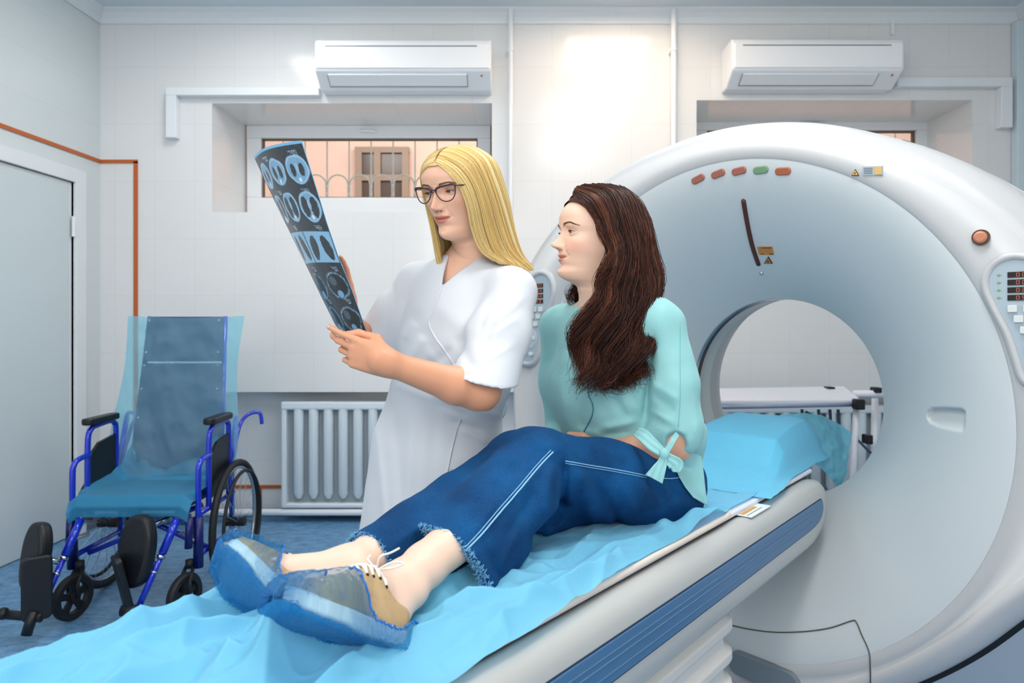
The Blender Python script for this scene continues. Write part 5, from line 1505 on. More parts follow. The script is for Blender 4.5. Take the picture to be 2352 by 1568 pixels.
def hand_sdf(S, wrist, d, n, lat, sc, curls, spread, thumb, k=.006):
    """palm and five fingers in world space. d: towards the fingers, n: back of hand, lat: towards the thumb side."""
    d, n, lat = [Vector(v).normalized() for v in (d, n, lat)]
    lat = (lat - d * lat.dot(d)).normalized(); n = (n - d * n.dot(d) - lat * n.dot(lat)).normalized()
    w = Vector(wrist); L = .085 * sc
    P4 = []
    for i in range(4):
        off = (.028 - .0185 * i) * sc; P4.append(w + d * (L * (1.0 - [.0, -.03, .02, .09][i])) + lat * off)
    for i in range(4): S.cap(w + lat * (.017 - .012 * i) * sc + d * .005, P4[i], .0120 * sc, .0092 * sc, .009)
    S.ell(w + d * L * .5 + lat * .002, (.036 * sc, .046 * sc, .0135 * sc), [tuple(lat), tuple(d), tuple(n)], .012)
    lens = [(.042, .025, .019), (.046, .029, .020), (.043, .027, .020), (.034, .020, .018)]
    tips = []
    for i in range(4):
        p = P4[i]; a = 0; ang = spread[i]; dd = (d * math.cos(ang) + lat * math.sin(ang)).normalized(); r = [.0082, .0084, .0080, .0071][i] * sc
        for j in range(3):
            a += curls[i][j]
            q = p + (dd * math.cos(a) - n * math.sin(a)) * lens[i][j] * sc
            S.cap(p, q, r, r * .90, .002 if j else .004); p = q; r *= .90
        tips.append((p, (dd * math.cos(a) - n * math.sin(a)), r))
    # thumb: list of points from the thumb root
    pts = [w + lat * .018 * sc + d * .012 * sc] + [Vector(t) for t in thumb]
    rr = [.0150, .0115, .0098, .0084]
    for i in range(len(pts) - 1): S.cap(pts[i], pts[i + 1], rr[i] * sc, rr[i + 1] * sc, .008 if i == 0 else .003)
    return tips
from mathutils.bvhtree import BVHTree
def bvh_of(V, Fq): return BVHTree.FromPolygons([tuple(v) for v in V.tolist()], Fq.tolist())
def cast(bvh, px, py):
    o = Vector((0, 0, CAMZ)); d = Vector(((px - 1176) / F_PX, 1, -(py - HY) / F_PX)).normalized()
    h = bvh.ray_cast(o, d); return h[0], h[1]
def path_on(bvh, pix, n=6, lift=.001):
    out = []
    for p in smooth_path([(x, y, 0) for x, y in pix], n):
        q, nn = cast(bvh, p.x, p.y)
        if q is not None: out.append(q - Vector((0, 0, 0)) + (nn if nn.y < 0 else -nn) * lift)
    return out
def crease_fn(lines, ymax=9.0):
    def fn(x, y, z):
        px = 1176 + F_PX * x / y; py = HY - F_PX * (z - CAMZ) / y; r = np.zeros_like(x)
        for x0, y0, x1, y1, w, a in lines:
            L2 = (x1 - x0) ** 2 + (y1 - y0) ** 2; t = np.clip(((px - x0) * (x1 - x0) + (py - y0) * (y1 - y0)) / L2, 0, 1)
            d = np.hypot(px - x0 - t * (x1 - x0), py - y0 - t * (y1 - y0))
            r += a * np.exp(-(d / w) ** 2) * np.clip(1.25 - np.abs(2 * t - 1) ** 3, 0, 1)
        return np.where(y < ymax, r, 0)
    return fn
def guides_eval(G_, q, t):
    """G_: (nq, K, 3) control points; q, t arrays in 0..1 -> positions"""
    G_ = np.asarray(G_, float); nq, K, _ = G_.shape
    def cr(A, u, ax):
        n = A.shape[ax]; f = np.clip(u, 0, 1) * (n - 1); i = np.minimum(f.astype(int), n - 2); w = f - i; return i, w
    qi, qw = cr(G_, q, 0); ti, tw = cr(G_, t, 1)
    def cm(p0, p1, p2, p3, w):
        w = w[..., None]; return .5 * (2 * p1 + (p2 - p0) * w + (2 * p0 - 5 * p1 + 4 * p2 - p3) * w ** 2 + (3 * p1 - p0 - 3 * p2 + p3) * w ** 3)
    def row(i): 
        i = np.clip(i, 0, nq - 1); g = lambda k: G_[i, np.clip(ti + k, 0, K - 1)]
        return cm(g(-1), g(0), g(1), g(2), tw)
    return cm(row(qi - 1), row(qi), row(qi + 1), row(qi + 2), qw)
def hair_mat(name, rough=.36):
    m = mat(name, (200, 160, 90), rough, spec=.55, attr='Col')
    b = m.node_tree.nodes['Principled BSDF']; b.inputs['Anisotropic'].default_value = .6
    return m
def make_hair(name, guides, parent, n, m, cols, seed, r=.0006, jitter=.004, wave=None, shell=True, parts=None, tipr=.0002, qpow=1.0, layers=3, depth=.012, cen=None, shellcol=None, lenj=.12):
    rng = np.random.default_rng(seed); pieces = list(parts or [])
    cols = [np.array(lin(c)) for c in cols]
    for gi, (G_, share) in enumerate(guides):
        N = int(n * share); t = np.linspace(0, 1, m)[None, :] * np.ones((N, 1))
        q0 = rng.random(N); tl = 1 - rng.random(N) ** 2 * lenj; t = t * tl[:, None]
        clump = np.round(q0 * 46) / 46; q = q0[:, None] + (clump - q0)[:, None] * .75 * np.linspace(0, 1, m)[None, :] ** 1.2
        q = np.clip(q, 0, 1)
        Pp = guides_eval(G_, q, t)
        # push inwards for depth layers
        lay = rng.random(N)[:, None] * depth
        cc = np.array(cen)[None, None, :] if cen is not None else Pp.mean((0, 1), keepdims=True)
        inw = cc - Pp; inw[..., 2] *= .25; inw /= np.linalg.norm(inw, axis=2, keepdims=True) + 1e-6
        k = np.clip(t * 3, 0.15, 1)
        Pp = Pp + inw * (lay * k)[..., None]
        J = rng.normal(size=(N, 1, 3)) * jitter * (.15 + .85 * np.linspace(0, 1, m)[None, :, None] ** 1.3)
        Pp = Pp + J
        if wave is not None: Pp = Pp + wave(q, t, rng, N, m)
        V1, F1 = strands(Pp, r, tipr, 3)
        tone = rng.random(N); c = np.zeros((N, 3)); cl = vnoise(clump * 37, 0 * clump, 0 * clump, seed + gi) * .5 + .5
        mix = np.clip(.6 * cl + .5 * tone - .05, 0, .999) * (len(cols) - 1); ii = mix.astype(int); w = (mix - ii)[:, None]
        ca = np.array(cols); c = ca[ii] * (1 - w) + ca[np.minimum(ii + 1, len(cols) - 1)] * w
        pieces.append((V1, F1, 0, np.repeat(c, m * 3, axis=0)))
        if shell:
            nu, nv = 60, 40; Q, T_ = np.meshgrid(np.linspace(0, 1, nu), np.linspace(0, .93, nv), indexing='ij')
            S_ = guides_eval(G_, Q, T_); inw = cc - S_; inw[..., 2] *= .25; inw /= np.linalg.norm(inw, axis=2, keepdims=True)
            S_ = S_ + inw * (depth * .75 * np.clip(T_ * 3, .2, 1))[..., None]
            pieces.append((S_.reshape(-1, 3), grid_faces(nu, nv), 0, np.array(lin(shellcol or (120, 84, 44)))))
    V, Fq, Mi, C = join(pieces)
    return link_mesh(name, V, Fq, hair_mat('hair_' + name + str(seed)), parent, midx=Mi, colors=C)
def scalp_cap(o, R, t, fn, col, off=.55, sq=None):
    V, Fq, C = head_mesh(o); keep = fn(V)
    f = Fq[keep[Fq].all(1)]; used = np.unique(f); remap = np.full(len(V), -1); remap[used] = np.arange(len(used))
    c = np.array([0, -1.2, 13.0]); U = V[used]; d = U - c; d /= np.linalg.norm(d, axis=1, keepdims=True)
    W_ = U + d * off
    if sq: W_ = sq(W_)
    return (xf(W_, R, t), remap[f], 0, np.array(lin(col)))

# ---------------- the doctor ----------------
DF = Vector((-math.sin(math.radians(36)), -math.cos(math.radians(36)), 0)); DL = Vector((-DF.y, DF.x, 0))  # her forward, her left
doc = thing('person', 'standing person with straight blonde hair, dark-rimmed glasses and white gown holding up a scan film', 'person', (-.17, 1.70, 0))
dskin = (230, 184, 158)
do = dict(skin=dskin, blush=(204, 134, 108), lip=(196, 122, 106), lid=(196, 142, 116), brow=(120, 84, 58), iris=(84, 70, 56), smile=.045, lid_up=.17, lid_lo=-.26, gaze=(.05, .92, -.40), lash_dir=-.45, zneck=-10)
hf = Vector((-math.sin(math.radians(33)), -math.cos(math.radians(33)), -.30)); hu = Vector((.015, -.02, 1))
DS = .955
DR, Dt = head_transform(hf, hu, DS, (0, 7.9, 11.4), tuple(P(1003, 441, 1.515)))
V, Fq, Mi, C = build_head(do)
def squash(V):
    V = np.array(V, float); V[..., 2] = np.where(V[..., 2] > 12.5, 12.5 + (V[..., 2] - 12.5) * .80, V[..., 2]); return V
dparts = [(xf(squash(V), DR, Dt), Fq, Mi, C)]
hc = xf(np.array([[0, -1.2, 12.0]]), DR, Dt)[0]; nb = xf(np.array([[0, -3.2, -9.0]]), DR, Dt)[0]
print('doctor head centre', hc, px_of(hc), 'chin', px_of(xf(np.array([[0, 8, .8]]), DR, Dt)[0]), 'crown', px_of(xf(np.array([[0, -.5, 22.5]]), DR, Dt)[0]), 'neck', nb, px_of(nb))
SL = P(1178, 672, 1.56); SR = P(962, 655, 1.76)           # shoulder joints
EL = P(1103, 898, 1.43); WL_ = P(893, 834, 1.345)
ER = P(872, 812, 1.74); WR = P(797, 728, 1.655)
N0 = (SL + SR) / 2 + Vector((0, 0, .045)) - DF * .01
body = SDF((-.45, 1.2, .86), (.16, 2.0, 1.56), .004)
nbv = Vector(nb)
body.cap(nbv + Vector((0, 0, .06)), N0 + Vector((0, 0, -.01)), .050, .062, .01)
body.cap(SL.lerp(SR, .12) + Vector((0, 0, -.0)), SL.lerp(SR, .88), .040, .040, .03)
body.cap(N0 + Vector((0, 0, .0)), SL, .040, .045, .04); body.cap(N0, SR, .040, .045, .04)
ch = (SL + SR) / 2 + Vector((0, 0, -.12)); Rb = [tuple(DL), tuple(DF), (0, 0, 1)]
body.ell(ch, (.145, .095, .17), Rb, .05)
wst = P(1022, 880, 1.69); hip = P(1005, 1040, 1.72)
body.ell((ch + wst) / 2, (.120, .085, .15), Rb, .05)
body.ell(hip + Vector((0, 0, .04)), (.15, .10, .16), Rb, .05)
Vb, Fb = body.mesh(1); dparts.append((Vb, Fb, 0, lin(dskin)))
arm = SDF((-.42, 1.24, 1.08), (.06, 1.60, 1.37), .0022)
arm.cap(SL.lerp(EL, .15), EL, .036, .040, .01); mid = EL.lerp(WL_, .28) + Vector((0, 0, -.004))
arm.cap(EL, mid, .0395, .0375, .02); arm.cap(mid, WL_, .0375, .0235, .015); arm.cap(WL_, WL_ + (WL_ - EL).normalized() * .02, .024, .024, .015, flat=(.2, -.4, .8), sc=1.15)
# left hand: back of the hand towards the camera, fingers up to the film's lower corner, thumb behind it
hd = Vector((-.90, -.10, .30)).normalized(); hn = Vector((-.20, -.86, -.42)); hlat = Vector((.45, -.10, .85))
th = [WL_ + hd * .045 + hlat.normalized() * .030 - hn.normalized() * .018, WL_ + hd * .082 + hlat.normalized() * .028 - hn.normalized() * .020, WL_ + hd * .108 + hlat.normalized() * .016 - hn.normalized() * .016]
tips = hand_sdf(arm, WL_, hd, hn, hlat, .86, [(.28, .35, .15), (.50, .50, .25), (.75, .80, .5), (.85, .95, .7)], (.03, .0, -.05, -.12), th)
Va, Fa = arm.mesh(1); dparts.append((Va, Fa, 0, lin((212, 154, 122))))
print('hand tips', [tuple(round(q) for q in px_of(t[0])) for t in tips])
# nails
for p, d, r in tips[:2]:
    mbn = MB(); mbn.ball((0, 0, 0), (.0052, .0075, .0022), 12, 6); fr = frame(p - d * .002 + hn.normalized() * r * .72, hn.normalized().cross(d), d)
    dparts.append((np.array([tuple(fr @ Vector(v)) for v in mbn.v]), np.array([f if len(f) == 4 else f + f[-1:] for f in mbn.f]), 0, lin((232, 190, 176))))
armr = SDF((-.60, 1.40, 1.10), (-.14, 1.95, 1.54), .003)
armr.cap(SR.lerp(ER, .15), ER, .036, .038, .01); armr.cap(ER, WR, .037, .023, .015)
rd = (WR - ER).normalized(); rn = Vector((-.2, .5, -.2)); rl = Vector((.6, -.2, .4))
thr = [WR + rd * .04 + Vector((.022, -.01, 0)), WR + rd * .07 + Vector((.020, -.018, .01)), WR + rd * .09 + Vector((.008, -.024, .02))]
hand_sdf(armr, WR, Vector((-.14, -.06, .8)), Vector((-.5, .6, .2)), rl, .88, [(.15, .35, .25)] * 4, (.05, 0, -.05, -.1), thr)
Va, Fa = armr.mesh(1); dparts.append((Va, Fa, 0, lin((210, 150, 118))))
# legs to the floor
leg = SDF((-.50, 1.45, -.0), (.12, 2.0, .95), .008)
for s_ in (-1, 1):
    h0 = hip + DL * .075 * s_ + Vector((0, 0, -.05)); k0 = Vector((hip.x, hip.y, .47)) + DL * .08 * s_; a0 = Vector((hip.x, hip.y, .09)) + DL * .09 * s_
    leg.cap(h0, k0, .075, .052, .03); leg.cap(k0, k0.lerp(a0, .3), .052, .052, .02); leg.cap(k0.lerp(a0, .3), a0, .052, .034, .02)
    leg.cap(a0 + Vector((0, 0, -.04)), a0 + DF * .12 + Vector((0, 0, -.055)), .034, .026, .02)
Vl, Fl = leg.mesh(1); dparts.append((Vl, Fl, 0, lin(dskin)))
V, Fq, Mi, C = join(dparts)
M_skin = skin_mat('skin'); M_eye = mat('eye_surface', (255, 255, 255), .08, attr='Col', coat=1.0); M_lash = mat('lash_brow_hair', (60, 40, 32), .6, attr='Col')
link_mesh('body', V, Fq, [M_skin, M_eye, M_lash], doc, midx=Mi, colors=C)
for s_ in (-1, 1):
    a0 = Vector((hip.x, hip.y, 0)) + DL * .09 * s_; sh_ = SDF((a0.x - .2, a0.y - .25, -.01), (a0.x + .15, a0.y + .12, .12), .006)
    sh_.cap(a0 + Vector((0, 0, .045)) - DF * .03, a0 + DF * .15 + Vector((0, 0, .04)), .042, .038, .02); sh_.cap(a0 + Vector((0, 0, .07)), a0 + Vector((0, 0, .08)), .045, .045, .02); sh_.cut((0, 0, .0), (0, 0, -1))
    Vs, Fs = sh_.mesh(1); link_mesh('shoe', Vs, Fs, mat('white_leather', (222, 224, 226), .4), doc)

# gown
M_gown = cloth_mat('white_gown_cotton', (217, 222, 229), .10, 1.0, .62, .18, 900)
M_gown.node_tree.nodes['Principled BSDF'].inputs['Sheen Weight'].default_value = .1
gw = SDF((-.52, 1.28, .44), (.14, 2.04, 1.45), .0036)
low = Vector((hip.x - .035, hip.y + .0, .50)); 
cp = P(1118, 868, 1.475); cn = Vector((-.20, .05, -1.0))
# rebuild the gown as torso + two separately trimmed sleeves
def gown_torso(S):
    S.ell(ch + DF * .012, (.158, .112, .20), Rb, .03)
    S.ell(ch + DF * .055 + DL * .062 + Vector((0, 0, -.035)), (.065, .062, .070), Rb, .05); S.ell(ch + DF * .055 - DL * .062 + Vector((0, 0, -.035)), (.065, .062, .070), Rb, .05)
    S.cap(N0 + Vector((0, 0, -.015)), SL.lerp(N0, .12) + Vector((0, 0, -.002)), .048, .055, .05); S.cap(N0 + Vector((0, 0, -.015)), SR.lerp(N0, .12) + Vector((0, 0, -.002)), .048, .055, .05)
    S.ell((ch + wst) / 2 + Vector((0, 0, -.02)), (.136, .100, .19), Rb, .05)
    S.ell(wst + Vector((0, 0, -.01)), (.134, .104, .10), Rb, .05)
    S.ell(hip + Vector((0, 0, .05)), (.164, .130, .15), Rb, .06)
    for k in np.linspace(0, 1, 9):
        c_ = hip.lerp(low, float(k)); S.ell(c_, (.172 + .028 * k, .135 + .035 * k, .13), Rb, .05)
    S.cut((0, 0, .46), (0, 0, -1))
gw.d[:] = 1.0
gown_torso(gw)
def sleeve(A, B, C_, r0, r1, r2, cp, cn):
    S = like(gw); S.cap(A, B, r0, r1, .02); S.cap(B, C_, r1, r2, .03); S.cut(cp, cn); return S
sl_ = sleeve(SL, SL.lerp(EL, .45), SL.lerp(EL, 1.05) + Vector((.004, 0, 0)), .058, .064, .073, cp, cn)
sr_ = sleeve(SR, SR.lerp(ER, .5) + Vector((-.005, 0, 0)), SR.lerp(ER, 1.1) + Vector((-.03, 0, 0)), .060, .062, .070, P(855, 800, 1.72), (-.35, -.1, -.9))
for S_, k in ((sl_, .018), (sr_, .025)):
    h = np.maximum(k - np.abs(gw.d - S_.d), 0) / k; gw.d = (np.minimum(gw.d, S_.d) - h * h * k * .25).astype(np.float32)
# hollow sleeves and neck opening
gw.cap(SL.lerp(EL, .80), SL.lerp(EL, 1.15) + Vector((.008, 0, 0)), .050, .064, 0, 's')
gw.cap(SR.lerp(ER, .84), SR.lerp(ER, 1.2) + Vector((-.03, 0, -.02)), .046, .058, 0, 's')
gw.cap(N0 + Vector((0, 0, .10)), N0 - DF * .008 + Vector((0, 0, .018)), .085, .056, .0, 's')
def cut_px(S, poly, ymax, fn=None):
    X = S.ax[0][:, None, None]; Y = S.ax[1][None, :, None]; Z = S.ax[2][None, None, :]
    px = 1176 + F_PX * X / Y + 0 * Z; py = HY - F_PX * (Z - CAMZ) / Y + 0 * X
    x0 = min(p[0] for p in poly) - 12; x1 = max(p[0] for p in poly) + 12; y0 = min(p[1] for p in poly) - 12; y1 = max(p[1] for p in poly) + 12
    m = (px > x0) & (px < x1) & (py > y0) & (py < y1) & ((Y + 0 * px) < ymax)
    i = np.nonzero(m); v = inpoly(px[i], py[i], poly) * S.ax[1][i[1]] / F_PX
    S.d[i] = np.maximum(S.d[i], v.astype(np.float32))
cut_px(gw, [(1040, 540), (1031, 582), (1022, 620), (1014, 658), (1030, 645), (1060, 620), (1098, 590), (1125, 575), (1125, 540)], N0.y + .01)
gw.disp(crease_fn([
    (1205, 680, 1130, 745, 10, 0.0043), (1190, 730, 1120, 775, 8, 0.0029), (1185, 790, 1095, 835, 9, 0.0022), (1150, 700, 1108, 800, 8, -0.0043), (1128, 690, 1100, 760, 7, -0.0043), (1108, 640, 1150, 625, 16, 0.0022),
    (905, 640, 900, 780, 7, -0.0043), (880, 660, 860, 740, 12, 0.0043), (925, 780, 955, 740, 14, 0.0036), (930, 840, 975, 770, 13, 0.0058), (960, 865, 1040, 800, 10, -0.0043), (975, 800, 1045, 880, 12, 0.0036), (1000, 700, 1085, 760, 25, 0.0043), (1050, 770, 1085, 850, 14, -0.0050), (955, 690, 985, 760, 20, 0.0029),
    (860, 960, 890, 1250, 10, 0.0043), (905, 930, 935, 1250, 12, -0.0029), (950, 950, 925, 1260, 12, 0.0043), (880, 910, 852, 990, 9, -0.0043), (1000, 940, 985, 1200, 14, -0.0029), (1060, 985, 1130, 1020, 9, 0.0043), (1030, 965, 1110, 990, 8, -0.0043), (1085, 940, 1150, 955, 8, 0.0029), (1055, 1070, 1100, 1100, 9, -0.0036), (830, 1120, 815, 1250, 9, -0.0036),
    (1000, 925, 1075, 955, 8, -0.0036), (895, 880, 1000, 920, 10, 0.0029)], 1.78))
gw.disp(lambda x, y, z: .0022 * fbm(x * 16, y * 16, z * 9, 5, 2))
Vg, Fg = gw.mesh(2)
gown = link_mesh('gown', Vg, Fg, M_gown, doc)
gb = bvh_of(Vg, Fg)
def piping(name, pix, r, m, parent, lift=.001, n=6):
    pts = path_on(gb, pix, n, lift); mb = MB()
    if len(pts) > 2: mb.tube(pts, r, 6); return mb.build(name, m, parent, smooth=True)
piping('front_edge', [(1014, 658), (1004, 690), (990, 725), (986, 745), (1000, 775), (1022, 805), (1045, 840)], .0022, M_gown, doc)
piping('front_edge', [(1058, 962), (1048, 990), (1036, 1040), (1028, 1080), (1018, 1120), (1008, 1160), (1000, 1200)], .0022, M_gown, doc)
piping('pocket_edge', [(852, 902), (866, 903), (882, 905)], .0022, M_gown, doc)
piping('pocket_edge', [(1032, 1075), (1062, 1083), (1100, 1085)], .0018, M_gown, doc)
# tie loop behind the elbow
mb = MB(); lp_ = smooth_path([P(1125, 925, 1.66), P(1148, 915, 1.67), P(1156, 935, 1.68), P(1146, 958, 1.67), P(1132, 950, 1.66)], 6)
mb.tube(lp_, .009, 8); mb.build('tie_belt', mat('tie_pale_blue', (170, 198, 216), .6), doc, smooth=True)

# ---------------- hair ----------------
def mir(g, dx=0): return [(-x, y, z) for x, y, z in g]
gl = [  # her left (image right), head space in cm
 [(-.3, 7.0, 19.2), (-2.5, 7.8, 18.0), (-4.7, 7.6, 15.2), (-6.1, 6.6, 11.5), (-6.6, 5.6, 7), (-6.4, 4.8, 2), (-7.6, 4.0, -3.5), (-10.8, 2.0, -7.0)],
 [(-.3, 5.0, 21.6), (-3.6, 5.4, 20.4), (-6.8, 4.5, 17.2), (-8.2, 3.0, 12), (-8.7, 2.1, 7), (-8.8, 1.4, 1), (-10.0, .6, -4.8), (-13.2, -.8, -8.6)],
 [(-.3, 2.0, 23.0), (-4.0, 2.2, 22.0), (-7.7, 1.3, 18.2), (-8.9, .2, 12), (-9.4, -.8, 6.5), (-9.7, -1.6, 1), (-11.2, -2.4, -5.5), (-14.8, -4.0, -10.2)],
 [(-.3, -2, 23.4), (-4.4, -2.4, 22.4), (-8.0, -3.2, 18.4), (-9.3, -4.2, 12), (-9.9, -5.2, 6), (-10.3, -6, 0), (-11.2, -6.8, -6), (-13.6, -8.2, -11.0)],
 [(-.2, -5.6, 22.6), (-3.6, -7.6, 20.8), (-6.2, -9.4, 16.5), (-6.8, -10.4, 11), (-7.2, -11, 6), (-7.2, -11.2, 0), (-7.6, -11.4, -6), (-8.4, -11.8, -12)],
 [(0, -7.4, 21.6), (-.8, -9.9, 19.2), (-1.2, -11.6, 15.5), (-1.2, -12.0, 11), (-1.2, -12.3, 6), (-1.2, -12.3, 0), (-1.2, -12.3, -6), (-1.2, -12.6, -13)]]
gr = [
 [(.3, 7.0, 19.2), (2.8, 7.4, 18.2), (5.3, 6.4, 15.6), (6.7, 4.9, 11.5), (6.8, 4.3, 7), (6.2, 4.6, 2), (6.0, 4.4, -4), (5.6, 4.4, -9.0)],
 [(.3, 5.0, 21.6), (3.6, 5.4, 20.4), (6.7, 4.3, 17.2), (8.0, 2.8, 12), (8.1, 2.2, 7), (7.6, 2.4, 1), (7.4, 2.6, -5), (7.0, 2.8, -11)]] + [mir(g) for g in gl[2:]]
gr = [[p for p in g] for g in gr]
for g in gr[2:]:
    for i in range(5, 8): g[i] = (min(g[i][0], 9.2), g[i][1], g[i][2] * 1.1)
def tow(G_): return np.array([xf(squash(np.array(g, float)), DR, Dt) for g in G_])
cap_ = scalp_cap(do, DR, Dt, lambda V: (V[:, 1] < 7.4 - .06 * np.abs(V[:, 0]) ** 2 * 1.2 + (V[:, 2] - 18.3) * 3.0 - 0) & (V[:, 2] > 3) & ((V[:, 1] < 1.0) | (V[:, 2] > 17.6 - .0 * V[:, 0])), (196, 150, 84), .35, squash)
make_hair('hair', [(tow(gl), 1.0), (tow(gr), .8)], doc, 3300, 26, [(150, 104, 52), (206, 164, 92), (226, 196, 126), (238, 218, 164), (246, 234, 202)], 3, r=.00085, jitter=.0018, lenj=.2, parts=[cap_], depth=.010, cen=hc, shellcol=(190, 146, 80), tipr=.0004)

# ---------------- glasses ----------------
gz = []
def gp(x, y, z): return Vector(xf(np.array([[x, y, z]], float), DR, Dt)[0])
M_gl = mat('dark_glasses_frame', (56, 34, 40), .3, coat=.4)
gl_o = MB()
rims = []
for sx in (-1, 1):
    KG = 1.16
    out = [(.60, 11.6), (.9, 12.1), (2.0, 12.42), (3.8, 12.6), (4.9, 12.55), (5.0, 12.05), (4.75, 10.8), (4.05, 9.95), (2.95, 9.65), (1.9, 9.9), (1.05, 10.6)]
    pts = smooth_path([gp(x * sx * KG, 9.15 - .035 * x * x, 11.2 + (z - 11.3) * KG * 1.08) for x, z in out], 5, True)
    n = len(pts); rr_ = [.0013 + .0012 * (1 if (0 <= i < n * .45) else 0) for i in range(n)]
    gl_o.tube(pts, rr_, 8, closed=True); rims.append(pts)
gl_o.tube(smooth_path([gp(-.68, 9.12, 11.8), gp(0, 9.35, 12.05), gp(.68, 9.12, 11.8)], 5), .0017, 8)
for sx in (-1, 1): gl_o.tube(smooth_path([gp(5.6 * sx, 8.1, 12.5), gp(6.2 * sx, 7.2, 12.4), gp(6.7 * sx, 4.5, 12.1), gp(6.75 * sx, 1.0, 11.7), gp(6.6 * sx, -1.5, 11)], 5), .0015, 8)
ge = gl_o.build('eyeglasses', M_gl, doc, smooth=True)
for pts in rims:
    c_ = sum(pts, Vector()) / len(pts); V_ = [tuple(p) for p in pts] + [tuple(c_ + Vector((0, 0, 0)))]; n = len(pts)
    link_mesh('lens', V_, [(i, (i + 1) % n, n) for i in range(n)], mat('lens_glass', (255, 255, 255), .03, trans=1.0, ior=1.08, alpha=.35), ge)

# ---------------- the scan film ----------------
def film():
    nu, nv = 170, 260
    u = np.linspace(0, 1, nu)[:, None] + np.zeros((1, nv)); v = np.linspace(0, 1, nv)[None, :] + np.zeros((nu, 1))   # u: 0 near edge .. 1 far edge, v: 0 bottom .. 1 top
    e_n = [(0, (846, 771)), (.24, (809, 666)), (.42, (777, 587)), (.59, (752, 513)), (.82, (720, 408)), (1, (693, 322))]
    e_f = [(0, (790, 768)), (.05, (771, 748)), (.16, (748, 702)), (.31, (717, 638)), (.51, (675, 552)), (.68, (638, 478)), (1, (583, 360))]
    def edge(tab, Y): 
        vv = np.linspace(0, 1, nv); k = [a for a, _ in tab]; x = np.interp(vv, k, [b[0] for _, b in tab]); y = np.interp(vv, k, [b[1] for _, b in tab])
        ker = np.hanning(31); ker /= ker.sum()
        Yv = Y(vv); return np.stack([(x - 1176) / F_PX * Yv, Yv, CAMZ - (y - HY) / F_PX * Yv], -1)
    A = edge(e_n, lambda t: 1.345 + .06 * t); B = edge(e_f, lambda t: 1.53 + .15 * np.clip(t * 1.6, 0, 1))
    k = u[..., None]
    V = A[None] * (1 - k) + B[None] * k
    # bowed sheet: bulges to the left/back between the two hands
    V[..., 0] += -.012 * np.sin(math.pi * u) * (.4 + .6 * v); V[..., 1] += -.02 * np.sin(math.pi * u)
    # picture: rows of chest sections
    C = np.zeros((nu, nv, 3)); C[:] = lin((36, 44, 54)); 
    n = fbm(u * 60, v * 90, 0 * u, 3, 2)
    def put_(mask, col, k=1.0):
        m = np.clip(mask, 0, 1)[..., None] * k; C[:] = C * (1 - m) + np.array(lin(col)) * m
    uu = (1 - u) if False else u
    asp = 1.22
    def ell(cu, cv, a, b): return np.hypot((u - cu) / a, (v - cv) / b)
    for r, (cv, hv) in enumerate(((.865, .075), (.675, .080), (.0, 0), (.262, .070), (.085, .070))):
        if r == 2: continue
        cols_ = (.17, .5, .83) if r < 2 else (.24, .74)
        for cu in cols_:
            w_ = .155 if r < 2 else .21
            d = ell(cu, cv, w_, hv) + .05 * fbm(u * 14, v * 20, 0 * u, r + int(cu * 50), 2)
            if r in (0, 1):
                put_(np.clip((1.0 - d) * 14, 0, 1), (150, 190, 216)); put_(np.clip((.88 - d) * 14, 0, 1), (104, 152, 190), .8)
                for s_ in (-1, 1):
                    l_ = ell(cu + s_ * w_ * (.40 if r else .36), cv - .003, w_ * (.36 if r else .24), hv * (.70 if r else .46)) + .08 * n
                    put_(np.clip((1 - l_) * 12, 0, 1), (40, 46, 54))
                put_(np.clip((1 - ell(cu, cv + hv * .1, w_ * .16, hv * .35)) * 8, 0, 1), (140, 178, 206)); put_(np.clip((1 - ell(cu, cv - hv * .7, w_ * .14, hv * .16)) * 8, 0, 1), (196, 220, 236))
            else:
                put_(np.clip(1 - np.abs(d - .93) * 9, 0, 1) * (.5 + .5 * n), (140, 184, 214)); put_(np.clip((.86 - d) * 14, 0, 1), (20, 26, 34))
                put_(np.clip((1 - ell(cu, cv - hv * .62, w_ * .30, hv * .30)) * 8, 0, 1), (112, 160, 200)); put_(np.clip((1 - ell(cu + w_ * .25, cv + hv * .35, w_ * .35, hv * .38)) * 6, 0, 1), (74, 92, 110), .8)
    band = ((v > .385) & (v < .545) & (u > .02) & (u < .97)).astype(float); put_(band, (128, 178, 212)); put_(band * (np.abs(u - .49) < .008), (30, 36, 46))
    for cu in (.13, .36, .62, .86):
        d = np.hypot((u - cu - (v - .46) * (.4 if cu < .3 or (.5 < cu < .7) else -.4)) / .075, (v - .462) / .068) + .05 * n; put_(band * np.clip((1 - d) * 12, 0, 1), (40, 46, 54))
    for cv in (.955, .765, .575, .36, .19):
        for cu in (.10, .60):
            for q in range(3):
                m = (np.abs(v - cv + q * .009) < .0028) & (u > cu) & (u < cu + .13 - q * .03) & (vnoise(u * 160, v * 0 + q, 0 * u, q) > -.2); put_(m.astype(float), (150, 180, 200), .8)
    eb = (v > .985) | (v < .012) | (u < .006); put_(eb.astype(float), (112, 180, 222))
    C += (n[..., None] * .012); C = np.clip(C, .002, 1)
    return V.reshape(-1, 3), grid_faces(nu, nv), C.reshape(-1, 3)
V, Fq, C = film()
mf = bpy.data.materials.new('xray_film'); mf.use_nodes = True; N = mf.node_tree.nodes; L = mf.node_tree.links; b = N['Principled BSDF']
at = N.new('ShaderNodeAttribute'); at.attribute_name = 'Col'; L.new(at.outputs['Color'], b.inputs['Base Color']); b.inputs['Roughness'].default_value = .22; b.inputs['Coat Weight'].default_value = .25
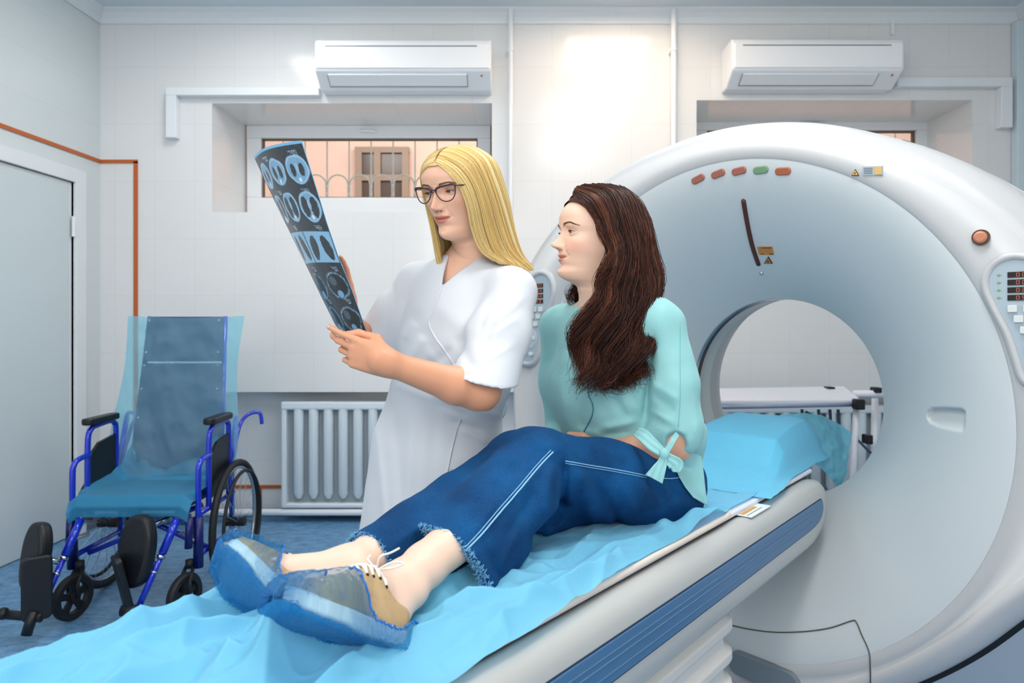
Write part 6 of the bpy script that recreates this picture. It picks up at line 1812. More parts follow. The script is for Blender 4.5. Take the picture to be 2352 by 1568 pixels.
trn = N.new('ShaderNodeBsdfTranslucent'); L.new(at.outputs['Color'], trn.inputs[0]); mx = N.new('ShaderNodeMixShader'); mx.inputs[0].default_value = .35; L.new(b.outputs[0], mx.inputs[1]); L.new(trn.outputs[0], mx.inputs[2]); L.new(mx.outputs[0], N['Material Output'].inputs[0])
fo = link_mesh('scan_film', V, Fq, mf, None, colors=C); tag(fo, 'long dark blue film with rows of lung scan pictures held up by the doctor', 'X-ray film')
# ---------------- the patient ----------------
pat = thing('person', 'person with long wavy brown hair, mint shirt and jeans sitting on the scanner table', 'person', (.36, 1.70, .81))
pskin = (238, 200, 178)
po = dict(skin=pskin, blush=(226, 150, 128), lip=(208, 142, 126), lid=(214, 166, 144), brow=(104, 68, 50), iris=(92, 60, 40), smile=.06, lid_up=.30, lid_lo=-.24, gaze=(.0, 1, .02), lash_dir=-.05, zneck=-11,
          nose=[0, .30, 1.45, 2.40, 2.55, 2.0, 1.35, .85, .5, .2, 0], lipw=2.2, cheek=.3)
py_ = math.radians(72)
pf = Vector((-math.sin(py_), -math.cos(py_), .07)); pu = Vector((.06, .0, 1))
PS = .985
PR, Pt = head_transform(pf, pu, PS, (0, 10.7, 8.3), tuple(P(1267, 560, 1.655)))
V, Fq, Mi, C = build_head(po)
pparts = [(xf(V, PR, Pt), Fq, Mi, C)]
phc = xf(np.array([[0, -1.2, 12.0]]), PR, Pt)[0]; pnb = Vector(xf(np.array([[0, -3.4, -9.0]]), PR, Pt)[0])
print('patient head', phc, px_of(phc), 'chin', px_of(xf(np.array([[0, 8, .8]]), PR, Pt)[0]), 'crown', px_of(xf(np.array([[0, -.5, 22.5]]), PR, Pt)[0]), 'neck', pnb, px_of(pnb))
PF = Vector((-.74, -.67, 0)).normalized(); PL = Vector((-PF.y, PF.x, 0))     # torso forward, her left
pRb = [tuple(PL), tuple(PF), (0, 0, 1)]
qSL = P(1520, 752, 1.60); qSR = P(1290, 752, 1.83)
qEL = P(1551, 1018, 1.575); qWL = P(1380, 1034, 1.615); qHL = P(1330, 1040, 1.62)
qER = P(1300, 1000, 1.86)
qN = (qSL + qSR) / 2 + Vector((0, 0, .05))
qch = (qSL + qSR) / 2 + Vector((0, 0, -.14)) + PF * .0
hipL = P(1520, 1125, 1.66); hipR = hipL + Vector((-.10, .175, .0)); pel = (hipL + hipR) / 2
def foot_frame(Hh, Tt, roll_n):
    f = (Tt - Hh).normalized(); o_ = Hh - f * .016; up_ = (roll_n - f * roll_n.dot(f)).normalized(); lat = f.cross(up_)
    return Matrix(((lat.x, f.x, up_.x, o_.x), (lat.y, f.y, up_.y, o_.y), (lat.z, f.z, up_.z, o_.z), (0, 0, 0, 1)))
UP_L = Vector((.30, .80, .48)); UP_R = Vector((.10, .90, .35))
KL = P(1226, 1066, 1.40); KR = P(1188, 1062, 1.52)
AL = P(928, 1342, 1.04); AR = P(800, 1308, 1.07)
b = SDF((-.20, 1.30, .80), (.58, 2.05, 1.50), .005)
b.cap(pnb + Vector((0, 0, .05)), qN, .047, .060, .01); b.cap(qN, qSL, .045, .045, .04); b.cap(qN, qSR, .045, .045, .04)
b.ell(qch, (.130, .085, .17), pRb, .05); b.ell(pel + Vector((0, 0, .12)), (.110, .075, .16), pRb, .05); b.ell(pel + Vector((0, 0, .02)), (.15, .115, .09), pRb, .05)
b.cap(hipL, KL, .058, .034, .03); b.cap(hipR, KR, .058, .034, .03)
Vb, Fb = b.mesh(1); pparts.append((Vb, Fb, 0, lin(pskin)))
ar = SDF((.05, 1.44, .88), (.48, 1.76, 1.34), .003)
ar.cap(qSL, qEL, .043, .037, .01); md = qEL.lerp(qWL, .30); ar.cap(qEL, md, .0385, .0365, .02); ar.cap(md, qWL, .0365, .024, .015)
pd = (qHL - qWL).normalized()
hand_sdf(ar, qWL, Vector((-.55, .65, -.50)), Vector((-.2, -.7, .6)), Vector((.3, .3, .8)), .9, [(.5, .6, .3)] * 4, (.04, 0, -.04, -.08), [qWL + Vector((-.04, .02, .03)), qWL + Vector((-.07, .04, .03))])
Va, Fa = ar.mesh(1); pparts.append((Va, Fa, 0, lin((224, 170, 142))))
ar = SDF((-.05, 1.55, .86), (.30, 2.0, 1.34), .004)
qWR = Vector((.06, 1.70, .92)); ar.cap(qSR, qER, .042, .037, .01); ar.cap(qER, qWR, .036, .024, .015)
hand_sdf(ar, qWR, Vector((.3, -.8, -.2)), Vector((-.6, -.2, .6)), Vector((.5, .2, .6)), .9, [(.5, .6, .3)] * 4, (.04, 0, -.04, -.08), [qWR + Vector((.03, -.02, .02)), qWR + Vector((.04, -.05, .02))])
Va, Fa = ar.mesh(1); pparts.append((Va, Fa, 0, lin((224, 170, 142))))
# lower legs and feet
Hl_l = P(905, 1440, .965); Tl = P(664, 1352, .85)
Hl_r = P(722, 1400, 1.01); Tr = P(526, 1268, 1.04)
lg = SDF((-.46, .78, .78), (.10, 1.56, 1.06), .0034)
for K, A, Hh, Tt, UPv in ((KL, AL, Hl_l, Tl, UP_L), (KR, AR, Hl_r, Tr, UP_R)):
    m1 = K.lerp(A, .38) + Vector((0, 0, -.012)); rk = 1.0 if K is KL else .88; lg.cap(K, m1, .034, .048 * rk, .02); lg.cap(m1, A.lerp(K, .12), .048 * rk, .033, .02); lg.cap(A.lerp(K, .12), A, .034, .032, .015)
    Mf = foot_frame(Hh, Tt, UPv); q1 = Mf @ Vector((0, .105, .012)); q2 = Mf @ Vector((0, .180, -.004)); lg.cap(A, Mf @ Vector((0, .030, .000)), .032, .026, .02); lg.cap(A, q1, .031, .024, .02)
    lg.cap(q1, q2, .024, .016, .02)
    s_ = Vector((.74, -.67, 0)); lg.ell(A + s_ * .027 + Vector((0, 0, .0)), (.016, .016, .018), k=.018); lg.ell(A - s_ * .027, (.016, .016, .018), k=.018)
Vl, Fl = lg.mesh(2); pparts.append((Vl, Fl, 0, lin((232, 200, 180))))
V, Fq, Mi, C = join(pparts)
link_mesh('body', V, Fq, [M_skin, M_eye, M_lash], pat, midx=Mi, colors=C)

# ---- jeans ----
def denim():
    m = bpy.data.materials.new('denim'); m.use_nodes = True; N = m.node_tree.nodes; L = m.node_tree.links; b = N['Principled BSDF']
    tc = N.new('ShaderNodeTexCoord')
    n1 = N.new('ShaderNodeTexNoise'); n1.inputs['Scale'].default_value = 9; n1.inputs['Detail'].default_value = 5
    n2 = N.new('ShaderNodeTexNoise'); n2.inputs['Scale'].default_value = 650; n2.inputs['Detail'].default_value = 2
    L.new(tc.outputs['Object'], n1.inputs['Vector']); L.new(tc.outputs['Object'], n2.inputs['Vector'])
    cr = N.new('ShaderNodeValToRGB'); cr.color_ramp.elements[0].position = .36; cr.color_ramp.elements[0].color = (*lin((4, 54, 98)), 1)
    cr.color_ramp.elements[1].position = .66; cr.color_ramp.elements[1].color = (*lin((8, 76, 128)), 1)
    L.new(n1.outputs['Fac'], cr.inputs['Fac'])
    mr = N.new('ShaderNodeMapRange'); mr.inputs['From Min'].default_value = .35; mr.inputs['From Max'].default_value = .65; mr.inputs['To Min'].default_value = .72; mr.inputs['To Max'].default_value = 1.3
    L.new(n2.outputs['Fac'], mr.inputs['Value'])
    vm = N.new('ShaderNodeVectorMath'); vm.operation = 'SCALE'; L.new(cr.outputs[0], vm.inputs[0]); L.new(mr.outputs[0], vm.inputs['Scale']); L.new(vm.outputs[0], b.inputs['Base Color'])
    b.inputs['Roughness'].default_value = .85; b.inputs['Specular IOR Level'].default_value = .2
    bm = N.new('ShaderNodeBump'); bm.inputs['Strength'].default_value = .3; bm.inputs['Distance'].default_value = .001; L.new(n2.outputs['Fac'], bm.inputs['Height']); L.new(bm.outputs[0], b.inputs['Normal'])
    return m
M_denim = denim(); M_thread = mat('light_denim_thread', (132, 182, 218), .8); M_fray = mat('frayed_denim', (116, 174, 214), .9, vary=.25, vscale=300)
HL_ = Vector((-.108, 1.160, .853)); HR_ = P(850, 1290, 1.12)     # hem centres
jn = SDF((-.36, 1.0, .79), (.60, 2.02, 1.14), .0042)
jn.ell(pel + Vector((.02, .0, .02)), (.158, .135, .105), pRb, .04)
jn.cap(hipL + Vector((0, 0, -.01)), hipL.lerp(KL, .5) + Vector((0, 0, -.005)), .098, .088, .05); jn.cap(hipL.lerp(KL, .5), KL, .084, .070, .03)
jn.cap(hipR, KR, .090, .068, .04)
jn.cap((.25, 1.67, .842), (.06, 1.44, .846), .042, .036, .03); jn.ell(P(1290, 1148, 1.48), (.045, .045, .035), k=.02); jn.cap((-.01, 1.27, .832), (-.10, 1.145, .826), .026, .020, .02)
up = Vector((0, 0, 1))
aL_ = (HL_ - KL).normalized(); sL = aL_.cross(up).normalized(); dL_ = sL.cross(aL_)
jn.cap(KL + Vector((0, 0, -.004)), HL_ + dL_ * .028 + aL_ * .05, .074, .052, .03, flat=sL, sc=1.1) if dL_.z > 0 else jn.cap(KL, HL_ - dL_ * .028 + aL_ * .05, .074, .052, .03, flat=sL, sc=1.1)
jn.cap(KL + Vector((0, 0, -.03)), HL_ + Vector((.045, .01, -.022)) + aL_ * .03, .060, .046, .05)
jn.cap(KL + Vector((.0, 0, -.02)), HL_ + Vector((.0, .0, -.0)) + aL_ * .05, .066, .064, .04)
aR_ = (HR_ - KR).normalized()
jr = like(jn)
jr.cap(KR, KR.lerp(HR_, .5), .070, .055, .03); jr.cap(KR.lerp(HR_, .5), HR_ + aR_ * .04, .057, .053, .02)
# trim the hems, hollow the legs
def trim(S, A, B, cp, n, rad):
    q = S._b(np.minimum(np.array(A), np.array(B)) - rad * 1.5, np.maximum(np.array(A), np.array(B)) + rad * 1.5); sl, X, Y, Z = q
    a = np.array(A, np.float32); ab = np.array(B - A, np.float32); L2 = float(ab @ ab)
    t = np.clip(((X - a[0]) * ab[0] + (Y - a[1]) * ab[1] + (Z - a[2]) * ab[2]) / L2, 0, 1)
    d = np.sqrt((X - a[0] - ab[0] * t) ** 2 + (Y - a[1] - ab[1] * t) ** 2 + (Z - a[2] - ab[2] * t) ** 2)
    n = np.array(n.normalized(), np.float32); v = (X - cp[0]) * n[0] + (Y - cp[1]) * n[1] + (Z - cp[2]) * n[2]
    S.d[sl] = np.where((d < rad * 1.4), np.maximum(S.d[sl], v), S.d[sl])
nL = (aL_ + Vector((.0, .0, -.05))); nR = aR_
trim(jn, HL_ - aL_ * .03, HL_ + aL_ * .16, HL_ + aL_ * .005, nL, .085)
jr.cut(HR_ + aR_ * .005, nR)
jn.cap(HL_ - aL_ * .11, HL_ + aL_ * .08 + Vector((.012, 0, -.006)), .030, .070, 0, 's')
jn.cap(HL_ - aL_ * .06 + Vector((.02, 0, -.02)), HL_ + aL_ * .05 + Vector((.040, 0, -.026)), .02, .046, 0, 's')
jr.cap(HR_ - aR_ * .10, HR_ + aR_ * .06, .028, .0445, 0, 's')
hk = np.maximum(.02 - np.abs(jn.d - jr.d), 0) / .02; far_ = np.clip((KR - HR_).length, 0, 9)
jn.d = (np.minimum(jn.d, jr.d) - hk * hk * .02 * .25).astype(np.float32)
jn.cut((0, 0, .803), (0, 0, -1))
jn.disp(crease_fn([
    (1270, 1040, 1090, 1245, 6, .004), (1297, 1058, 1290, 1165, 13, -.017), (1268, 1062, 1254, 1190, 14, .009), (1335, 1078, 1365, 1200, 16, .012), (1368, 1110, 1430, 1210, 12, -.011), (1290, 1180, 1215, 1245, 12, -.012),
    (1215, 1002, 1290, 1042, 18, .006), (1185, 1060, 1135, 1130, 14, -.007), (1232, 1120, 1172, 1230, 14, -.008), (1140, 1150, 1092, 1220, 10, .005), (1478, 1088, 1524, 1150, 10, -.007), (1530, 1095, 1558, 1150, 9, -.007),
    (1420, 1100, 1462, 1180, 14, .006), (1120, 1262, 1150, 1330, 10, -.005), (1060, 1150, 990, 1200, 9, -.005), (1000, 1190, 900, 1250, 9, .004), (1200, 1180, 1160, 1300, 12, .006)]))
jn.disp(lambda x, y, z: .0028 * fbm(x * 18, y * 18, z * 18, 41, 2))
Vj, Fj = jn.mesh(2); jeans = link_mesh('jeans', Vj, Fj, M_denim, pat)
jb = bvh_of(Vj, Fj)
def stitch(pix, r=.0011, nm='seam', n=6, lift=.0008, bv=None, m=None, par=None):
    pts = path_on(bv or jb, pix, n, lift); 
    if len(pts) < 3: return
    mb = MB(); mb.tube(pts, r, 6); return mb.build(nm, m or M_thread, par or pat, smooth=True)
stitch([(1270, 1038), (1238, 1072), (1196, 1122), (1150, 1175), (1105, 1228), (1072, 1262)], .0016, 'side_seam')
stitch([(1265, 1034), (1233, 1068), (1191, 1118), (1145, 1170), (1100, 1223), (1068, 1257)], .0009, 'side_seam')
stitch([(1298, 1058), (1340, 1066), (1390, 1074), (1440, 1083), (1484, 1092), (1520, 1098), (1550, 1098), (1566, 1094)], .0012, 'side_seam')
stitch([(1298, 1063), (1340, 1071), (1390, 1079), (1440, 1088), (1484, 1097)], .0008, 'side_seam')
# frayed hems: short threads round each opening
def fray(cp, nrm, cen, R_, n, seed, ex=None):
    rng = np.random.default_rng(seed); nn = np.array(nrm.normalized()); h = (Vj - np.array(cp)) @ nn; d = np.linalg.norm(Vj - np.array(cen), axis=1)
    ok_ = (np.abs(h) < .0038) & (d < R_)
    if ex is not None: e0, e1, er = ex; L2_ = (e1 - e0).length_squared; t_ = np.clip((Vj - np.array(e0)) @ np.array(e1 - e0) / L2_, 0, 1); ok_ &= np.linalg.norm(Vj - np.array(e0) - t_[:, None] * np.array(e1 - e0), axis=1) > er
    idx = np.nonzero(ok_)[0]
    print('fray verts', len(idx))
    if len(idx) < 5: return
    idx = rng.choice(idx, n); p = Vj[idx] + rng.normal(size=(n, 3)) * .0012; dr = nn * .9 + rng.normal(size=(n, 3)) * .4; dr /= np.linalg.norm(dr, axis=1, keepdims=True); ln = (.002 + .0045 * rng.random((n, 1)) ** 2)
    S_ = np.stack([p - dr * .002, p + dr * ln * .5, p + dr * ln + rng.normal(size=(n, 3)) * .0016], 1)
    V1, F1 = strands(S_, .0007, .0003, 4); link_mesh('frayed_hem', V1, F1, M_fray, pat)
fray(HL_ + aL_ * .005, nL, HL_, .115, 1300, 4, (KR, HR_ + aR_ * .05, .068)); fray(HR_ + aR_ * .005, nR, HR_, .075, 800, 5)

# ---- shirt ----
M_shirt = cloth_mat('mint_linen', (158, 218, 220), .18, 1.0, .8, .5, 260)
sh = SDF((-.12, 1.38, .80), (.66, 2.08, 1.44), .0042)
sh.ell(qch + PF * .01, (.160, .110, .20), pRb, .03)
sh.ell(qch + PF * .062 + PL * .060 + Vector((0, 0, -.01)), (.062, .055, .070), pRb, .05); sh.ell(qch + PF * .062 - PL * .060 + Vector((0, 0, -.01)), (.062, .055, .070), pRb, .05)
sh.cap(qN + Vector((0, 0, -.022)), qSL.lerp(qN, .05), .045, .056, .05); sh.cap(qN + Vector((0, 0, -.022)), qSR.lerp(qN, .05), .045, .056, .05)
sh.ell(pel + Vector((0, 0, .20)), (.150, .115, .14), pRb, .05); sh.ell(pel + Vector((.0, -.0, .12)), (.155, .125, .11), pRb, .05)
# loose back of the shirt falling to the table behind her hip
sh.cap(qch - PF * .05 + PL * .04, P(1562, 1000, 1.68), .080, .054, .05); sh.cap(P(1560, 1000, 1.68), P(1588, 1120, 1.66), .050, .026, .04)
sh.ell(P(1492, 730, 1.60), (.056, .045, .050), k=.03); sh.cap(pnb + Vector((.01, -.01, -.035)), qSL.lerp(qSR, .12), .045, .052, .05)
# sleeves, each trimmed and hollowed before it is joined to the body of the shirt
fa = (qWL - qEL).normalized(); cpt = P(1480, 1030, 1.56)
s1 = like(sh)
s1.cap(qSL, qSL.lerp(qEL, .5) + Vector((.006, .0, 0)), .054, .062, .014); s1.cap(qSL.lerp(qEL, .5) + Vector((.006, 0, 0)), qEL + Vector((.004, .0, .040)), .062, .056, .012)
s1.cap(qEL + Vector((.0, 0, .035)), qEL.lerp(qWL, .26) + Vector((0, 0, .010)), .050, .043, .03)
trim(s1, cpt, cpt + fa * .10, cpt, Vector((fa.x, fa.y, 0)) + Vector((0, 0, -.35)), .055)
s1.cap(qEL.lerp(qWL, .12), qEL.lerp(qWL, .9), .036, .040, 0, 's')
s1.cap(P(1553, 1018, 1.56), P(1553, 1018, 1.50), .020, .028, 0, 's')
s2_ = like(sh)
s2_.cap(qSR, qSR.lerp(qER, .5) + Vector((-.006, 0, 0)), .056, .058, .03); s2_.cap(qSR.lerp(qER, .5) + Vector((-.006, 0, 0)), qER, .058, .052, .03); s2_.cap(qER, qER.lerp(qWR, .4), .048, .044, .02)
for S_, k in ((s1, .012), (s2_, .03)):
    h = np.maximum(k - np.abs(sh.d - S_.d), 0) / k; sh.d = (np.minimum(sh.d, S_.d) - h * h * k * .25).astype(np.float32)
# neckline and hem
sh.cap(qN + Vector((0, 0, .10)), qN + Vector((0, 0, .0)), .08, .050, 0, 's'); sh.cap(qN + PF * .05 + Vector((0, 0, .03)), qN + PF * .11 + Vector((0, 0, -.07)), .034, .008, 0, 's')
X = sh.ax[0][:, None, None]; Y = sh.ax[1][None, :, None]; Z = sh.ax[2][None, None, :]
# hem: straight across the lap, dropping to a tail at the back
pxg = 1176 + F_PX * X / Y; pyg = HY - F_PX * (Z - CAMZ) / Y
hem = np.interp(pxg.ravel(), [1200, 1290, 1400, 1500, 1545, 1580, 1625, 1700], [1010, 1020, 1045, 1075, 1085, 1120, 1166, 1180]).reshape(pxg.shape)
hv = (pyg - hem) * Y / F_PX
sh.d = np.maximum(sh.d, hv).astype(np.float32)
sh.disp(crease_fn([
    (1500, 770, 1492, 870, 8, -.014), (1490, 870, 1478, 960, 7, -.012), (1520, 700, 1510, 790, 16, .004), (1545, 800, 1560, 960, 22, .003), (1500, 905, 1550, 945, 9, -.005), (1495, 880, 1560, 920, 9, .004), (1490, 940, 1540, 970, 7, .004), (1500, 960, 1556, 990, 8, -.004),
    (1300, 800, 1320, 960, 20, .004), (1340, 700, 1290, 800, 10, .004), (1420, 880, 1450, 950, 14, .006), (1380, 985, 1460, 968, 9, .008), (1390, 998, 1450, 992, 6, -.004), (1320, 985, 1380, 1000, 10, .006), (1400, 900, 1440, 960, 10, -.004), (1440, 890, 1470, 950, 10, .005), (1270, 760, 1290, 900, 12, -.003),
    (1585, 1000, 1590, 1080, 10, .006), (1570, 1050, 1600, 1120, 7, -.005), (1600, 960, 1605, 1040, 9, .005), (1590, 780, 1598, 900, 14, .003), (1285, 860, 1300, 980, 9, .004)]))
sh.disp(lambda x, y, z: .0030 * fbm(x * 20, y * 20, z * 12, 61, 3))
Vs, Fs = sh.mesh(2); shirt = link_mesh('shirt', Vs, Fs, M_shirt, pat); sb = bvh_of(Vs, Fs)
M_pipe = mat('shirt_piping', (66, 132, 148), .6)
stitch([(1352, 880), (1352, 905), (1362, 930), (1360, 955), (1345, 985), (1330, 1012)], .0016, 'placket_edge', bv=sb, m=M_pipe)
stitch([(1346, 662), (1350, 690), (1352, 720), (1352, 760)], .0013, 'placket_edge', bv=sb, m=M_pipe)
stitch([(1562, 740), (1562, 830), (1562, 920), (1558, 980)], .0007, 'sleeve_seam', bv=sb, m=mat('mint_seam', (120, 186, 190), .8))
# rolled cuff tied in a bow
def ribbon(pts, w, nrm, name, m, par, th=.0016, fold=.0):
    pts = [Vector(p) for p in smooth_path(pts, 8)]; n = len(pts); V = []; m_ = 9
    for i, p in enumerate(pts):
        t = (pts[min(i + 1, n - 1)] - pts[max(i - 1, 0)]).normalized(); nn = Vector(nrm); s = t.cross(nn).normalized(); nn = s.cross(t).normalized()
        wi = w[min(int(i / n * len(w)), len(w) - 1)] if False else float(np.interp(i / (n - 1), np.linspace(0, 1, len(w)), w))
        for k in range(m_):
            u = k / (m_ - 1) * 2 - 1; V.append(p + s * u * wi + nn * (fold * math.sin(u * 7 + i * .15) * wi))
    return link_mesh(name, V, grid_faces(n, m_), m, par, solid=th)
cz = lambda x, y, Y_: P(x, y, Y_)
kn = cz(1526, 1042, 1.475)
mbk = MB(); mbk.ball(kn, (.012, .011, .013), 14, 10); bow = mbk.build('cuff_knot', M_shirt, pat, smooth=True)
ribbon([cz(1462, 990, 1.535), cz(1478, 1000, 1.505), cz(1500, 1022, 1.485), cz(1526, 1042, 1.475)], [.012, .015, .014, .009], (0, -1, .2), 'cuff_band', M_shirt, pat, .002, .12)
ribbon([cz(1556, 996, 1.50), cz(1546, 1010, 1.48), cz(1536, 1028, 1.475), cz(1526, 1042, 1.475)], [.005, .006, .006, .006], (0, -1, .2), 'cuff_band', M_shirt, pat, .002, .12)
ribbon([kn, cz(1522, 1060, 1.470), cz(1512, 1080, 1.465), cz(1502, 1100, 1.462)], [.006, .010, .015, .020], (0, -1, .15), 'bow_tail', M_shirt, pat, .0014, .18)
ribbon([kn, cz(1540, 1056, 1.472), cz(1552, 1068, 1.470), cz(1552, 1084, 1.468)], [.006, .013, .017, .006], (0, -1, .15), 'bow_tail', M_shirt, pat, .0014, .2)
# back tail of the shirt falling over the hip
rows = [[(1545, 1045), (1572, 1040), (1598, 1040), (1612, 1050)], [(1550, 1070), (1575, 1072), (1600, 1075), (1616, 1082)], [(1560, 1095), (1580, 1100), (1603, 1106), (1619, 1112)], [(1575, 1120), (1590, 1126), (1608, 1133), (1622, 1138)], [(1592, 1142), (1602, 1148), (1614, 1155), (1625, 1162)]]
TV = []
for i, rw in enumerate(rows):
    for x, y in rw:
        q, nn = cast(jb, x, y); q2, _n2 = cast(sb, x, y); Y_ = min([v.y for v in (q, q2) if v is not None] + [1.60]) - .008
        TV.append(tuple(P(x, y, max(Y_, 1.50))))
TD = dense([TV[i * 4:i * 4 + 4] for i in range(5)], 24, 16)
link_mesh('shirt_tail', TD.reshape(-1, 3), grid_faces(24, 16), M_shirt, pat, solid=.0016)

# ---- hair ----
h0 = [(1316, 446, 1.69), (1338, 466, 1.640), (1366, 505, 1.612), (1388, 540, 1.590), (1399, 585, 1.575), (1382, 640, 1.560), (1350, 700, 1.545), (1318, 765, 1.530), (1300, 852, 1.525)]
h1 = [(1324, 432, 1.70), (1372, 452, 1.640), (1396, 500, 1.605), (1412, 555, 1.580), (1415, 620, 1.560), (1398, 680, 1.545), (1376, 745, 1.528), (1344, 815, 1.518), (1334, 885, 1.515)]
h2 = [(1345, 426, 1.71), (1402, 440, 1.645), (1430, 495, 1.605), (1444, 560, 1.580), (1446, 640, 1.560), (1432, 710, 1.540), (1408, 780, 1.522), (1382, 850, 1.512), (1375, 898, 1.51)]
h3 = [(1385, 424, 1.73), (1440, 444, 1.665), (1466, 505, 1.620), (1480, 575, 1.592), (1484, 655, 1.568), (1470, 730, 1.548), (1444, 800, 1.530), (1414, 860, 1.520), (1408, 897, 1.515)]
h4 = [(1430, 432, 1.76), (1470, 462, 1.70), (1492, 520, 1.655), (1506, 590, 1.618), (1508, 670, 1.588), (1498, 745, 1.565), (1478, 810, 1.545), (1444, 865, 1.532), (1436, 890, 1.525)]
h5 = [(1452, 452, 1.80), (1484, 490, 1.745), (1503, 545, 1.70), (1517, 610, 1.66), (1516, 680, 1.62), (1508, 748, 1.585), (1492, 805, 1.565), (1482, 845, 1.55), (1474, 868, 1.54)]
hbv = bvh_of(*[q for q in join(pparts[:1])[:2]])
def onhead(h):
    out = []
    for i, (x, y, Y_) in enumerate(h):
        if i <= 4:
            q, nn = cast(hbv, x, y)
            if q is not None: Y_ = min(Y_, q.y - .012) if i else q.y - .006
        out.append(tuple(P(x, y, Y_)))
    return out
gpw = np.array([onhead(h) for h in (h0, h1, h2, h3, h4, h5)])
mpn = None; hcn = np.array(phc)
gpf = np.array([xf(np.array([(-x * .98, y, z * 1.0 if z > 0 else z * .8) for x, y, z in g], float), PR, Pt) for g in gl[1:]])
def wave(q, t, rng, N, m):
    ph = 1.1 * vnoise(q[:, :1] * 9, 0 * q[:, :1], 0 * q[:, :1], 5) + rng.random((N, 1)) * .45 + q * 6; a = .0125 * np.clip((t - .2) * 1.7, 0, 1.5) * (.6 + .8 * rng.random((N, 1)))
    s = np.sin(t * 25 + ph * 2); c = np.cos(t * 25 + ph * 2)
    end = np.clip((t - .86) / .14, 0, 1); curl = .016 * end * (rng.random((N, 1)) - .15)
    fz = .0022 * np.clip(t * 3, 0, 1)
    rx, ry, rz = (fz * vnoise(t * 30 + 50 * ph, ph * 9, 0 * t, 80 + k_) for k_ in range(3))
    return np.stack([rx, ry, rz], -1) + np.stack([a * s + curl * np.cos(t * 60 + ph * 6), a * c * .6 - np.abs(curl) * .4, .25 * a * s + curl * np.sin(t * 60 + ph * 6)], -1)
cap_ = scalp_cap(po, PR, Pt, lambda V: (V[:, 2] > 2.5) & (V[:, 1] < np.interp(V[:, 2], [2, 9, 12, 15, 17.5, 19, 23], [-3.2, -2.2, -.2, 3.4, 5.6, 7.2, 9])), (62, 30, 20), .45)
bc = [(18, 9, 8), (34, 16, 12), (58, 29, 20), (92, 50, 35), (124, 76, 54)]
gst = gpw + (gpw - hcn) * .03
hmk = hair_mat('hair_hair9', .5); hmk.node_tree.nodes['Principled BSDF'].inputs['Specular IOR Level'].default_value = .3
make_hair('hair', [(gpw, 1.0), (gpf, .25), (gst, .05)], pat, 3600, 40, bc, 9, r=.0009, jitter=.006, wave=wave, parts=[cap_], depth=.026, cen=tuple(hcn), shellcol=(28, 14, 11), tipr=.0003, lenj=.34)
# ---------------- shoes and plastic shoe covers ----------------
M_suede = mat('beige_suede', (190, 160, 118), .8, bump=.35, bscale=420, vary=.08, vscale=60); M_sole = mat('white_rubber_sole', (222, 228, 224), .5, bump=.2, bscale=150)
M_lace = mat('white_lace', (232, 228, 222), .7); M_hole = mat('eyelet_black', (16, 16, 16), .4)
def cover_mat():
    m = bpy.data.materials.new('blue_polythene'); m.use_nodes = True; N = m.node_tree.nodes; L = m.node_tree.links; b = N['Principled BSDF']
    b.inputs['Base Color'].default_value = (*lin((8, 112, 176)), 1); b.inputs['Roughness'].default_value = .18; b.inputs['Coat Weight'].default_value = .5
    tp = N.new('ShaderNodeBsdfTransparent'); tp.inputs[0].default_value = (*lin((222, 240, 250)), 1)
    tl = N.new('ShaderNodeBsdfTranslucent'); tl.inputs[0].default_value = (*lin((20, 150, 215)), 1)
    m1 = N.new('ShaderNodeMixShader'); m1.inputs[0].default_value = .35; L.new(b.outputs[0], m1.inputs[1]); L.new(tl.outputs[0], m1.inputs[2])
    at = N.new('ShaderNodeAttribute'); at.attribute_name = 'Col'
    m2 = N.new('ShaderNodeMixShader'); L.new(at.outputs['Fac'], m2.inputs[0]); L.new(tp.outputs[0], m2.inputs[1]); L.new(m1.outputs[0], m2.inputs[2]); L.new(m2.outputs[0], N['Material Output'].inputs[0])
    tc = N.new('ShaderNodeTexCoord'); no = N.new('ShaderNodeTexNoise'); no.inputs['Scale'].default_value = 90; no.inputs['Detail'].default_value = 4; no.inputs['Distortion'].default_value = 1.5
    L.new(tc.outputs['Object'], no.inputs['Vector']); bm = N.new('ShaderNodeBump'); bm.inputs['Strength'].default_value = .45; bm.inputs['Distance'].default_value = .003; L.new(no.outputs['Fac'], bm.inputs['Height']); L.new(bm.outputs[0], b.inputs['Normal'])
    return m
M_cov = cover_mat()
def half_w(t):   # sole half width, heel (0) to toe (1)
    return np.interp(t, [0, .03, .10, .25, .45, .65, .80, .91, .97, 1.0], [.006, .020, .029, .031, .030, .038, .041, .035, .022, .004])
def cen_x(t, side): return side * np.interp(t, [0, .3, .6, 1], [0, .004, .003, -.006])
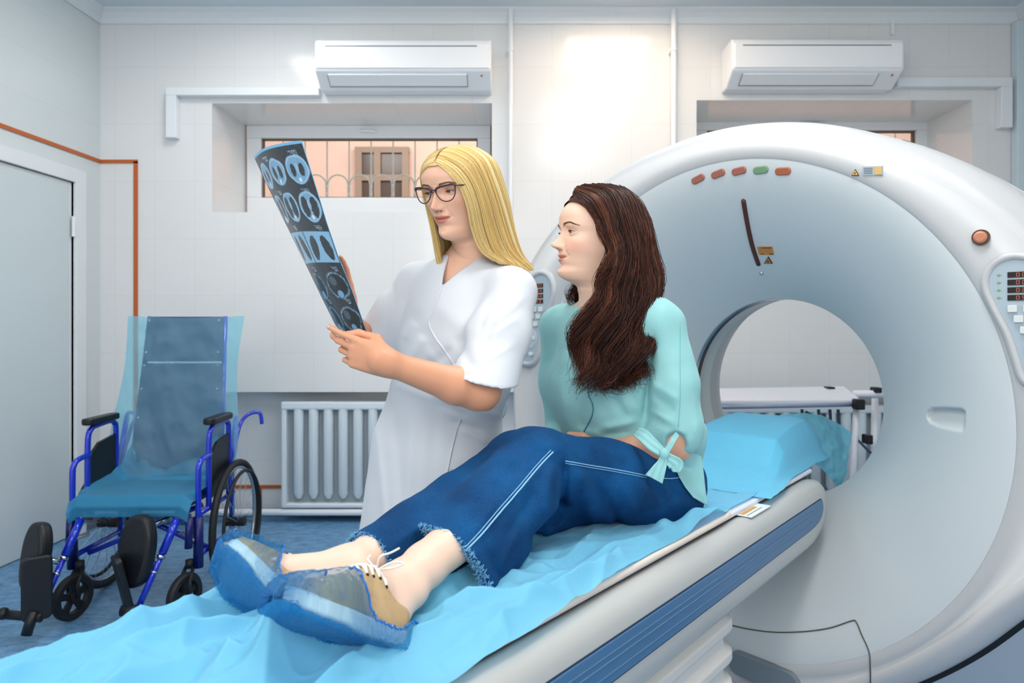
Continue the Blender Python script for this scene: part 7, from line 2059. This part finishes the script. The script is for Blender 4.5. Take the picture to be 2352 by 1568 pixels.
def shoe(Hh, Tt, side, roll_n, tag_):
    f = (Tt - Hh).normalized(); L_ = (Tt - Hh).length + .022; o_ = Hh - f * .016
    up_ = (roll_n - f * roll_n.dot(f)).normalized(); lat = f.cross(up_)          # lat = local x
    M = Matrix(((lat.x, f.x, up_.x, o_.x), (lat.y, f.y, up_.y, o_.y), (lat.z, f.z, up_.z, o_.z), (0, 0, 0, 1)))
    Mn = np.array(M)
    def TW(A): return A.reshape(-1, 3) @ Mn[:3, :3].T + Mn[:3, 3]
    nt, na = 90, 56
    t = np.linspace(0, 1, nt)[:, None] + np.zeros((1, na)); a = np.linspace(-math.pi, math.pi, na + 1)[:-1][None, :] + np.zeros((nt, 1))   # a = 0 top, +-pi bottom
    zb = -.030 + .010 * np.clip((t - .75) / .25, 0, 1) ** 2
    # sole: rounded slab
    hw = half_w(t) + .002; x = cen_x(t, side) + hw * np.sign(np.sin(a)) * np.abs(np.sin(a)) ** .35; z = zb + .011 + .012 * np.sign(np.cos(a)) * np.abs(np.cos(a)) ** .35
    V = TW(np.stack([x, t * L_, z], -1)); so_ = link_mesh('sole', V, grid_faces(nt, na, closed_v=True), M_sole, pat)
    # upper: from sole top up, open at the ankle
    top = np.interp(t, [0, .04, .12, .25, .38, .5, .65, .8, .92, 1.0], [.034, .042, .044, .046, .064, .062, .044, .030, .018, .004])
    b2 = np.linspace(-1, 1, na)[None, :] + np.zeros((nt, 1))
    opn = np.interp(t, [0, .05, .20, .30, .34, 1], [.58, .62, .58, .34, .0, .0])      # half opening in param space
    aa = np.sign(b2) * (opn + (1 - opn) * np.abs(b2)); aa = np.where(np.abs(b2) < 1e-6, opn, aa)
    an = aa * math.pi / 2
    x = cen_x(t, side) + (half_w(t) - .001) * np.sign(np.sin(an)) * np.abs(np.sin(an)) ** .8; z = zb + .018 + (top + .006) * np.cos(an) ** .75
    Vg = np.stack([x, t * L_ * .985 + .001, z], -1)
    q = grid_faces(nt, na); mid = na // 2 - 1
    # drop the faces that would bridge the ankle opening
    iu = q[:, 0] // na; iv = q[:, 0] % na; keep = ~((iv == mid) & (opn[np.minimum(iu, nt - 1), 0] > .01))
    upo = link_mesh('shoe_upper', TW(Vg), q[keep], M_suede, pat, solid=.0022)
    def pt(tt, bb, lift=0.0):
        op = float(np.interp(tt, [0, .05, .20, .30, .34, 1], [.58, .62, .58, .34, .0, .0])); s_ = 1 if bb >= 0 else -1; A_ = s_ * (op + (1 - op) * abs(bb)) * math.pi / 2
        tp_ = float(np.interp(tt, [0, .04, .12, .25, .38, .5, .65, .8, .92, 1.0], [.034, .042, .044, .046, .064, .062, .044, .030, .018, .004])); zb_ = -.030 + .010 * max(0, (tt - .75) / .25) ** 2
        xx = float(cen_x(tt, side)) + (float(half_w(tt)) - .001) * (1 if math.sin(A_) >= 0 else -1) * abs(math.sin(A_)) ** .8; zz = zb_ + .018 + (tp_ + .006) * math.cos(A_) ** .75
        return M @ Vector((xx * (1 + lift * 8), tt * L_ * .985, zz + lift))
    # laces and eyelets
    lc = MB(); ho = MB(); rows = [.33, .39, .45, .51, .57]
    for i, tt in enumerate(rows):
        for s_ in (-1, 1):
            e = pt(tt, .46 * s_, .001); ho.ball(e, .0028, 8, 6)
            if i < 4: e2 = pt(rows[i + 1], -.46 * s_, .001); mdp = pt(tt + .03, 0.05 * s_, .006); lc.tube(smooth_path([e, pt(tt + .012, .2 * s_, .0045), mdp, pt(tt + .05, -.2 * s_, .0045), e2], 4), .0017, 6)
        lc.tube(smooth_path([pt(tt, .46, .001), pt(tt, .2, .004), pt(tt, -.2, .004), pt(tt, -.46, .001)], 4), .0017, 6)
    k0 = pt(.34, 0.0, .010)
    for s_ in (-1, 1):
        lc.tube(smooth_path([k0, k0 + lat * .016 * s_ + up_ * .012 - f * .01, k0 + lat * .034 * s_ + up_ * .010 - f * .016, k0 + lat * .032 * s_ - f * .002, k0 + lat * .012 * s_, k0], 6), .0016, 6)
        lc.tube(smooth_path([k0, k0 + lat * .012 * s_ + up_ * .014 + f * .01, k0 + lat * .022 * s_ + up_ * .022 + f * .0 * s_, k0 + lat * .030 * s_ + up_ * .030 - f * .008], 5), .0015, 6)
    lc.ball(k0, .004, 8, 6)
    lc.build('lace', M_lace, upo, smooth=True); ho.build('eyelet', M_hole, upo, smooth=True)
    # tongue
    V = []; 
    for tt in np.linspace(.34, .6, 10):
        for b_ in (-.9, -.45, 0, .45, .9):
            p = pt(float(tt), 0, -.001); V.append(p + lat * b_ * .016 - up_ * (abs(b_) * .004))
    link_mesh('tongue', V, grid_faces(10, 5), M_suede, pat, solid=.002)
    # polythene cover: bag round the sole, gathered in a frilled elastic edge
    nt, na = 220, 200
    t = np.linspace(-.035, 1.045, nt)[:, None] + np.zeros((1, na)); b2 = np.linspace(-1, 1, na)[None, :] + np.zeros((nt, 1))   # b2 = 0 under the sole
    tc = np.clip(t, .0, 1.0)
    ext = np.interp(t, [-.04, 0, .20, .42, .50, .57, .64, .70, 1.05], [.72, .66, .53, .52, .56, .66, .88, 1.0, 1.0])   # how far up it wraps
    an = b2 * ext * math.pi
    top_ = np.interp(tc, [0, .04, .12, .25, .38, .5, .65, .8, .92, 1.0], [.038, .045, .050, .052, .068, .067, .052, .037, .026, .012]) + .006
    endk = np.sqrt(np.clip(1 - np.clip((t - 1.0) / .045, 0, 1) ** 2 - np.clip((-t) / .035, 0, 1) ** 2, 0, 1))
    hw = (half_w(np.clip(tc, .05, .94)) + .008) * endk + .0015; zb = -.036 + .010 * np.clip((tc - .75) / .25, 0, 1) ** 2
    cs = -np.cos(an)                                      # -1 bottom, +1 top
    x = cen_x(tc, side) + hw * np.sign(np.sin(an)) * np.abs(np.sin(an)) ** .6
    zlow = zb + .012 - .012 * np.abs(cs) ** .5 * endk; zup = zb + .012 + (top_ + .012) * np.abs(cs) ** .85 * endk
    z = np.where(cs < 0, zlow, zup)
    e = np.clip((np.abs(b2) - .72) / .28, 0, 1) * np.clip((.70 - t) / .06, 0, 1)   # towards the elastic
    wr = .0026 * ridge(t * 34 + b2 * 6, b2 * 3 + t * 2, 71 + int(side)) + .0012 * fbm(t * 50, b2 * 26, 0 * t, 73, 2) + .0014 * e * np.sin(t * 150 + 3 * np.sin(t * 40)) 
    toe = np.clip((t - .88) / .12, 0, 1); wr = wr + toe * .002 * fbm(t * 40, b2 * 40, 0 * t, 79, 2)
    wr = wr * np.where(np.abs(b2) < .36, .35, 1.0)
    x = x * (1 + wr * 9) ; z = z + wr * np.where(cs < 0, -1.1, 1)
    V = TW(np.stack([x, t * L_ - 0.0, z], -1))
    al = .16 * (1 - .6 * ((np.abs(b2) > .34) & (np.abs(b2) < .54))) + .30 * np.clip(ridge(t * 30 + b2 * 5, b2 * 4, 75) - .6, 0, 1) + .35 * e ** 2 + .25 * toe + .55 * (np.abs(b2) < .34) + .12 * (np.abs(b2) > .55) * 1.0
    link_mesh('shoe_cover', V, grid_faces(nt, na), M_cov, pat, colors=np.repeat(np.clip(al, 0, .92).reshape(-1, 1), 3, 1))
    ed = MB()
    for s_ in (0, na - 1):
        row = V.reshape(nt, na, 3)[:, s_]; k = t[:, 0] < .66
        ed.tube([Vector(p) for p in row[k][::2]], .0014, 6)
    ed.build('elastic_edge', mat('cover_elastic_blue', (28, 110, 196), .35), pat, smooth=True)
# toes point up and towards the viewer's left; soles face the foot of the table
shoe(Hl_l, Tl, -1, UP_L, 'near'); shoe(Hl_r, Tr, 1, UP_R, 'far')
